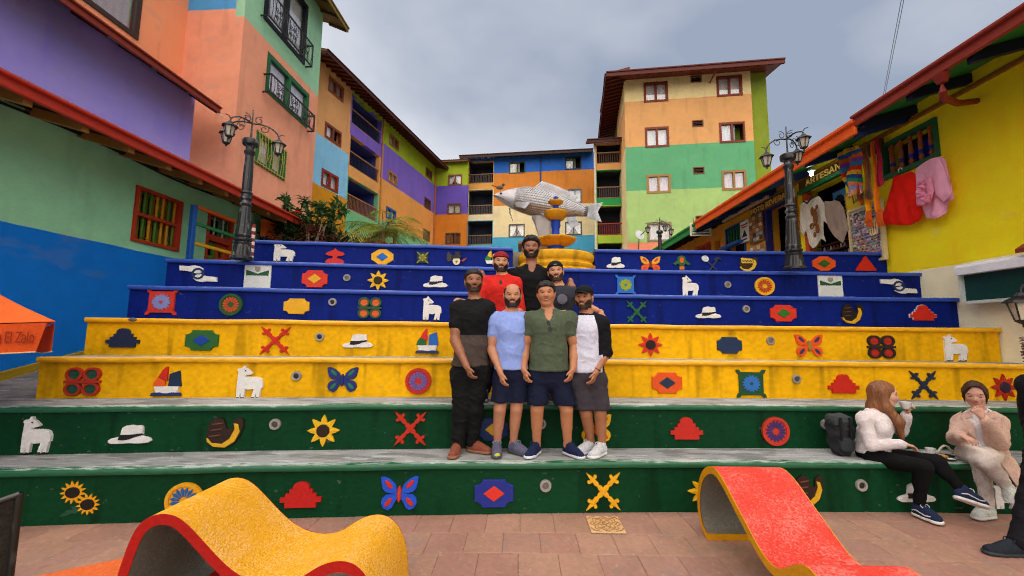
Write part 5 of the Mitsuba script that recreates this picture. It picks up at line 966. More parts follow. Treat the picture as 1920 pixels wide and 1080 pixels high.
# ---------------------------------------------------------------- wavy benches
BP = np.array([(-.20, .0), (-.25, .015), (-.335, .075), (-.362, .12), (-.365, .28), (-.345, .38), (-.30, .455), (-.19, .55), (-.10, .59), (-.03, .604), (.05, .59), (.12, .555), (.27, .478), (.445, .372), (.60, .295), (.70, .268), (.77, .268), (.87, .315), (.97, .385), (1.05, .415), (1.10, .418), (1.17, .39), (1.23, .32), (1.275, .22), (1.30, .10), (1.31, 0.0)])
from scipy.interpolate import splprep, splev
tck, _ = splprep(BP.T, s=0.00035, k=3); BPs = np.array(splev(np.linspace(0, 1, 110), tck)).T
def bench(tr, w, top_col, side_col, label, th=.055):
    t_ = thing('wavy_bench', label, 'bench'); d = np.gradient(BPs, axis=0); n = np.c_[d[:, 1], -d[:, 0]]; n /= np.linalg.norm(n, axis=1, keepdims=True)
    inn = BPs + n * th; inn[:, 1] = np.maximum(inn[:, 1], .0)
    def sheet(P_, nw=9, flip=False, ed=.0): return grid(lambda u, v: (np.interp(u, np.linspace(0, 1, len(P_)), P_[:, 0]), ed + (w - 2 * ed) * v, np.interp(u, np.linspace(0, 1, len(P_)), P_[:, 1])), 220, nw, flip)
    part(t_, 'seat', tr(sheet(BPs, ed=.004)), 'grain', top_col, True, w=1.0); part(t_, 'underside', tr(sheet(inn, flip=True, ed=.004)), 'grain', '6a665a', True, w=.5)
    for k, y in enumerate((0.0, w)):
        N = len(BPs); o2 = BPs; V = np.vstack([np.c_[o2[:, 0], np.full(N, y), o2[:, 1]], np.c_[inn[:, 0], np.full(N, y), inn[:, 1]]]); F = []
        for i_ in range(N - 1): F += [[i_, i_ + 1, N + i_ + 1], [i_, N + i_ + 1, N + i_]]
        part(t_, 'edge', tr(TM(V, F)), 'paint', side_col, False)
        ya = y + (.004 if k == 0 else -.004)
        V = np.vstack([np.c_[o2[:, 0], np.full(N, y), o2[:, 1]], np.c_[o2[:, 0], np.full(N, ya), o2[:, 1]]]); part(t_, 'edge_round', tr(TM(V, F)), 'paint', side_col, True)
    for j in (0, -1): part(t_, 'end', tr(TM([(BPs[j, 0], 0, BPs[j, 1]), (BPs[j, 0], w, BPs[j, 1]), (inn[j, 0], w, inn[j, 1]), (inn[j, 0], 0, inn[j, 1])], [[0, 1, 2], [0, 2, 3]])), 'paint', side_col)
BPy = np.array([(-.02, .0), (-.10, .005), (-.17, .03), (-.20, .08), (-.205, .18), (-.19, .29), (-.178, .374), (-.14, .483), (-.1, .552), (-.05, .60), (0, .615), (.07, .602), (.19, .532), (.315, .424), (.44, .322), (.54, .278), (.64, .262), (.76, .287), (.88, .353), (.985, .393), (1.09, .366), (1.17, .273), (1.21, .14), (1.225, 0)])
red_prof = BPs; tck, _ = splprep(BPy.T, s=0.0003, k=3); BPs = np.array(splev(np.linspace(0, 1, 110), tck)).T
bench(lambda m: TM(m.vertices + [-1.95, 2.45, 0], m.faces), .62, 'd79a0c', 'a3160e', 'yellow wavy concrete bench with red edges in the left foreground')
BPs = red_prof
bench(lambda m: TM(np.c_[1.49 + m.vertices[:, 1], 3.5 - m.vertices[:, 0], m.vertices[:, 2]], m.faces), .53, 'd23a2c', 'd2940c', 'red wavy concrete bench with yellow edges in the right foreground')
bench(lambda m: TM(np.c_[-4.25 + m.vertices[:, 0] * 1.0, 2.90 + m.vertices[:, 1], m.vertices[:, 2] * .98], m.faces), .5, 'cf5f24', 'c85a2a', 'orange wavy bench partly hidden at the left edge') if False else None
ob_ = thing('orange_bench', 'low orange bench end behind the yellow wavy bench', 'bench')
part(ob_, None, hull([(-2.55, 3.25, .0), (-3.25, 2.75, 0), (-2.75, 2.6, 0), (-2.3, 2.95, 0), (-2.58, 3.2, .06), (-3.25, 2.75, .05), (-2.75, 2.62, .05), (-2.35, 2.95, .06)]), 'grain', 'd8662c', w=.3)
# ---------------------------------------------------------------- dark chair at the left edge
c = thing('woven_chair', 'dark woven chair back at the left edge', 'chair')
def chairp(u, v): return -2.64 + .05 * v - .38 * u, 2.32 - .30 * u + .05 * (1 - v) - .04 * np.sin(u * PI), .25 + .50 * v + .10 * u * 0 - .17 * u * v
part(c, 'back', grid(lambda u, v: chairp(u, v), 20, 20), 'cloth', '2c2622', True, w=1.0)
part(c, 'rim', tube([chairp(u, 1.0) for u in np.linspace(0, 1, 12)] , .014, 6), 'metal', '3a3a3a', True, w=.6)
for u in (0.0, .95): part(c, 'leg', tube([(*chairp(u, 1.0)[:2], chairp(u, 1.0)[2]), (chairp(u, 0)[0], chairp(u, 0)[1], .25), (chairp(u, 0)[0] - .03, chairp(u, 0)[1] + .02, .0)], .018, 6), 'metal', '1d1c1b', True, w=.2)
part(c, 'seat', box(-3.25, -2.6, 1.85, 2.35, .24, .28, .01), 'cloth', '2c2622')
# ---------------------------------------------------------------- orange parasol at the left
p = thing('parasol', 'orange parasol with lettered valance at the left edge', 'parasol')
K = np.array([-3.79, 3.50, 1.672]); e1 = np.array([-.97, -.24, 0]); e2 = np.array([-.79, .61, 0]); SD = 1.7
cor = [K, K + e1 * SD, K + (e1 + e2) * SD, K + e2 * SD]; apex = K + (e1 + e2) * SD / 2 + [0, 0, .62]
for k in range(4):
    A_, B_ = cor[k], cor[(k + 1) % 4]
    def cn(u, v, A_=A_, B_=B_):
        e = A_[:, None, None] * (1 - u) + B_[:, None, None] * u; sag = -.05 * np.sin(PI * v) - .03 * np.sin(PI * u) * (1 - v); q = e * (1 - v) + apex[:, None, None] * v; return q[0], q[1], q[2] + sag
    part(p, 'canopy', grid(cn, 20, 14), 'cloth', 'd9622a', True, w=.3)
    def vl(u, v, A_=A_, B_=B_):
        uu = .035 + .93 * u + (.5 - u) * .07 * v; q = A_[:, None, None] * (1 - uu) + B_[:, None, None] * uu; return q[0] + .012 * np.sin(u * 14) * v, q[1] + .012 * np.cos(u * 11) * v, q[2] - .03 * np.sin(PI * u) - .012 - .235 * v
    vv = part(p, 'valance', grid(vl, 30, 6), 'cloth', 'cf4f1e', True, w=.3)
    def hem(u, A_=A_, B_=B_): return [float(x) for x in np.array(vl(np.array([[u]]), np.array([[1.0]]))).ravel()]
    part(vv, 'hem', tube([hem(u) for u in np.linspace(0, 1, 16)], .006, 5), 'cloth', 'd8b08a', True)
    if k == 0:
        tx = meshkit.text_mesh('Caleta El Zalo', .088, .003); w_ = tx.bounds[1][0]; M_ = np.eye(4); M_[:3, 0] = -e1; M_[:3, 1] = [0, 0, 1]; M_[:3, 2] = np.cross(-e1, [0, 0, 1]); M_[:3, 3] = K + e1 * .52 + [0, 0, -.175] + np.cross(-e1, [0, 0, 1]) * .016
        tx.vertices[:, 0] *= .40 / w_; tx.vertices[:, 0] += .0; part(vv, 'lettering', xf(tx, M_), 'paint', '8a2a10')
part(p, 'pole', tube([apex * [1, 1, 0] + [0, 0, .3], apex + [0, 0, .05]], .022, 10), 'paint', 'b0a48e', True)
# ---------------------------------------------------------------- overhead cables
pole = None
for k in range(2):
    cb = thing('power_cable', ('left' if k == 0 else 'right') + ' one of the two thin overhead cables in the sky at right', 'cable'); A_ = np.array([14.4 + .14 * k, 16.0, 10.4]); B_ = np.array([12.9 + .15 * k, 7.2 * 1.9, 12.8]); A_ = np.array([.8226, .9618, .5507]) * 26 + [0, 0, 1.58]; B_ = np.array([.8635, .9373, .7752]) * 16 + [0, 0, 1.58]
    u_ = (B_ - A_); A2, B2 = A_ - u_ * .5, B_ + u_ * 1.2; off = np.array([.09 * k, 0, .0]); tt = np.linspace(0, 1, 40)
    part(cb, None, tube([A2 + (B2 - A2) * t_ + off + [0, 0, 0] for t_ in tt], .011, 5), 'paint', '3a3c42', True)
# ---------------------------------------------------------------- plants on the terrace
rg = np.random.default_rng(5)
def leaf_mesh(n, centres, dirs, ln, wd, curl=.25):
    """n leaves: each a folded blade of 4 triangles from its base point along its direction."""
    d = dirs / np.linalg.norm(dirs, axis=1, keepdims=True); s_ = np.cross(d, [0, 0, 1.]) + rg.normal(0, .25, (n, 3)); s_ /= np.linalg.norm(s_, axis=1, keepdims=True) + 1e-9; u = np.cross(s_, d)
    L_ = ln[:, None]; W_ = wd[:, None]; m = centres + d * L_ * .5 - u * L_ * curl * .1; tip = centres + d * L_ - u * L_ * curl
    V = np.stack([centres, m + s_ * W_ * .5 + u * W_ * .2, m, m - s_ * W_ * .5 + u * W_ * .2, tip], 1); F = np.array([[0, 1, 2], [0, 2, 3], [1, 4, 2], [2, 4, 3]])
    return TM(V.reshape(-1, 3), (F[None] + (np.arange(n) * 5)[:, None, None]).reshape(-1, 3))
b_ = thing('shrub', 'tall spindly shrub with dark leaf clusters behind the top left step', 'shrub')
stems = []; tips = [(-5.62, 9.9, 4.80), (-5.42, 9.7, 4.58), (-5.25, 9.9, 4.45), (-5.02, 9.7, 4.72), (-4.80, 9.9, 4.66), (-4.62, 9.8, 4.55), (-4.30, 9.8, 4.68), (-4.16, 9.9, 4.50), (-5.55, 9.8, 4.25), (-4.45, 9.7, 4.30), (-5.3, 9.6, 4.15), (-4.85, 9.6, 4.30)]
lc, ld = [], []
for (x, y, z) in tips:
    bx = -4.75 + rg.normal(0, .22); pts = [np.array([bx, 9.85, 3.05]), np.array([bx + (x - bx) * .25 + rg.normal(0, .05), 9.85, 3.05 + (z - 3.05) * .38]), np.array([bx + (x - bx) * .65 + rg.normal(0, .06), (9.85 + y) / 2, 3.05 + (z - 3.05) * .7]), np.array([x, y, z])]
    tk = splprep(np.array(pts).T, s=0, k=3)[0]; cv = np.array(splev(np.linspace(0, 1, 14), tk)).T; stems.append(tube(cv, np.linspace(.030, .010, 14), 5))
    for t_ in np.concatenate([rg.uniform(.42, 1.0, 40), rg.uniform(.88, 1.02, 34)]):
        q = np.array(splev(min(t_, 1), tk)); lc.append(q + rg.normal(0, .02, 3)); ld.append(rg.normal(0, 1, 3) + [0, 0, .35])
n = len(lc); part(b_, 'crown', leaf_mesh(n, np.array(lc), np.array(ld), rg.uniform(.12, .24, n), rg.uniform(.06, .10, n)), 'leaf', '3f5c34', label='dark green leaf clusters', kind='stuff'); part(b_, 'stem', cat(stems), 'paint', '6a5848', True)
fl_ = [mv(trimesh.creation.icosphere(1, .02), *(np.array([-5.15, 9.75, 4.45]) + rg.normal(0, .05, 3))) for _ in range(7)]; part(b_, 'flower', leaf_mesh(9, np.tile([-5.17, 9.7, 4.42], (9, 1)), rg.normal(0, 1, (9, 3)), np.full(9, .10), np.full(9, .05)), 'leaf', 'c02a28')
def bushy(label, c, r, n, col, cols2=None, ln=(.10, .22)):
    t_ = thing('bush', label, 'bush'); c = np.array(c); d = rg.normal(0, 1, (n, 3)); d /= np.linalg.norm(d, axis=1, keepdims=True); k = meshkit.fbm(d * 2.3 + c, 3, 2); q = c + d * np.array(r) * (rg.uniform(.25, 1, n) ** .5 * (.55 + .9 * k))[:, None]; q[:, 2] = np.maximum(q[:, 2], 3.1)
    part(t_, 'foliage', leaf_mesh(n, q, d + rg.normal(0, .6, (n, 3)), rg.uniform(*ln, n), rg.uniform(.035, .075, n)), 'leaf', col, kind='stuff')
    st_ = [tube([(c[0] + rg.normal(0, r[0] * .35), c[1] - r[1] * .5, 3.05), (c[0] + rg.normal(0, r[0] * .35), c[1] - r[1] * .6, 3.35), (c[0] + rg.normal(0, r[0] * .5), c[1] - r[1] * .3, 3.05 + (c[2] - 3.05) * 1.5)], [.028, .022, .01], 5) for _ in range(7)]
    part(t_, 'stem', cat(st_), 'paint', '7c6a58', True); return t_
bushy('dark shaded bush at the left end of the top step', (-5.45, 9.9, 3.75), (.55, .4, .55), 900, '22361f'); bushy('low dark bush below the shrub stems', (-4.45, 10.0, 3.62), (.6, .4, .42), 800, '2a3d28'); bushy('reddish brown bush beside the palm', (-4.75, 9.8, 3.75), (.45, .35, .35), 350, '7a3a30', ln=(.08, .18)); bushy('dry golden bush in front of the palm', (-3.45, 10.0, 3.42), (.62, .4, .34), 800, '9a7434', ln=(.12, .26))
def palm(label, base, hgt, n, ln, col, droop=.9, seed=1):
    t_ = thing('palm', label, 'palm'); r2 = np.random.default_rng(seed); base = np.array(base, float); topp = base + [0, 0, hgt]; part(t_, 'trunk', tube([base, base + [.02, 0, hgt * .5], topp], [.07, .055, .045], 9), 'paint', '8a7a60', True)
    for k in range(n):
        a = k * 2.4 + r2.normal(0, .2); el = r2.uniform(.1, 1.1); L_ = ln * r2.uniform(.7, 1.1); tt = np.linspace(0, 1, 12)
        h_ = np.stack([np.cos(a) * L_ * tt * math.cos(el * .7), np.sin(a) * L_ * tt * math.cos(el * .7), L_ * (tt * math.sin(el) - droop * .62 * tt ** 2)], 1) + topp
        lv, dv, lnn = [], [], []
        tg = np.gradient(h_, axis=0); 
        for j in range(1, 12):
            for f_ in (0, .5):
                if j + f_ > 11: continue
                j0 = min(j, 10); q = h_[j0] + (h_[j0 + 1] - h_[j0]) * f_; t3 = tg[j0] / np.linalg.norm(tg[j0]); sd = np.cross(t3, [0, 0, 1]); sd /= np.linalg.norm(sd) + 1e-9
                for s_ in (-1, 1): lv.append(q); dv.append(t3 * .7 + sd * s_ * .8 + [0, 0, -.25]); lnn.append(L_ * (.36 - .2 * abs(j / 11 - .4)))
        m_ = len(lv); fr_ = part(t_, 'frond', leaf_mesh(m_, np.array(lv), np.array(dv), np.array(lnn), np.full(m_, .022), .15), 'leaf', col[k % len(col)]); part(fr_, 'rib', tube(h_, np.linspace(.012, .003, 12), 4), 'leaf', col[0], True)
palm('small palm with green fronds behind the top left step', (-3.35, 10.3, 3.1), 1.0, 20, 1.25, ['8a9a44', '6f7f30', 'a0903c'], .9, 3)
palm('low palm with drying golden fronds', (-3.75, 10.6, 3.1), .75, 15, 1.0, ['a8924a', '7a7a34', 'b08a3a'], 1.1, 8)
palm('little fan of green fronds beside the far left lamp', (-2.85, 10.8, 3.0), .25, 8, .7, ['7a9a3a', '6a8a3a'], .7, 5)
pb = thing('striped_post', 'slim red and white striped post behind the left lamp', 'post')
for k in range(12): part(pb, 'band', xf(tube([(-4.18, 6.6, 2.63 + .055 * k), (-4.18, 6.6, 2.685 + .055 * k)], .028, 10), np.eye(4)), 'paint', ('d8d0c4', '8a2a22')[k % 2] if k > 1 else ('d8a830', '8a3a22')[k % 2], 40)
gt = thing('coloured_rail', 'blue post with orange, green and yellow rails before the red door', 'railing')
part(gt, 'post', FL(box(2.30, 2.39, -.42, -.34, 1.9, 3.82, .01)), 'paint', '1a56a8', label='blue post')
for z_, c_, nm_ in ((3.78, 'd4581c', 'orange rail'), (3.48, '2c7a44', 'green rail'), (3.13, 'd39a1c', 'yellow rail')): part(gt, 'rail', FL(box(2.39, 3.46, -.40, -.36, z_, z_ + .06, .008)), 'paint', c_, label=nm_)
# ---------------------------------------------------------------- things on the lowest green step
def cup(root, name, c, r=.042, h=.062, col='d9d9d6'):
    q = lathe([(r * .55, 0), (r * .62, .004), (r * .95, h * .55), (r, h), (r * .95, h), (r * .88, h * .55), (r * .5, .008)], 24, c); k = part(root, name, q, 'flat', col, 40)
    part(root, 'handle', tube([(c[0] + r * .9 + .022 * math.sin(t_), c[1], c[2] + h * .55 + .02 * math.cos(t_)) for t_ in np.linspace(0, PI, 8)], .005, 6), 'flat', col, True); return k
cp = thing('coffee_cup', 'white cup on a saucer between the two seated women', 'cup'); part(cp, 'saucer', lathe([(.03, .452), (.045, .453), (.075, .466), (.078, .468), (.07, .464), (.03, .457)], 28, (4.11, 4.62, 0)), 'flat', 'd9d9d6', 40); cup(cp, 'bowl', (4.11, 4.62, .459))
pl_ = thing('snack_plate', 'small dark plate with a half eaten pastry beside the cup', 'plate'); part(pl_, 'dish', lathe([(.03, .452), (.05, .453), (.085, .466), (.087, .469), (.07, .462), (.02, .458)], 24, (4.09, 4.46, 0)), 'flat', '3a3034', 40)
part(pl_, 'pastry', [mv(xf(trimesh.creation.icosphere(2, 1), np.diag([a, b, c_, 1])), x, y, z) for a, b, c_, x, y, z in ((.036, .03, .02, 4.08, 4.46, .48), (.02, .02, .014, 4.12, 4.47, .475), (.024, .016, .012, 4.05, 4.44, .474))], 'cloth', 'b98a50', True); part(pl_, 'napkin', box(4.10, 4.16, 4.41, 4.46, .464, .468), 'paint', 'd8d6d0')
ph = thing('phone', 'dark phone lying behind the snack plate', 'phone'); part(ph, None, hull([(4.12 + x * .15 + y * .02, 4.60 + y * .075 - x * .06, .456 + z * .008) for x in (0, 1) for y in (0, 1) for z in (0, 1)]), 'flat', '221f22')
hb = thing('handbag_strap', 'pale looped bag strap beside the woman in the trench coat', 'bag'); part(hb, None, tube([(4.20 + .15 * t_, 4.64, .47 + .07 * math.sin(t_ * PI)) for t_ in np.linspace(0, 1, 14)], .011, 6), 'cloth', 'cfc4b4', True)
bp_ = thing('backpack', 'dark grey backpack behind the woman in the white cardigan', 'backpack')
bm_ = trimesh.creation.icosphere(4, 1.0); v = bm_.vertices; v = np.sign(v) * np.abs(v) ** .6 * [.10, .10, .19]; v = v + (meshkit.fbm(v * 14, 4, 3)[:, None] - .5) * .07 * bm_.vertices; v[:, 2] = np.maximum(v[:, 2], -.19); part(bp_, 'body', TM(v + [3.20, 4.58, .640], bm_.faces), 'cloth', '2b2e30', True)
part(bp_, 'flap', TM((np.sign(bm_.vertices) * np.abs(bm_.vertices) ** .7 * [.105, .10, .06]) + (meshkit.fbm(bm_.vertices * 3, 3, 5)[:, None] - .5) * .03 + [3.19, 4.57, .79], bm_.faces), 'cloth', '383c3e', True)
part(bp_, 'strap', cat([tube([(3.14 + .09 * k, 4.47, .83), (3.13 + .09 * k, 4.45, .72), (3.14 + .09 * k, 4.48, .55)], .012, 6) for k in range(2)]), 'cloth', '1d1f20', True); part(bp_, 'pocket', TM((np.sign(bm_.vertices) * np.abs(bm_.vertices) ** .6 * [.07, .04, .07]) + [3.19, 4.49, .57], bm_.faces), 'cloth', '2f3234', True)

# ---------------------------------------------------------------- people: blended distance fields meshed by surface nets
class Field:
    def __init__(s, lo, hi, h):
        s.lo, s.h = np.array(lo, float), h; s.n = np.ceil((np.array(hi) - lo) / h).astype(int) + 1; s.f = np.full(s.n, .1, np.float32); s.ax = [s.lo[k] + h * np.arange(s.n[k]) for k in range(3)]
    def box_(s, lo, hi):
        a = np.clip(np.floor((lo - s.lo) / s.h).astype(int), 0, s.n); b = np.clip(np.ceil((hi - s.lo) / s.h).astype(int) + 1, 0, s.n); return tuple(slice(p, q) for p, q in zip(a, b))
    def pts(s, sl): return np.meshgrid(*[s.ax[k][sl[k]].astype(np.float32) for k in range(3)], indexing='ij', sparse=True)
    def op(s, sl, d, k, sub=False):
        f = s.f[sl]
        if sub: d = -d; hh = np.maximum(k - np.abs(f - d), 0) / k; s.f[sl] = np.maximum(f, d) + hh * hh * k * .25
        else: hh = np.maximum(k - np.abs(f - d), 0) / k; s.f[sl] = np.minimum(f, d) - hh * hh * k * .25
    def cone(s, a, b, ra, rb, k=.02, sub=False, flat=None):
        a, b = np.asarray(a, float), np.asarray(b, float); m = max(ra, rb) + k + 2 * s.h + .03; sl = s.box_(np.minimum(a, b) - m, np.maximum(a, b) + m); X = s.pts(sl)
        ba = b - a; L2 = max(ba @ ba, 1e-9); t = np.clip(((X[0] - a[0]) * ba[0] + (X[1] - a[1]) * ba[1] + (X[2] - a[2]) * ba[2]) / L2, 0, 1)
        q = [X[j] - a[j] - t * ba[j] for j in range(3)]
        if flat is not None:
            ax_, sc_ = flat; dt = q[0] * ax_[0] + q[1] * ax_[1] + q[2] * ax_[2]; q = [q[j] + ax_[j] * dt * (1 / sc_ - 1) for j in range(3)]
        d = np.sqrt(q[0] ** 2 + q[1] ** 2 + q[2] ** 2) - (ra + (rb - ra) * t); s.op(sl, d.astype(np.float32), k, sub)
    def ell(s, c, R, rad, k=.02, sub=False):
        c, rad = np.asarray(c, float), np.asarray(rad, float); m = rad.max() + k + 2 * s.h; sl = s.box_(c - m, c + m); X = s.pts(sl)
        q = [sum((X[j] - c[j]) * R[j, i] for j in range(3)) for i in range(3)]
        k0 = np.sqrt(sum((q[i] / rad[i]) ** 2 for i in range(3))); k1 = np.sqrt(sum((q[i] / rad[i] ** 2) ** 2 for i in range(3))) + 1e-9; s.op(sl, (k0 * (k0 - 1) / k1).astype(np.float32), k, sub)
    def cut(s, p, n):
        """Keep what lies on the side of the plane that n points to."""
        d = -((s.ax[0][:, None, None] - p[0]) * n[0] + (s.ax[1][None, :, None] - p[1]) * n[1] + (s.ax[2][None, None, :] - p[2]) * n[2]); s.f = np.maximum(s.f, d.astype(np.float32))
    def mesh(s, it=2):
        f = s.f; ins = f < 0; c = [f[i:i + f.shape[0] - 1, j:j + f.shape[1] - 1, k:k + f.shape[2] - 1] for i in (0, 1) for j in (0, 1) for k in (0, 1)]
        cnt = sum((x < 0).astype(np.int8) for x in c); act = (cnt > 0) & (cnt < 8); idx = np.argwhere(act); num = np.full(act.shape, -1, np.int64); num[act] = np.arange(len(idx)); V8 = np.stack([x[act] for x in c], 1)
        cor_ = np.array([(i, j, k) for i in (0, 1) for j in (0, 1) for k in (0, 1)], float); acc = np.zeros((len(idx), 3)); w = np.zeros(len(idx))
        for a in range(8):
            for b in range(a + 1, 8):
                if np.abs(cor_[a] - cor_[b]).sum() == 1:
                    m = (V8[:, a] < 0) != (V8[:, b] < 0); t = np.where(m, V8[:, a] / np.where(m, V8[:, a] - V8[:, b], 1), 0); acc += np.where(m[:, None], cor_[a] + t[:, None] * (cor_[b] - cor_[a]), 0); w += m
        V = s.lo + (idx + acc / w[:, None]) * s.h; F = []
        for ax_ in range(3):
            o = [0, 1, 2]; o.remove(ax_); u, v = o; sl0 = [slice(1, -1)] * 3; sl0[ax_] = slice(0, -1); sl1 = list(sl0); sl1[ax_] = slice(1, None)
            a, b = ins[tuple(sl0)], ins[tuple(sl1)]; e = np.argwhere(a != b); sg_ = a[a != b]; off = np.ones(3, int); off[ax_] = 0; e = e + off
            def at(du, dv): q = e.copy(); q[:, u] -= du; q[:, v] -= dv; return num[q[:, 0], q[:, 1], q[:, 2]]
            q = np.stack([at(1, 1), at(0, 1), at(0, 0), at(1, 0)], 1); fl_ = sg_ if ax_ != 1 else ~sg_; q = np.where(fl_[:, None], q, q[:, ::-1]); F += [q[:, [0, 1, 2]], q[:, [0, 2, 3]]]
        F = np.vstack(F); F = F[(F >= 0).all(1)]
        import scipy.sparse as sp
        E_ = np.vstack([F[:, [0, 1]], F[:, [1, 2]], F[:, [2, 0]]]); A_ = sp.coo_matrix((np.ones(len(E_) * 2), (np.r_[E_[:, 0], E_[:, 1]], np.r_[E_[:, 1], E_[:, 0]])), (len(V), len(V))).tocsr(); A_.data[:] = 1; dg = np.asarray(A_.sum(1)).ravel(); dg[dg == 0] = 1
        for _ in range(it): V = V + .5 * ((A_ @ V) / dg[:, None] - V); V = V - .52 * ((A_ @ V) / dg[:, None] - V) if it > 1 else V
        return TM(V, F)
def unit(v): v = np.asarray(v, float); return v / (np.linalg.norm(v) + 1e-12)
def normals(m):
    f, v = m.faces, m.vertices; n = np.zeros_like(v); fn = np.cross(v[f[:, 1]] - v[f[:, 0]], v[f[:, 2]] - v[f[:, 0]])
    for k in range(3): np.add.at(n, f[:, k], fn)
    return n / (np.linalg.norm(n, axis=1, keepdims=True) + 1e-12)
def folds(m, amp, sc=(9, 9, 5), seed=0):
    a = meshkit.fbm(m.vertices * np.array(sc) + seed, 4, seed) - .5; b = meshkit.fbm(m.vertices * np.array(sc) * [.8, .8, 2.0] + seed + 9, 3, seed + 3) - .5
    c = 1 - np.abs(2 * meshkit.fbm(m.vertices * np.array([7, 7, 8]) + m.vertices[:, [2, 0, 1]] * 5 + seed, 2, seed + 7) - 1) * 3.0
    return TM(m.vertices + normals(m) * ((a + .7 * b) * amp + np.clip(c, 0, 1) ** 2 * amp * .30 + amp * .12)[:, None], m.faces)
def shell(m, w, th, root, name, style, col, noise_=0.0, seed=0, label=None):
    """A thin layer over the part of the mesh where w > 0 (hair, beard): offset along the normals by th * min(w, 1)."""
    keep = (w[m.faces] > 0).any(1)
    if not keep.any(): return None
    F = m.faces[keep]; ids, inv = np.unique(F, return_inverse=True); n = normals(m)[ids]; q = np.clip(w[ids], 0, 1); V = m.vertices[ids]
    t_ = th[ids] if isinstance(th, np.ndarray) else th
    return part(root, name, TM(V + n * ((t_ * q - .0025 * (q < .05)) * (1 + noise_ * (meshkit.fbm(V * 75, 2, seed) - .5)))[:, None], inv.reshape(-1, 3)), style, col, True, label=label)
class Head:
    def __init__(s, c, yaw=0, pitch=0, roll=0, sc=1.0):
        """yaw > 0 turns the face to the viewer's right, pitch > 0 lifts it, roll > 0 tips the crown to the viewer's right."""
        f0 = np.array([math.sin(yaw), -math.cos(yaw), 0]); r0 = np.array([math.cos(yaw), math.sin(yaw), 0]); f = f0 * math.cos(pitch) + np.array([0, 0, math.sin(pitch)]); u = np.cross(r0, -f); u = unit(u) if u[2] > 0 else -unit(u)
        r, u = r0 * math.cos(roll) - u * math.sin(roll), u * math.cos(roll) + r0 * math.sin(roll); s.R = np.stack([r, f, u], 1); s.c, s.sc = np.asarray(c, float), sc
    def p(s, x, f, u): return s.c + s.R @ (np.array([x, f, u]) * s.sc)
    def local(s, V): return ((V - s.c) @ s.R) / s.sc
    def build(s, F, nb, fem=False, neck=.056, slim=1.0):
        k_ = s.sc; w = slim; P_ = s.p; E = lambda c, rad, k=.02, sub=False: F.ell(P_(*c), s.R, np.array(rad) * k_, k * k_, sub); C = lambda a, b, ra, rb, k=.015, sub=False: F.cone(P_(*a), P_(*b), ra * k_, rb * k_, k * k_, sub)
        E((0, -.012, .045), (.077 * w, .098, .083)); E((0, .02, .0), (.068 * w, .078, .09), .03); C((0, .03, -.03), (0, .058, -.095), .052 * w, .025 if not fem else .022, .03)
        for q in (-1, 1): C((q * .055 * w, .0, -.045), (q * .025, .052, -.095), .020, .018, .03); E((q * .040 * w, .055, -.022), (.028, .028, .028), .02)
        C((-.036, .077, .030), (.036, .077, .030), .011, .011, .015); C((0, .084, .018), (0, .104, -.022), .009, .0125, .010)
        for q in (-1, 1): F.ell(P_(q * .013, .094, -.027), s.R, np.array([.010, .011, .009]) * k_, .008); F.ell(P_(q * .031, .099, .010), s.R, np.array([.019, .014, .012]) * k_, .010, True); F.ell(P_(q * .080 * w, -.008, -.004), s.R, np.array([.010, .021, .032]) * k_, .008)
        C((-.020, .083, -.053), (.020, .083, -.053), .007, .007, .006); C((-.017, .083, -.064), (.017, .083, -.064), .008, .008, .006); C((-.03, .088, -.0585), (.03, .088, -.0585), .003, .003, .004, True)
        F.cone(P_(0, -.018, -.055), nb, neck * k_, (neck + .012) * k_, .04)
    def features(s, root, eye='2a1c14', brow='15100d', smile=True, brow_th=1.0, lip='8a4c42', closed=False):
        k_ = s.sc
        for q in (-1, 1):
            o = P3 = s.p(q * .031, .0795, .010); m = trimesh.creation.icosphere(2, 1.0)
            if not closed:
                part(root, 'eye', TM((m.vertices * np.array([.0125, .0105, .0045]) * k_) @ s.R.T + o, m.faces), 'flat', 'cfc6bd', True); part(root, 'iris', TM((m.vertices * np.array([.0062, .004, .0046]) * k_) @ s.R.T + s.p(q * .031, .0875, .010), m.faces), 'flat', eye, True)
            part(root, 'eyelid', tube([s.p(q * (.031 + dx), .089 - 6 * dx * dx * 4, .016 - dx * dx * 26 - (.010 if closed else 0)) for dx in np.linspace(-.017, .017, 7)], .0030 * k_, 5), 'skin' if not closed else 'hair', '4a2e22', True)
            part(root, 'eyebrow', tube([s.p(q * (.033 + dx), .0905 - abs(dx) * .35, .031 + .006 * (1 - (dx / .022) ** 2) - .10 * max(0, dx)) for dx in np.linspace(-.022, .024, 8)], np.array([.003, .0045, .0048, .0045, .004, .0035, .003, .002]) * brow_th * k_, 5), 'hair', brow, True)
        up = .008 if smile else .0
        if smile: part(root, 'teeth', TM(np.array([s.p(x, .0915 - x * x * 14, -.0575 + up * (x / .024) ** 2 + dz * (1 - (x / .024) ** 2)) for x in np.linspace(-.021, .021, 9) for dz in (.003, -.003)]), [[2 * i_ + a, 2 * i_ + b, 2 * i_ + c] for i_ in range(8) for a, b, c in ((0, 1, 2), (1, 3, 2), (2, 1, 0), (2, 3, 1))]), 'flat', 'd8d2c8')
        part(root, 'lips', cat([tube([s.p(x, .0925 - x * x * 15, z0 + up * (x / .026) ** 2 + (.0035 if z0 > -.058 else -.002) * (1 - (x / .026) ** 2)) for x in np.linspace(-.027, .027, 9)], np.array([.002, .0035, .0045, .005, .0045, .005, .0045, .0035, .002]) * k_, 6) for z0 in (-.0535, -.0640)]), 'skin', lip, True, label='lips')
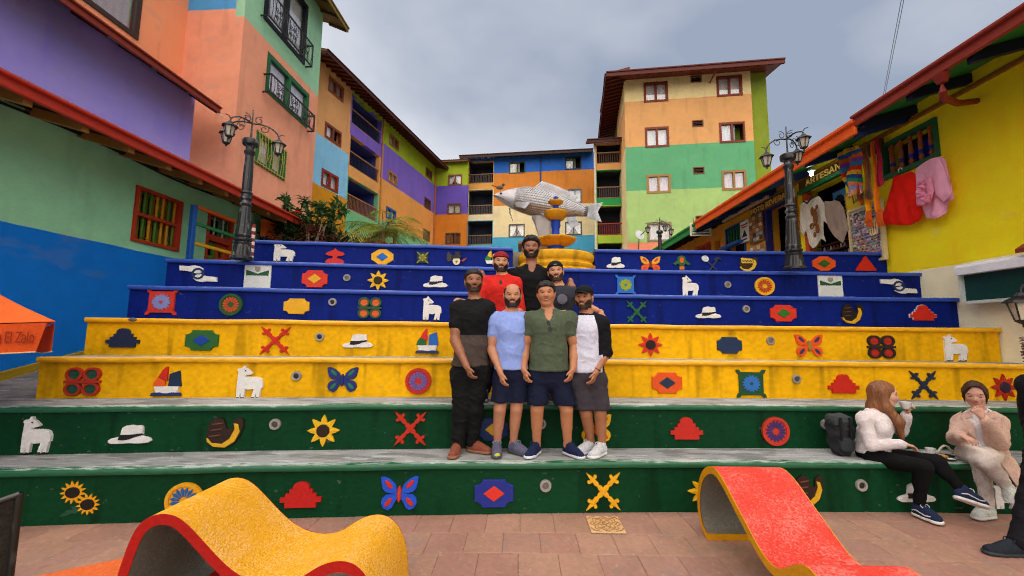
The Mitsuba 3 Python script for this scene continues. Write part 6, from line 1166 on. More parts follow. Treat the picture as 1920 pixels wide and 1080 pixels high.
    def hair(s, body, root, col, th=.016, line=.062, side=-.01, back=-.07, bald=0.0, seed=1, name='hair', quiff=0.0):
        """Scalp hair as a layer over the head: line = height of the forehead hairline."""
        q = s.local(body.vertices); near = np.linalg.norm(q - [0, 0, .02], axis=1) < .19
        front = q[:, 1] - .01
        low = np.where(q[:, 1] > .02, line - .30 * np.clip(np.abs(q[:, 0]) - .03, 0, .1) * (q[:, 1] > .05) - np.clip((.055 - q[:, 1]) / .035, 0, 1) * (line - side) * (np.abs(q[:, 0]) > .05), side)
        low = np.where(q[:, 1] < -.03, back + (side - back) * np.clip((q[:, 1] + .07) / .04, 0, 1), low)
        w = np.where(near, (q[:, 2] - low) / .012 + .0, -1)
        ear = (np.abs(q[:, 0]) > .07) & (np.abs(q[:, 1] + .005) < .024) & (q[:, 2] < .03); w = np.where(ear, -1, w)
        if bald: w = np.where((q[:, 2] > .085) & (q[:, 1] > -.07), -1, w); w = np.where((q[:, 1] > .045 - .0 * q[:, 2]) & (q[:, 2] > .03), -1, w)
        t_ = th * (1 + quiff * np.clip((q[:, 1] + .02) / .08, 0, 1) * np.clip((q[:, 2] - .07) / .05, 0, 1)) * np.clip(.45 + (q[:, 2] - side) / .10, .3, 1.2)
        shell(body, w, t_ * s.sc, root, name, 'hair', col, 1.1 if th > .008 else .5, seed)
    def beard(s, body, root, col, th=.008, full=1.0, seed=2, stubble=False):
        q = s.local(body.vertices); near = (np.linalg.norm(q - [0, .03, -.05], axis=1) < .14) & (q[:, 1] > -.012)
        ax_ = np.abs(q[:, 0]); top_ = np.where((ax_ > .060) & (q[:, 1] < .022), .0, -.050 + np.clip(ax_ - .03, 0, .04) * 1.0); w = (top_ - q[:, 2]) / .016
        w = np.where((q[:, 2] < -.098) & (q[:, 1] < .048), -1, w); w = np.where((q[:, 2] < -.075) & (q[:, 1] < .012), -1, w); w = np.where(q[:, 2] < -.1155, -1, w)
        mouth = (ax_ < .027) & (q[:, 2] > -.072) & (q[:, 2] < -.047) & (q[:, 1] > .06); w = np.where(mouth, -1, w)
        w = np.where((ax_ > .072) & (q[:, 1] < .012), -1, w)
        m_ = (ax_ < .030) & (q[:, 2] > -.047) & (q[:, 2] < -.036) & (q[:, 1] > .07); w = np.where(m_, .8, w)
        shell(body, np.where(near, w, -1), th * s.sc, root, 'beard', 'hair', col, .6, seed)
def hand(F, wr, tip, palm_n, side=1, curl=.35, sc=1.0, thumb=True, r0=.0088):
    """Palm and five fingers from the wrist to where the middle finger ends; palm_n faces the way the palm looks; side = +1 puts the thumb on cross(dir, palm_n)."""
    wr = np.asarray(wr, float); d = unit(np.asarray(tip) - wr); n = unit(np.asarray(palm_n) - d * (np.asarray(palm_n) @ d)); s_ = np.cross(d, n) * side; L = .185 * sc
    for k in range(4): F.cone(wr + d * .012, wr + d * .088 * sc + s_ * (.030 - .0195 * k) * sc, .016 * sc, .0125 * sc, .010)
    F.cone(wr - d * .02, wr + d * .02, .026 * sc, .024 * sc, .015)
    for k, (ln, c_) in enumerate(((.068, .9), (.078, 1.0), (.072, 1.1), (.056, 1.2))):
        b = wr + d * (.09 - .004 * (k == 3)) * sc + s_ * (.030 - .0195 * k) * sc; a0 = curl * c_ * .55; a1 = curl * c_ * 1.5; a2 = curl * c_ * 2.3; q = b
        for seg, a in ((.45, a0), (.31, a1), (.24, a2)):
            e = q + (d * math.cos(a) + n * math.sin(a)) * ln * seg * sc * 1.05 + s_ * (.0015 * (1.5 - k)); F.cone(q, e, (r0 - .0004 * k) * sc, (r0 - .0009 - .0004 * k) * sc, .0035); q = e
    if thumb:
        q = wr + d * .03 * sc + s_ * .028 * sc; e = q + (d * .80 + s_ * .42 + n * .30) * .040 * sc; F.cone(q, e, .0125 * sc, .0105 * sc, .012); e2 = e + (d * .85 + s_ * .15 + n * .35) * .034 * sc; F.cone(e, e2, .0102 * sc, .0082 * sc, .004)
def shoe(root, an, toe, style, col, sole, L=.285, w=.048, up=None, name='shoe', tip=None, lace=None, high=0.0, pitch=None):
    """A low shoe: an = ankle joint, toe = end of the toes; a sole, an upper with a laced throat."""
    an, toe = np.asarray(an, float), np.asarray(toe, float)
    f = toe - an; up = np.array([0, 0, 1.]) if up is None else unit(up); f = unit(f - up * (f @ up)); s_ = np.cross(f, up); heel = an - up * .085 - f * .055
    P_ = lambda a, b, c: heel + f * a + s_ * b + up * c
    lo = np.minimum.reduce([P_(-.05, -.09, -.03), P_(L + .05, .09, .2), P_(-.05, .09, .2), P_(L + .05, -.09, -.03)]) - .04; hi = np.maximum.reduce([P_(-.05, -.09, -.03), P_(L + .05, .09, .2), P_(-.05, .09, .2), P_(L + .05, -.09, -.03)]) + .04
    F = Field(lo, hi, .0065); F.cone(P_(.04, 0, .045), P_(.13, 0, .045), .040, .042, .03); F.cone(P_(.05, 0, .075), P_(.06, 0, .10 + high), .036, .040, .03); F.cone(P_(.12, 0, .05), P_(L - .045, 0, .028), .044, .034, .03); F.cone(P_(.19, -.006, .025), P_(L - .05, .006, .022), .047, .036, .02); F.cone(P_(.07, 0, .095), P_(.17, 0, .06), .026, .026, .03)
    F.cut(P_(0, 0, .012), up)
    k = part(root, name, F.mesh(), style, col, True, w=.6)
    F = Field(lo, hi, .0065); F.cone(P_(.04, 0, .016), P_(.12, 0, .016), .042, .042, .02); F.cone(P_(.12, 0, .016), P_(L - .045, 0, .016), .045, .044, .02); F.cone(P_(.19, -.004, .016), P_(L - .05, .004, .016), .050, .045, .02); F.cut(P_(0, 0, .0), up); F.cut(P_(0, 0, .026), -up); part(k, 'sole', F.mesh(1), 'paint', sole, 40)
    ls = [tube([P_(a, -.020, c), P_(a + .006, 0, c + .012), P_(a, .020, c)], .0042, 5) for a, c in ((.115, .098), (.135, .088), (.155, .079), (.172, .071))]
    ls += [tube([P_(.112, 0, .108), P_(.10, q * .02, .122), P_(.11, q * .042, .112), P_(.125, q * .034, .098)], .0038, 5) for q in (-1, 1)]
    part(k, 'laces', cat(ls), 'cloth', lace or sole, True)
    if tip: F = Field(lo, hi, .0065); F.cone(P_(L - .055, 0, .026), P_(L - .042, 0, .024), .040, .037, .01); F.cut(P_(L - .052, 0, 0), f); F.cut(P_(0, 0, .012), up); part(k, 'toe_cap', F.mesh(1), 'paint', tip, 40)
    return k
def person(label, J, head, skin, build=1.0, tw=.16, thumbs=(None, None), fem=False, bust=0, neck=.056, curl=(.4, .4), slim=1.09, hands=True, step=.0065, pn=(None, None), arm=1.0, leg=1.0, group=None):
    """The unclothed continuous figure; returns (root, joints, mesh, head)."""
    t_ = thing('person', label, 'person', group); J = {k: np.array(v, float) for k, v in J.items()}; J['_tw'] = max(tw - .02 - .098 * build, .035); H_ = Head(J['hc'], **head); allp = np.array([J[k] for k in J if k[0] != '_']); F = Field(allp.min(0) - .20, allp.max(0) + .20, step); H_.build(F, J['nb'], fem, neck, slim)
    torso(F, J, build, 0, fem, bust); limbs(F, J, build * arm, build * leg, 0)
    if hands:
        for k, s_ in (('l', -1), ('r', 1)):
            n = pn[0 if k == 'l' else 1]; hand(F, J['wr' + k], J['h' + k], n if n is not None else ((.75 * -s_, .55, .2)), (1 if k == 'l' else -1) * (thumbs[0 if k == 'l' else 1] or 1), curl[0 if k == 'l' else 1] * 1.3, .94 if not fem else .88)
    m = F.mesh(); k = part(t_, 'body', m, 'skin', skin, True); return t_, J, m, H_
def torso(F, J, b, e, fem=False, bust=0):
    sl_, sr_, nb, pe = J['shl'], J['shr'], J['nb'], J['pel']; mid = (sl_ + sr_) / 2; ax_ = unit(sr_ - sl_); up = unit(nb - pe); fw = unit(np.cross(up, ax_)); L = np.linalg.norm(nb - pe); hw = np.linalg.norm(sr_ - sl_) / 2
    fw = fw if fw @ np.array([0, -1, 0]) > -0.3 else -fw; J['_fw'], J['_up'], J['_ax'] = fw, up, ax_
    w = J['_tw']; P_ = lambda a, f_, h_: pe + ax_ * a + fw * f_ + up * h_ * L
    fl_ = None
    F.cone(nb - up * .02, nb - up * .06, .058 + e, .07 + e, .04)
    for q, s_ in ((-1, sl_), (1, sr_)): F.cone(nb - up * .045, s_ + up * .0, (.052 * b + e), (.060 * b + e), .05); F.cone(P_(q * w * .95, .018, .74), P_(q * w * .80, .01, .42), .098 * b + e, .088 * b + e, .06); F.cone(P_(q * w * .78, .0, .42), P_(q * w * .85, 0, .06), .088 * b + e, .098 * b + e, .06)
    F.cone(P_(0, .02, .72), P_(0, .015, .40), .112 * b + e, .100 * b + e, .06); F.cone(P_(0, .0, .40), P_(0, 0, .02), .100 * b + e, .11 * b + e, .06)
    if bust:
        for q in (-1, 1): F.cone(P_(q * .075, .085, .63), P_(q * .07, .06, .70), bust + e, bust * .8 + e, .05)
    for q, h_ in ((-1, J['hil']), (1, J['hir'])): F.cone(P_(q * w * .5, 0, .05), h_, .105 * b + e, .095 * b + e, .05)
def limbs(F, J, ba, bl, e, which='al', arm_to=1.0, k=.03, leg_e=None):
    if 'a' in which:
        for s_ in 'lr': F.cone(J['sh' + s_], J['el' + s_], .058 * ba + e, .043 * ba + e, k); F.cone(J['sh' + s_] + (J['el' + s_] - J['sh' + s_]) * .35, J['sh' + s_] + (J['el' + s_] - J['sh' + s_]) * .7, .050 * ba + e, .046 * ba + e, k); F.cone(J['el' + s_], J['wr' + s_], .043 * ba + e, .027 * ba + e, .02); F.cone(J['el' + s_] + (J['wr' + s_] - J['el' + s_]) * .15, J['el' + s_] + (J['wr' + s_] - J['el' + s_]) * .45, .044 * ba + e, .038 * ba + e, .02)
    if 'l' in which:
        for s_ in 'lr':
            h_, n_, a_ = J['hi' + s_], J['kn' + s_], J['an' + s_]; F.cone(h_, n_, .088 * bl + e, .058 * bl + e, .03); F.cone(n_, a_, .054 * bl + e, .036 * bl + e, .02); bk = -J['_fw'] * .018; F.cone(n_ + (a_ - n_) * .15 + bk, n_ + (a_ - n_) * .48 + bk, .050 * bl + e, .044 * bl + e, .03); f = unit(J['to' + s_] - a_); F.cone(a_, a_ + np.array([0, 0, -.05]) + f * .05, .036 * bl + e * .5, .036 * bl, .02)
def cloth_field(J, h=.0075, m=.2): a = np.array([J[k] for k in J if not k.startswith('_')]); return Field(a.min(0) - m, a.max(0) + m, h)
def shirt(t_, J, col, b=1.0, sleeve=.62, hem=None, e=.010, name='shirt', fem=False, bust=0, neckline=(.0, .062), vneck=0, sleeve_col=None, fold=.022, seed=0, ba=1.0, ease=.010, style_w=.5, label=None, band=None, open_arm=True, arms='lr', long_=False, tilt=0.0):
    """A top: torso and sleeves as one blended solid around the body, cut at hem, cuffs and neckline."""
    F = cloth_field(J); torso(F, J, b, e, fem, bust); hz = hem if hem is not None else J['pel'][2] + .02; pe, up, ax_, fw = J['pel'], J['_up'], J['_ax'], J['_fw']; hw = np.linalg.norm(J['shr'] - J['shl']) / 2; w = J['_tw']; L = np.linalg.norm(J['nb'] - pe)
    for q in (-1, 1): F.cone(pe + ax_ * q * w * .95 + up * .35 * L, pe + ax_ * q * w * 1.0 - up * .02, .085 * b + e + ease, .094 * b + e + ease, .06)
    F.cone(pe + up * .3 * L + fw * .03, pe - up * .02 + fw * .035, .095 * b + e + ease, .10 * b + e + ease, .05)
    F.cut([0, 0, hz], [tilt, 0, 1.0]); G_ = cloth_field(J)
    for s_ in arms:
        S_, E_, W_ = J['sh' + s_], J['el' + s_], J['wr' + s_]; r0, r1 = .058 * b * ba + e + .004, .046 * b * ba + e + ease * .7
        if sleeve <= 1: F.cone(S_, S_ + (E_ - S_) * sleeve, r0, r1, .04)
        else: F.cone(S_, E_, r0, r1 - .006, .04); F.cone(E_, E_ + (W_ - E_) * (sleeve - 1), r1 - .006, max(.034 * ba + e, .036), .03)
    nb = J['nb']; F.ell(nb + up * .060 + fw * .022, np.eye(3), [neckline[1] + .012, neckline[1] + .018, .070 + neckline[0]], .012, True)
    if vneck:
        for k in range(5): F.cone(nb + fw * (.06 + .015 * k) - up * (.02 + vneck * k / 4), nb + fw * (.13 + .012 * k) - up * (.02 + vneck * k / 4 + .02), .045 - .0085 * k, .045 - .0085 * k, .008, True)
    return folds(F.mesh(1), fold, seed=seed), F
def trousers(t_, J, col, b=1.0, to=1.0, hemz=None, e=.010, top=None, seed=3, flare=.01, name='trousers', fold=.02, style_w=.4, skinny=False, knee_only=None):
    """Trousers or shorts: to = 0..1 down the thigh ends shorts there, 1..2 runs on down the shin."""
    F = cloth_field(J); pe, up, ax_ = J['pel'], J['_up'], J['_ax']; hw = np.linalg.norm(J['shr'] - J['shl']) / 2; w = J['_tw']
    for q, s_ in ((-1, 'l'), (1, 'r')):
        h_, n_, a_ = J['hi' + s_], J['kn' + s_], J['an' + s_]; F.cone(pe + ax_ * q * w * .9 + up * .16, pe + ax_ * q * w * .85, .101 * b + e, .102 * b + e, .05); F.cone(pe + ax_ * q * w * .5, h_, .105 * b + e, .097 * b + e, .05)
        if to <= 1: F.cone(h_, h_ + (n_ - h_) * to, .090 * b + e, .068 * b + e + flare, .03)
        else: F.cone(h_, n_, .088 * b + e, .060 * b + e + flare * .5, .03); F.cone(n_, n_ + (a_ - n_) * (to - 1), .058 * b + e + flare * .4, (.043 if not skinny else .036) * b + e + flare * .3, .02); F.cone(n_ + (a_ - n_) * .12 - J['_fw'] * .016, n_ + (a_ - n_) * .45 - J['_fw'] * .016, .052 * b + e, .046 * b + e, .03)
    F.cone(pe + up * .04, pe - up * .03, .11 * b + e, .10 * b + e, .05)
    if top is not None: F.cut([0, 0, top], [0, 0, -1])
    if hemz: F.cut([0, 0, hemz], [0, 0, 1])
    m = folds(F.mesh(1), fold, (8, 8, 7), seed); return part(t_, name, m, 'cloth', col, True, w=style_w)
def put(t_, name, m, col, label=None, w=.5, style='cloth'): return part(t_, name, m, style, col, True, w=w, label=label)
def sub(m, mask): return TM(m.vertices, m.faces[mask[m.faces].all(1)])
def split(m, fn):
    """Split a mesh's faces by a test on their centres."""
    c = m.vertices[m.faces].mean(1); k = fn(c); return [TM(m.vertices, m.faces[x]) for x in (k, ~k)]
# ---------------------------------------------------------------- the people: joints in metres (l = the viewer's left)
JOINTS = {
    'A': dict(hc=(-0.486, 4.42, 2.136), nb=(-0.465, 4.42, 1.934), shl=(-0.637, 4.42, 1.862), shr=(-0.34, 4.42, 1.859), ell=(-0.647, 4.32, 1.546), wrl=(-0.51, 4.19, 1.303), hl=(-0.449, 4.16, 1.172), elr=(-0.278, 4.54, 1.559), wrr=(-0.316, 4.52, 1.299), hr=(-0.331, 4.52, 1.181), pel=(-0.5, 4.42, 1.272), hil=(-0.574, 4.42, 1.219), hir=(-0.42, 4.42, 1.221), knl=(-0.571, 4.38, 0.872), knr=(-0.455, 4.42, 0.867), anl=(-0.607, 4.4, 0.493), anr=(-0.481, 4.48, 0.496), tol=(-0.622, 4.27, 0.433), tor=(-0.348, 4.42, 0.442)),
    'B': dict(hc=(-0.087, 4.42, 1.992), nb=(-0.101, 4.42, 1.818), shl=(-0.262, 4.42, 1.752), shr=(0.039, 4.42, 1.755), ell=(-0.288, 4.38, 1.46), wrl=(-0.194, 4.26, 1.246), hl=(-0.161, 4.23, 1.124), elr=(0.13, 4.56, 1.541), wrr=(0.196, 4.58, 1.696), hr=(0.241, 4.58, 1.763), pel=(-0.095, 4.42, 1.224), hil=(-0.164, 4.42, 1.182), hir=(-0.015, 4.42, 1.183), knl=(-0.2, 4.37, 0.879), knr=(-0.039, 4.39, 0.878), anl=(-0.225, 4.44, 0.52), anr=(-0.068, 4.46, 0.527), tol=(-0.22, 4.28, 0.451), tor=(0.042, 4.36, 0.468)),
    'C': dict(hc=(0.252, 4.4, 2.014), nb=(0.274, 4.4, 1.837), shl=(0.087, 4.4, 1.755), shr=(0.482, 4.4, 1.759), ell=(0.035, 4.4, 1.479), wrl=(0.031, 4.31, 1.275), hl=(0.062, 4.27, 1.158), elr=(0.539, 4.4, 1.484), wrr=(0.505, 4.3, 1.282), hr=(0.459, 4.26, 1.148), pel=(0.28, 4.4, 1.22), hil=(0.185, 4.4, 1.177), hir=(0.374, 4.4, 1.18), knl=(0.164, 4.36, 0.885), knr=(0.448, 4.36, 0.889), anl=(0.162, 4.43, 0.548), anr=(0.464, 4.43, 0.553), tol=(0.092, 4.28, 0.48), tor=(0.556, 4.3, 0.482)),
    'D': dict(hc=(0.639, 4.44, 1.978), nb=(0.669, 4.44, 1.816), shl=(0.524, 4.44, 1.739), shr=(0.813, 4.44, 1.731), ell=(0.473, 4.58, 1.49), wrl=(0.41, 4.62, 1.544), hl=(0.355, 4.62, 1.599), elr=(0.846, 4.41, 1.434), wrr=(0.727, 4.28, 1.26), hr=(0.675, 4.25, 1.142), pel=(0.664, 4.44, 1.2), hil=(0.584, 4.44, 1.158), hir=(0.748, 4.44, 1.16), knl=(0.647, 4.42, 0.841), knr=(0.786, 4.41, 0.845), anl=(0.712, 4.52, 0.535), anr=(0.803, 4.44, 0.515), tol=(0.59, 4.44, 0.486), tor=(0.693, 4.31, 0.442)),
    'E': dict(hc=(-0.235, 4.93, 2.423), nb=(-0.209, 4.93, 2.264), shl=(-0.383, 4.93, 2.183), shr=(-0.068, 4.93, 2.179), ell=(-0.503, 4.79, 1.893), wrl=(-0.604, 4.61, 1.948), hl=(-0.647, 4.55, 1.971), elr=(-0.017, 4.83, 1.859), wrr=(-0.027, 4.57, 1.816), hr=(-0.005, 4.49, 1.834), pel=(-0.248, 4.93, 1.594), hil=(-0.337, 4.93, 1.545), hir=(-0.164, 4.93, 1.547), knl=(-0.355, 4.91, 1.24), knr=(-0.178, 4.93, 1.241), anl=(-0.394, 4.93, 1.006), anr=(-0.081, 4.98, 0.974), tol=(-0.402, 4.77, 0.923), tor=(-0.077, 4.79, 0.914)),
    'F': dict(hc=(0.113, 5.02, 2.611), nb=(0.121, 5.02, 2.385), shl=(-0.107, 5.02, 2.29), shr=(0.349, 5.02, 2.287), ell=(-0.294, 5.08, 2.12), wrl=(-0.406, 4.97, 2.243), hl=(-0.447, 4.94, 2.294), elr=(0.527, 5.08, 2.096), wrr=(0.568, 5.0, 2.23), hr=(0.604, 4.9, 2.108), pel=(0.124, 5.02, 1.689), hil=(0.033, 5.02, 1.627), hir=(0.228, 5.02, 1.629), knl=(0.024, 5.02, 1.237), knr=(0.229, 5.02, 1.239), anl=(0.014, 5.02, 0.953), anr=(0.218, 5.02, 0.956), tol=(-0.003, 4.86, 0.894), tor=(0.234, 4.86, 0.897)),
    'G': dict(hc=(0.39, 4.92, 2.316), nb=(0.42, 4.92, 2.151), shl=(0.264, 4.92, 2.071), shr=(0.57, 4.92, 2.068), ell=(0.345, 4.87, 1.835), wrl=(0.411, 4.62, 1.823), hl=(0.424, 4.52, 1.867), elr=(0.775, 4.86, 1.897), wrr=(0.851, 4.67, 1.852), hr=(0.874, 4.56, 1.763), pel=(0.449, 4.92, 1.542), hil=(0.366, 4.92, 1.494), hir=(0.532, 4.92, 1.495), knl=(0.377, 4.92, 1.219), knr=(0.53, 4.92, 1.221), anl=(0.377, 4.92, 0.988), anr=(0.541, 4.92, 0.972), tol=(0.343, 4.77, 0.922), tor=(0.553, 4.77, 0.925)),
    'V': dict(hc=(3.611, 4.5, 1.053), nb=(3.519, 4.52, 0.884), shl=(3.299, 4.38, 0.834), shr=(3.674, 4.65, 0.801), ell=(3.304, 4.32, 0.606), wrl=(3.558, 4.28, 0.633), hl=(3.672, 4.28, 0.606), elr=(3.774, 4.54, 0.698), wrr=(3.772, 4.46, 0.866), hr=(3.772, 4.44, 0.941), pel=(3.442, 4.52, 0.505), hil=(3.402, 4.42, 0.48), hir=(3.554, 4.6, 0.466), knl=(3.584, 4.1, 0.511), knr=(3.773, 4.18, 0.548), anl=(3.577, 4.18, 0.117), anr=(3.847, 4.06, 0.294), tol=(3.65, 4.02, 0.024), tor=(4.053, 4.0, 0.226)),
    'W': dict(hc=(4.406, 4.42, 1.073), nb=(4.5, 4.48, 0.903), shl=(4.392, 4.56, 0.785), shr=(4.557, 4.38, 0.812), ell=(4.229, 4.48, 0.647), wrl=(4.086, 4.26, 0.713), hl=(4.079, 4.2, 0.707), elr=(4.473, 4.3, 0.642), wrr=(4.272, 4.24, 0.882), hr=(4.241, 4.26, 0.946), pel=(4.49, 4.5, 0.525), hil=(4.327, 4.45, 0.516), hir=(4.568, 4.45, 0.519), knl=(4.075, 4.04, 0.535), knr=(4.144, 4.18, 0.526), anl=(4.244, 4.06, 0.318), anr=(4.18, 4.24, 0.119), tol=(4.159, 3.95, 0.267), tor=(4.02, 4.22, 0.041)),
    'Z': dict(hc=(4.005, 3.5, 1.476), nb=(3.998, 3.5, 1.257), shl=(3.849, 3.5, 1.175), shr=(4.175, 3.5, 1.18), ell=(3.753, 3.45, 0.934), wrl=(3.621, 3.3, 0.76), hl=(3.554, 3.25, 0.665), elr=(4.202, 3.5, 0.931), wrr=(4.015, 3.4, 0.721), hr=(3.981, 3.4, 0.608), pel=(3.935, 3.5, 0.616), hil=(3.852, 3.5, 0.576), hir=(4.02, 3.5, 0.578), knl=(3.688, 3.46, 0.322), knr=(3.956, 3.5, 0.311), anl=(3.714, 3.54, 0.083), anr=(3.917, 3.5, 0.068), tol=(3.525, 3.58, 0.008), tor=(3.586, 3.28, 0.057)),
}
def J_(k, base=None, up=0.0, **over):
    d = {a: list(b) for a, b in JOINTS[k].items()}
    if base is not None:
        for s_ in 'lr': d['an' + s_][2] = base + .088; d['to' + s_][2] = base + .03
    for a, b in over.items(): d[a] = list(b)
    return d
GR = None
SK = {'A': '8a5a40', 'B': 'aa775a', 'C': 'ab7452', 'D': '9a674a', 'E': 'b28466', 'F': '8c5e44', 'G': 'b07e60'}
def cap_shell(t_, m, H_, col, line=.050, tilt=.12, back=False, name='cap', th=.013):
    q = H_.local(m.vertices); near = np.linalg.norm(q - [0, -.01, .04], axis=1) < .17; lo_ = line - tilt * q[:, 1] * (1 if not back else -1)
    w = np.where(near, (q[:, 2] - lo_) / .004, -1); ear = (np.abs(q[:, 0]) > .074) & (q[:, 2] < .035); w = np.where(ear, -1, w)
    return shell(m, w, np.full(len(q), th), t_, name, 'cloth', col, .2, 3)
def sunglasses(t_, P0, R_, sc=1.0, name='sunglasses'):
    a = [hull([P0 + R_ @ (np.array([q * .033 + .026 * math.cos(t), d_, .019 * math.sin(t)]) * sc) for t in np.linspace(0, 2 * PI, 14, endpoint=False) for d_ in (-.002, .002)]) for q in (-1, 1)]
    a += [tube([P0 + R_ @ (np.array([x, 0, .008]) * sc) for x in (-.01, 0, .01)], .003, 5)] + [tube([P0 + R_ @ (np.array([q * .058, 0, .006]) * sc), P0 + R_ @ (np.array([q * .060, .06, .004]) * sc), P0 + R_ @ (np.array([q * .056, .12, -.012]) * sc)], .003, 5) for q in (-1, 1)]
    return part(t_, name, cat(a), 'flat', '121214', 40)
# --- A: black and charcoal tee, black trousers, brown boots
j = J_('A', .452, nb=(-.468, 4.43, 1.945))
t_, J, m, H_ = person('man in black and charcoal tee and black trousers at the left of the group', j, dict(yaw=.22, pitch=.06, sc=1.0), SK['A'], 1.10, tw=0.166, curl=(.45, .4))
H_.features(t_, smile=False, lip='7a443c'); H_.hair(m, t_, '17120f', .011, .068, seed=1); H_.beard(m, t_, '33241c', .0022)
sm, _ = shirt(t_, J, '', 1.12, .52, 1.295, seed=11); up_, lo_ = split(sm, lambda c: c[:, 2] > 1.60 + .0 * c[:, 0]); sl_, lo_ = split(lo_, lambda c: (c[:, 0] < -.70) | (c[:, 0] > -.30))
put(t_, 'shirt', cat([up_, sl_]), '121214', label='black upper part of the tee'); put(t_, 'shirt_lower', lo_, '453b37', label='charcoal lower part of the tee')
trousers(t_, J, '121214', 1.12, 1.93, top=1.40, flare=.008, fold=.035)
shoe(t_, J['anl'], J['tol'], 'cloth', '7a4636', '8a6048', lace='4a2c22', high=.02); shoe(t_, J['anr'], J['tor'], 'cloth', '7a4636', '8a6048', lace='4a2c22', high=.02)
# --- B: light blue tee, navy shorts, grey trainers
j = J_('B', .452, nb=(-.100, 4.43, 1.828)); t_, J, m, H_ = person('balding bearded man in light blue tee and navy shorts', j, dict(yaw=.03, pitch=-.02, sc=1.0), SK['B'], 1.0, tw=0.148)
H_.features(t_, brow='1c1512'); H_.hair(m, t_, '1e1713', .004, .06, bald=1, seed=2); H_.beard(m, t_, '2a1f19', .0035)
sm, _ = shirt(t_, J, '', 1.02, .50, 1.268, seed=12); put(t_, 'shirt', sm, '8298d4', w=.3); trousers(t_, J, '141a30', 1.0, 1.0, .955, top=1.33, flare=.016)
for s_ in 'lr': part(t_, 'sock', tube([J['an' + s_] + [0, 0, .075], J['an' + s_] + [0, 0, .03]], .040, 14), 'cloth', '17181c', True)
shoe(t_, J['anl'], J['tol'], 'cloth', '55546a', '4a4a50', lace='8a8a98', tip='b8b43c'); shoe(t_, J['anr'], J['tor'], 'cloth', '55546a', '4a4a50', lace='8a8a98', tip='b8b43c')
# --- C: olive tee, navy shorts
j = J_('C', .452, nb=(.272, 4.41, 1.85)); t_, J, m, H_ = person('broad man in olive tee with sunglasses at the neckline and navy shorts', j, dict(yaw=-.08, pitch=.0, roll=-.05, sc=1.0), SK['C'], 1.08, tw=0.192, arm=1.08)
H_.features(t_, brow='17110d'); H_.hair(m, t_, '17120f', .012, .068, seed=3, quiff=.7);
sm, _ = shirt(t_, J, '', 1.08, .46, 1.262, seed=13, vneck=.075, neckline=(.0, .058), tilt=.0); put(t_, 'shirt', sm, '4a5442', w=.3); trousers(t_, J, '141a30', 1.06, 1.0, .935, top=1.33, flare=.016)
fw, up = J['_fw'], J['_up']; sunglasses(t_, J['nb'] + fw * .165 - up * .16, np.array([[.25, 0, .97], [0, 1, 0], [-.97, 0, .25]]) @ np.diag([1, .35, 1]), .9); sunglasses(t_, H_.p(0, .085, .098), H_.R @ np.diag([1, -1, 1]), 1.0, 'glasses_on_hair')
for s_ in 'lr': part(t_, 'sock', tube([J['an' + s_] + [0, 0, .095], J['an' + s_] + [0, 0, .03]], .042, 14), 'cloth', '15161a', True); shoe(t_, J['an' + s_], J['to' + s_], 'cloth', '1a2240', 'c9cbd2', lace='2a3358')
# --- D: raglan tee, black cap, grey shorts, white trainers
j = J_('D', .452, nb=(.668, 4.45, 1.83)); t_, J, m, H_ = person('man in black cap, raglan tee and dark grey shorts at right of the group', j, dict(yaw=-.42, pitch=.0, sc=1.0), SK['D'], 1.0, tw=0.158)
H_.features(t_, brow='17110d'); H_.hair(m, t_, '17120f', .006, .06, seed=4); H_.beard(m, t_, '2a1f19', .0035)
cap_shell(t_, m, H_, '101216', .056, .05); part(t_, 'cap_brim', grid(lambda u, v: tuple(np.moveaxis(H_.c + (np.stack(np.broadcast_arrays((u - .5) * .15, .082 + .072 * v * (1 - (2 * u - 1) ** 2 * .6), .072 - .018 * v - .06 * (u - .5) ** 2 * 4 * .35), -1)) @ H_.R.T, -1, 0)), 14, 6), 'cloth', '101216', True)
sm, _ = shirt(t_, J, '', 1.0, 1.25, 1.25, seed=14); xa, xb = J['shl'], J['shr']
tor_, slv = split(sm, lambda c: (c[:, 0] < xb[0] - .055 - .18 * np.clip(c[:, 2] - xb[2] + .10, 0, .3)) & (c[:, 0] > xa[0] + .02 + .18 * np.clip(c[:, 2] - xa[2] + .10, 0, .3)) & (c[:, 2] < J['nb'][2] - .022)); low, slv = split(slv, lambda c: (c[:, 2] < 1.42) & (c[:, 0] < .80) & (c[:, 0] > .5)); put(t_, 'shirt', cat([tor_, low]), 'bfc2d2', w=.35); put(t_, 'sleeve', slv, '131318', label='black raglan sleeves and collar')
trousers(t_, J, '3a343c', 1.02, 1.0, .89, top=1.31, flare=.016, style_w=.3); part(t_, 'watch', tube([J['wrr'] + unit(J['elr'] - J['wrr']) * .03 + .034 * (np.cross(unit(J['elr'] - J['wrr']), [0, 1, 0]) * math.cos(a) + np.array([0, 1, 0]) * math.sin(a)) for a in np.linspace(0, 2 * PI, 16)], .007, 6, closed=True), 'flat', '121214', True)
for s_ in 'lr': shoe(t_, J['an' + s_], J['to' + s_], 'cloth', 'b9bac0', 'd8d8da', lace='d0d0d4')
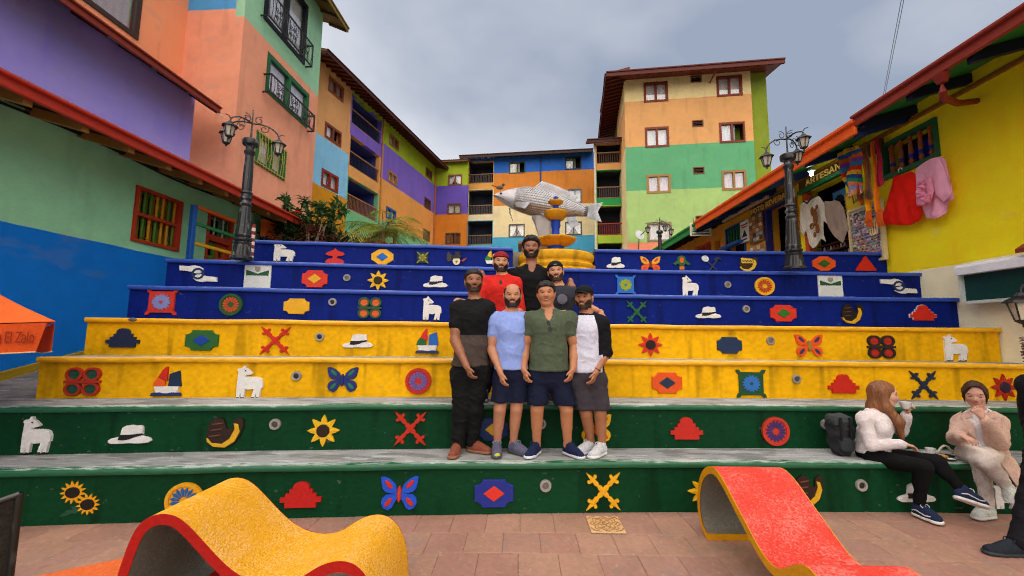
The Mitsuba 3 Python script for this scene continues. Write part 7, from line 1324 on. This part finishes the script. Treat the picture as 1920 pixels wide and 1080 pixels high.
# --- E: red tee and backwards red cap, second row
j = J_('E', .893, nb=(-.212, 4.94, 2.272)); t_, J, m, H_ = person('man in red tee and backwards red cap in the second row', j, dict(yaw=.12, pitch=.0, roll=.04, sc=.98), SK['E'], 1.04, tw=0.178, pn=((0, .2, -1), (0, .2, -1)), curl=(.5, .5))
H_.features(t_, brow='17110d'); H_.hair(m, t_, '15110e', .006, .058, seed=5); H_.beard(m, t_, '231a15', .004)
cap_shell(t_, m, H_, '7c1c22', .052, .02, True); part(t_, 'cap_band', tube([H_.p(.062 * math.sin(a), -.0 + .093 * math.cos(a), .058 + .012 * math.cos(a)) for a in np.linspace(-1.0, 1.0, 12)], .008, 6), 'cloth', '9a2a30', True)
sm, _ = shirt(t_, J, '', 1.08, .95, 1.60, seed=15); put(t_, 'shirt', sm, 'c22620', w=.25); trousers(t_, J, '1a1c28', 1.0, 1.9, top=1.70); fw, up = J['_fw'], J['_up']; sunglasses(t_, J['nb'] + fw * .15 - up * .12, np.array([[.2, 0, .98], [0, .35, 0], [-.98, 0, .2]]), .9)
for s_ in 'lr': shoe(t_, J['an' + s_], J['to' + s_], 'cloth', '2a3a6a', 'c9ccd2', lace='b0b8c8')
# --- F: tall man in black V-neck
j = J_('F', .893, nb=(.120, 5.03, 2.40)); t_, J, m, H_ = person('tallest man in black v-neck tee standing behind the others', j, dict(yaw=-.02, pitch=-.02, sc=1.04), SK['F'], 1.08, tw=0.2, pn=((.2, .9, -.5), (-.25, .75, -.35)), curl=(.5, .75))
H_.features(t_, brow='120d0b'); H_.hair(m, t_, '14100e', .017, .070, seed=6, quiff=.9); H_.beard(m, t_, '201713', .0042)
sm, _ = shirt(t_, J, '', 1.12, .62, 1.66, seed=16, vneck=.06); put(t_, 'shirt', sm, '0e0e10'); trousers(t_, J, '15151b', 1.05, 1.9, top=1.75)
for s_ in 'lr': shoe(t_, J['an' + s_], J['to' + s_], 'cloth', '2c2c34', 'a8aab0', lace='7a7c84')
# --- G: dark tank top, backwards cap
j = J_('G', .893, nb=(.418, 4.93, 2.165)); t_, J, m, H_ = person('man in charcoal tank top and backwards black cap leaning behind the right pair', j, dict(yaw=-.05, pitch=.02, roll=-.10, sc=.98), SK['G'], 1.05, tw=0.165, pn=((0, .3, -1), (-.2, .5, -.8)), curl=(.5, .6))
H_.features(t_, brow='17110d'); H_.hair(m, t_, '15110e', .006, .056, seed=7); H_.beard(m, t_, '3a2a22', .0025)
cap_shell(t_, m, H_, '15161a', .060, .02, True); part(t_, 'cap_strap', tube([H_.p(.05 * math.sin(a), .088 * math.cos(a) + .006, .066 + .012 * math.cos(a)) for a in np.linspace(-.8, .8, 10)], .006, 6), 'flat', '8a8c90', True)
sm, _ = shirt(t_, J, '', 1.08, .10, 1.58, seed=17, neckline=(.012, .075)); put(t_, 'tank_top', sm, '2c2d38', w=.8); fw, up = J['_fw'], J['_up']
part(t_, 'print', mv(xf(lathe([(.045, 0), (.055, .004), (.056, .008), (.03, .010)], 20), rot((1, 0, 0), PI / 2)), *(J['nb'] + fw * .172 - up * .17 + [0.02, 0, 0])), 'cloth', '62626c', True, label='pale round skull print'); trousers(t_, J, '2a2a34', 1.0, 1.9, top=1.68)
for s_ in 'lr': shoe(t_, J['an' + s_], J['to' + s_], 'cloth', '4a3a34', 'a8a49c', lace='8a8078')
# --- V: seated woman in profile, white cardigan
WSK = 'c79a86'
j = J_('V', anl=(3.60, 4.22, .10), tol=(3.64, 3.96, .03), knl=(3.584, 4.10, .475), knr=(3.773, 4.18, .50), hil=(3.402, 4.42, .47), hir=(3.554, 4.60, .46)); t_, J, m, H_ = person('seated woman with long brown hair in white cardigan and black trousers raising a cup', j, dict(yaw=1.0, pitch=-.04, sc=.95), WSK, .80, tw=0.125, fem=True, bust=.045, neck=.046, slim=.98, leg=.86, pn=((-.1, -.1, -1), (.5, -.45, .2)), curl=(.35, .9), arm=.92)
H_.features(t_, smile=False, brow='4a3020', brow_th=.7, lip='b06a62', eye='4a5a5a')
sm, _ = shirt(t_, J, '', .82, 1.92, .50, e=.012, seed=21, neckline=(.01, .07), fem=True, bust=.045, fold=.02, ba=.9); put(t_, 'cardigan', sm, 'cdc6c6', w=.4)
F = cloth_field(J); torso(F, J, .82, .006, True, .047); F.cut([0, 0, .47], [0, 0, 1]); F.cut(J['pel'] + J['_fw'] * .085, J['_fw']); put(t_, 'purple_top', F.mesh(1), '43182f')
trousers(t_, J, '0d0d10', .80, 1.84, top=.60, skinny=True, flare=.004, fold=.012)
HF = Field(J['hc'] - [.35, .35, .62], J['hc'] + [.35, .35, .25], .008); fwd, rt = H_.R[:, 1], H_.R[:, 0]; Pp = H_.p
HF.ell(Pp(0, -.022, .045), H_.R, [.092, .106, .094], .02); HF.cone(Pp(0, -.06, .02), Pp(0, -.075, -.16), .080, .072, .05); HF.cone(Pp(0, -.07, -.14), Pp(-.03, -.09, -.28), .075, .05, .05)
for q in (-1, 1):
    HF.cone(Pp(q * .070, -.035, .03), Pp(q * .085, .0, -.12), .034, .038, .04); HF.cone(Pp(q * .085, .0, -.12), Pp(q * .08, .095, -.25), .038, .040, .04); HF.cone(Pp(q * .08, .095, -.25), Pp(q * .065, .12, -.42), .038, .014, .04)
HF.ell(Pp(0, .100, -.02), H_.R, [.070, .090, .092], .015, True)
hm = HF.mesh(2); q_ = H_.local(hm.vertices); st_ = (meshkit.fbm(np.c_[q_[:, 0] * 60, q_[:, 1] * 60, q_[:, 2] * 5], 3, 4) - .5); hm = TM(hm.vertices + normals(hm) * (st_ * .022)[:, None], hm.faces); put(t_, 'hair', hm, '7c5032', style='hair', label='long brown hair')
for s_, pt in (('l', None), ('r', unit(np.array([.35, .25, .9])))):
    sk_ = shoe(t_, J['an' + s_], J['to' + s_], 'cloth', '1f2a44', 'd8d6d0', L=.25, lace='d8d8dc', up=pt); part(t_, 'sock', tube([J['an' + s_] + unit(J['kn' + s_] - J['an' + s_]) * .055, J['an' + s_]], .036, 12), 'cloth', '15151a', True)
    f_ = unit(J['to' + s_] - J['an' + s_]); u_ = np.array([0, 0, 1.]) if pt is None else pt; f_ = unit(f_ - u_ * (f_ @ u_)); sd = np.cross(f_, u_); sd = sd if sd @ (-J['an' + s_]) > 0 else -sd; hl = J['an' + s_] - u_ * .085 - f_ * .055
    part(sk_, 'side_stripe', tube([hl + f_ * a + sd * w_ + u_ * c for a, w_, c in ((.03, .040, .05), (.07, .046, .062), (.11, .048, .052), (.15, .047, .042), (.19, .045, .05))], .0055, 5), 'flat', 'd8d8dc', True)
cw = thing('coffee_cup', 'white cup raised to her lips by the woman in the white cardigan', 'cup'); cup(cw, 'bowl', tuple(J['hr'] + np.array([-.035, -.02, -.012])), .047, .068)
part(t_, 'bracelet', tube([J['wrl'] + .031 * np.array([0, math.cos(a), math.sin(a)]) for a in np.linspace(0, 2 * PI, 14)], .005, 5, closed=True), 'flat', '6a2430', True)
# --- W: seated woman in trench coat
j = J_('W', anr=(4.22, 4.22, .10), tor=(4.02, 4.18, .03)); t_, J, m, H_ = person('seated woman in beige trench coat and cream trousers eating with her hand at her mouth', j, dict(yaw=-.78, pitch=-.22, sc=.95), WSK, .82, tw=0.135, fem=True, bust=.05, neck=.046, slim=.98, leg=.9, pn=((.2, .2, -1), (.2, .4, .2)), curl=(.5, 1.0), arm=.9)
H_.features(t_, smile=False, brow='3a261a', brow_th=.8, lip='b0645c', closed=True); HW = Field(J['hc'] - [.2, .2, .2], J['hc'] + [.2, .2, .24], .006); HW.ell(H_.p(0, -.020, .048), H_.R, [.081, .101, .087], .02); HW.cone(H_.p(0, -.09, .0), H_.p(0, -.07, -.09), .055, .035, .04)
for q in (-1, 1): HW.cone(H_.p(q * .072, .0, .05), H_.p(q * .078, -.01, -.03), .022, .016, .03); HW.cone(H_.p(q * .02, .075, .105), H_.p(q * .074, .045, .035), .020, .016, .02)
HW.ell(H_.p(.012, .110, .012), H_.R, [.068, .082, .098], .012, True); hw_ = HW.mesh(2); q_ = H_.local(hw_.vertices); hw_ = TM(hw_.vertices + normals(hw_) * ((meshkit.fbm(np.c_[q_[:, 0] * 70, q_[:, 1] * 12, q_[:, 2] * 26], 3, 4) - .5) * .012)[:, None], hw_.faces); put(t_, 'hair', hw_, '3a2419', style='hair', label='dark brown swept back hair'); bn = H_.p(0, -.10, -.02); part(t_, 'hair_knot', TM(trimesh.creation.icosphere(3, 1).vertices * [.05, .05, .055] + bn, trimesh.creation.icosphere(3, 1).faces), 'hair', '382319', True)
part(t_, 'hair_strand', cat([tube([H_.p(q * .075, .03, .04), H_.p(q * .082, .02, -.02), H_.p(q * .075, .03, -.08)], [.012, .010, .003], 6) for q in (-1, 1)]), 'hair', '382319', True)
F = cloth_field(J); torso(F, J, .83, .009, True, .052); F.cut([0, 0, .50], [0, 0, 1]); put(t_, 'white_top', folds(F.mesh(1), .016, seed=4), 'd2cfd2')
sm, _ = shirt(t_, J, '', .86, 1.88, .48, e=.018, seed=22, neckline=(.02, .085), fem=True, bust=.046, fold=.016, ba=.92)
q0, ax2, fw, up = J['pel'], J['_ax'], J['_fw'], J['_up']
def opened(c): r = c - q0; a, f_, h_ = r @ ax2, r @ fw, r @ up; ctr = .01 - .02 * h_; wd_ = .035 + .16 * np.clip(h_ - .16, 0, .25); return ~((np.abs(a - ctr) < wd_ + .02 * (h_ < .1)) & (f_ > .02) & (h_ > -.06))
coat, _r = split(sm, opened); put(t_, 'trench_coat', coat, 'c2a394', w=.6)
for q in (-1, 1):
    lp = lambda a, f_, h_, q=q: q0 + ax2 * (q * a + .008) + fw * f_ + up * h_
    part(t_, 'lapel', hull([lp(.055, .135, .30), lp(.125, .120, .345), lp(.135, .128, .27), lp(.06, .165, .17), lp(.03, .172, .14), lp(.06, .150, .24), lp(.125, .135, .30), lp(.05, .15, .28), lp(.06, .18, .17), lp(.13, .14, .27)]), 'cloth', 'c9ab9c'); part(t_, 'collar', hull([lp(.045, .06, .40), lp(.10, .05, .385), lp(.145, .10, .345), (lp(.13, .125, .325)), lp(.055, .125, .34), lp(.05, .08, .40)]), 'cloth', 'c2a394')
tl = [q0 + ax2 * .14 + fw * .06, q0 + ax2 * .16 - fw * .10, q0 + ax2 * .27 + fw * .14 + [0, 0, -.30], q0 + ax2 * .33 + fw * .0 + [0, 0, -.28], q0 + ax2 * .08 + fw * .10, q0 + ax2 * .21 + fw * .16 + [0, 0, -.27]]
part(t_, 'coat_tail', folds(hull(tl).subdivide().subdivide().subdivide(), .03, seed=6), 'cloth', 'c2a394', True); trousers(t_, J, 'c8bdb6', .86, 1.9, top=.66, skinny=True, flare=.006, fold=.014, style_w=.4)
for s_ in 'lr': shoe(t_, J['an' + s_], J['to' + s_], 'cloth', 'c3c9c4', 'd0d4d0', L=.225, lace='d8dcd8')
# --- Z: passer-by cut by the right edge
j = J_('Z', 0.0, anl=(3.73, 3.54, .088), tol=(3.47, 3.56, .03), knl=(3.90, 3.54, .46), hil=(4.07, 3.58, .86), hir=(4.16, 3.46, .86), knr=(4.12, 3.40, .46), anr=(4.05, 3.36, .088), tor=(3.84, 3.30, .03), pel=(4.13, 3.53, .92), nb=(4.17, 3.53, 1.31), shl=(4.15, 3.72, 1.24), shr=(4.19, 3.34, 1.24), ell=(4.20, 3.78, .98), elr=(4.24, 3.28, .98), wrl=(4.16, 3.74, .78), wrr=(4.18, 3.30, .78), hl=(4.14, 3.72, .68), hr=(4.16, 3.30, .68), hc=(4.08, 3.53, 1.475))
t_, J, m, H_ = person('person with curly hair and dotted dark trousers cut off by the right edge', j, dict(yaw=-1.4, pitch=0, sc=.97), WSK, .95, tw=0.17)
H_.features(t_, smile=False); sm, _ = shirt(t_, J, '', 1.0, 1.9, .86, seed=23); put(t_, 'jacket', sm, '1a1a20'); trousers(t_, J, '17171c', 1.0, 1.95, top=.95, flare=.02); 
HF = Field(J['hc'] - .3, J['hc'] + .3, .01); HF.ell(H_.p(0, -.03, .04), H_.R, [.115, .125, .115], .02); HF.ell(H_.p(0, .10, -.03), H_.R, [.07, .07, .09], .02, True); hm = HF.mesh(1); hm = TM(hm.vertices + normals(hm) * ((meshkit.fbm(hm.vertices * 34, 3, 2) - .5) * .09)[:, None], hm.faces); put(t_, 'hair', hm, '6a5040', style='hair', label='light brown curls')
rg3 = np.random.default_rng(3); part(t_, 'curl', cat([tube([H_.p(*(np.array([.11 * math.cos(a), -.02 + .115 * math.sin(a), .03 + b]) + .022 * np.array([math.cos(8 * s_ + a), math.sin(8 * s_ + a), s_ * 1.6 - .8]))) for s_ in np.linspace(0, 1, 12)], .0035, 4) for a in np.linspace(0, 2 * PI, 18) for b in rg3.uniform(-.06, .11, 3)]), 'hair', '6a5040', True, kind='stuff')
for s_ in 'lr': shoe(t_, J['an' + s_], J['to' + s_], 'cloth', '23262e', '30343c', lace='2a2c34', L=.30)
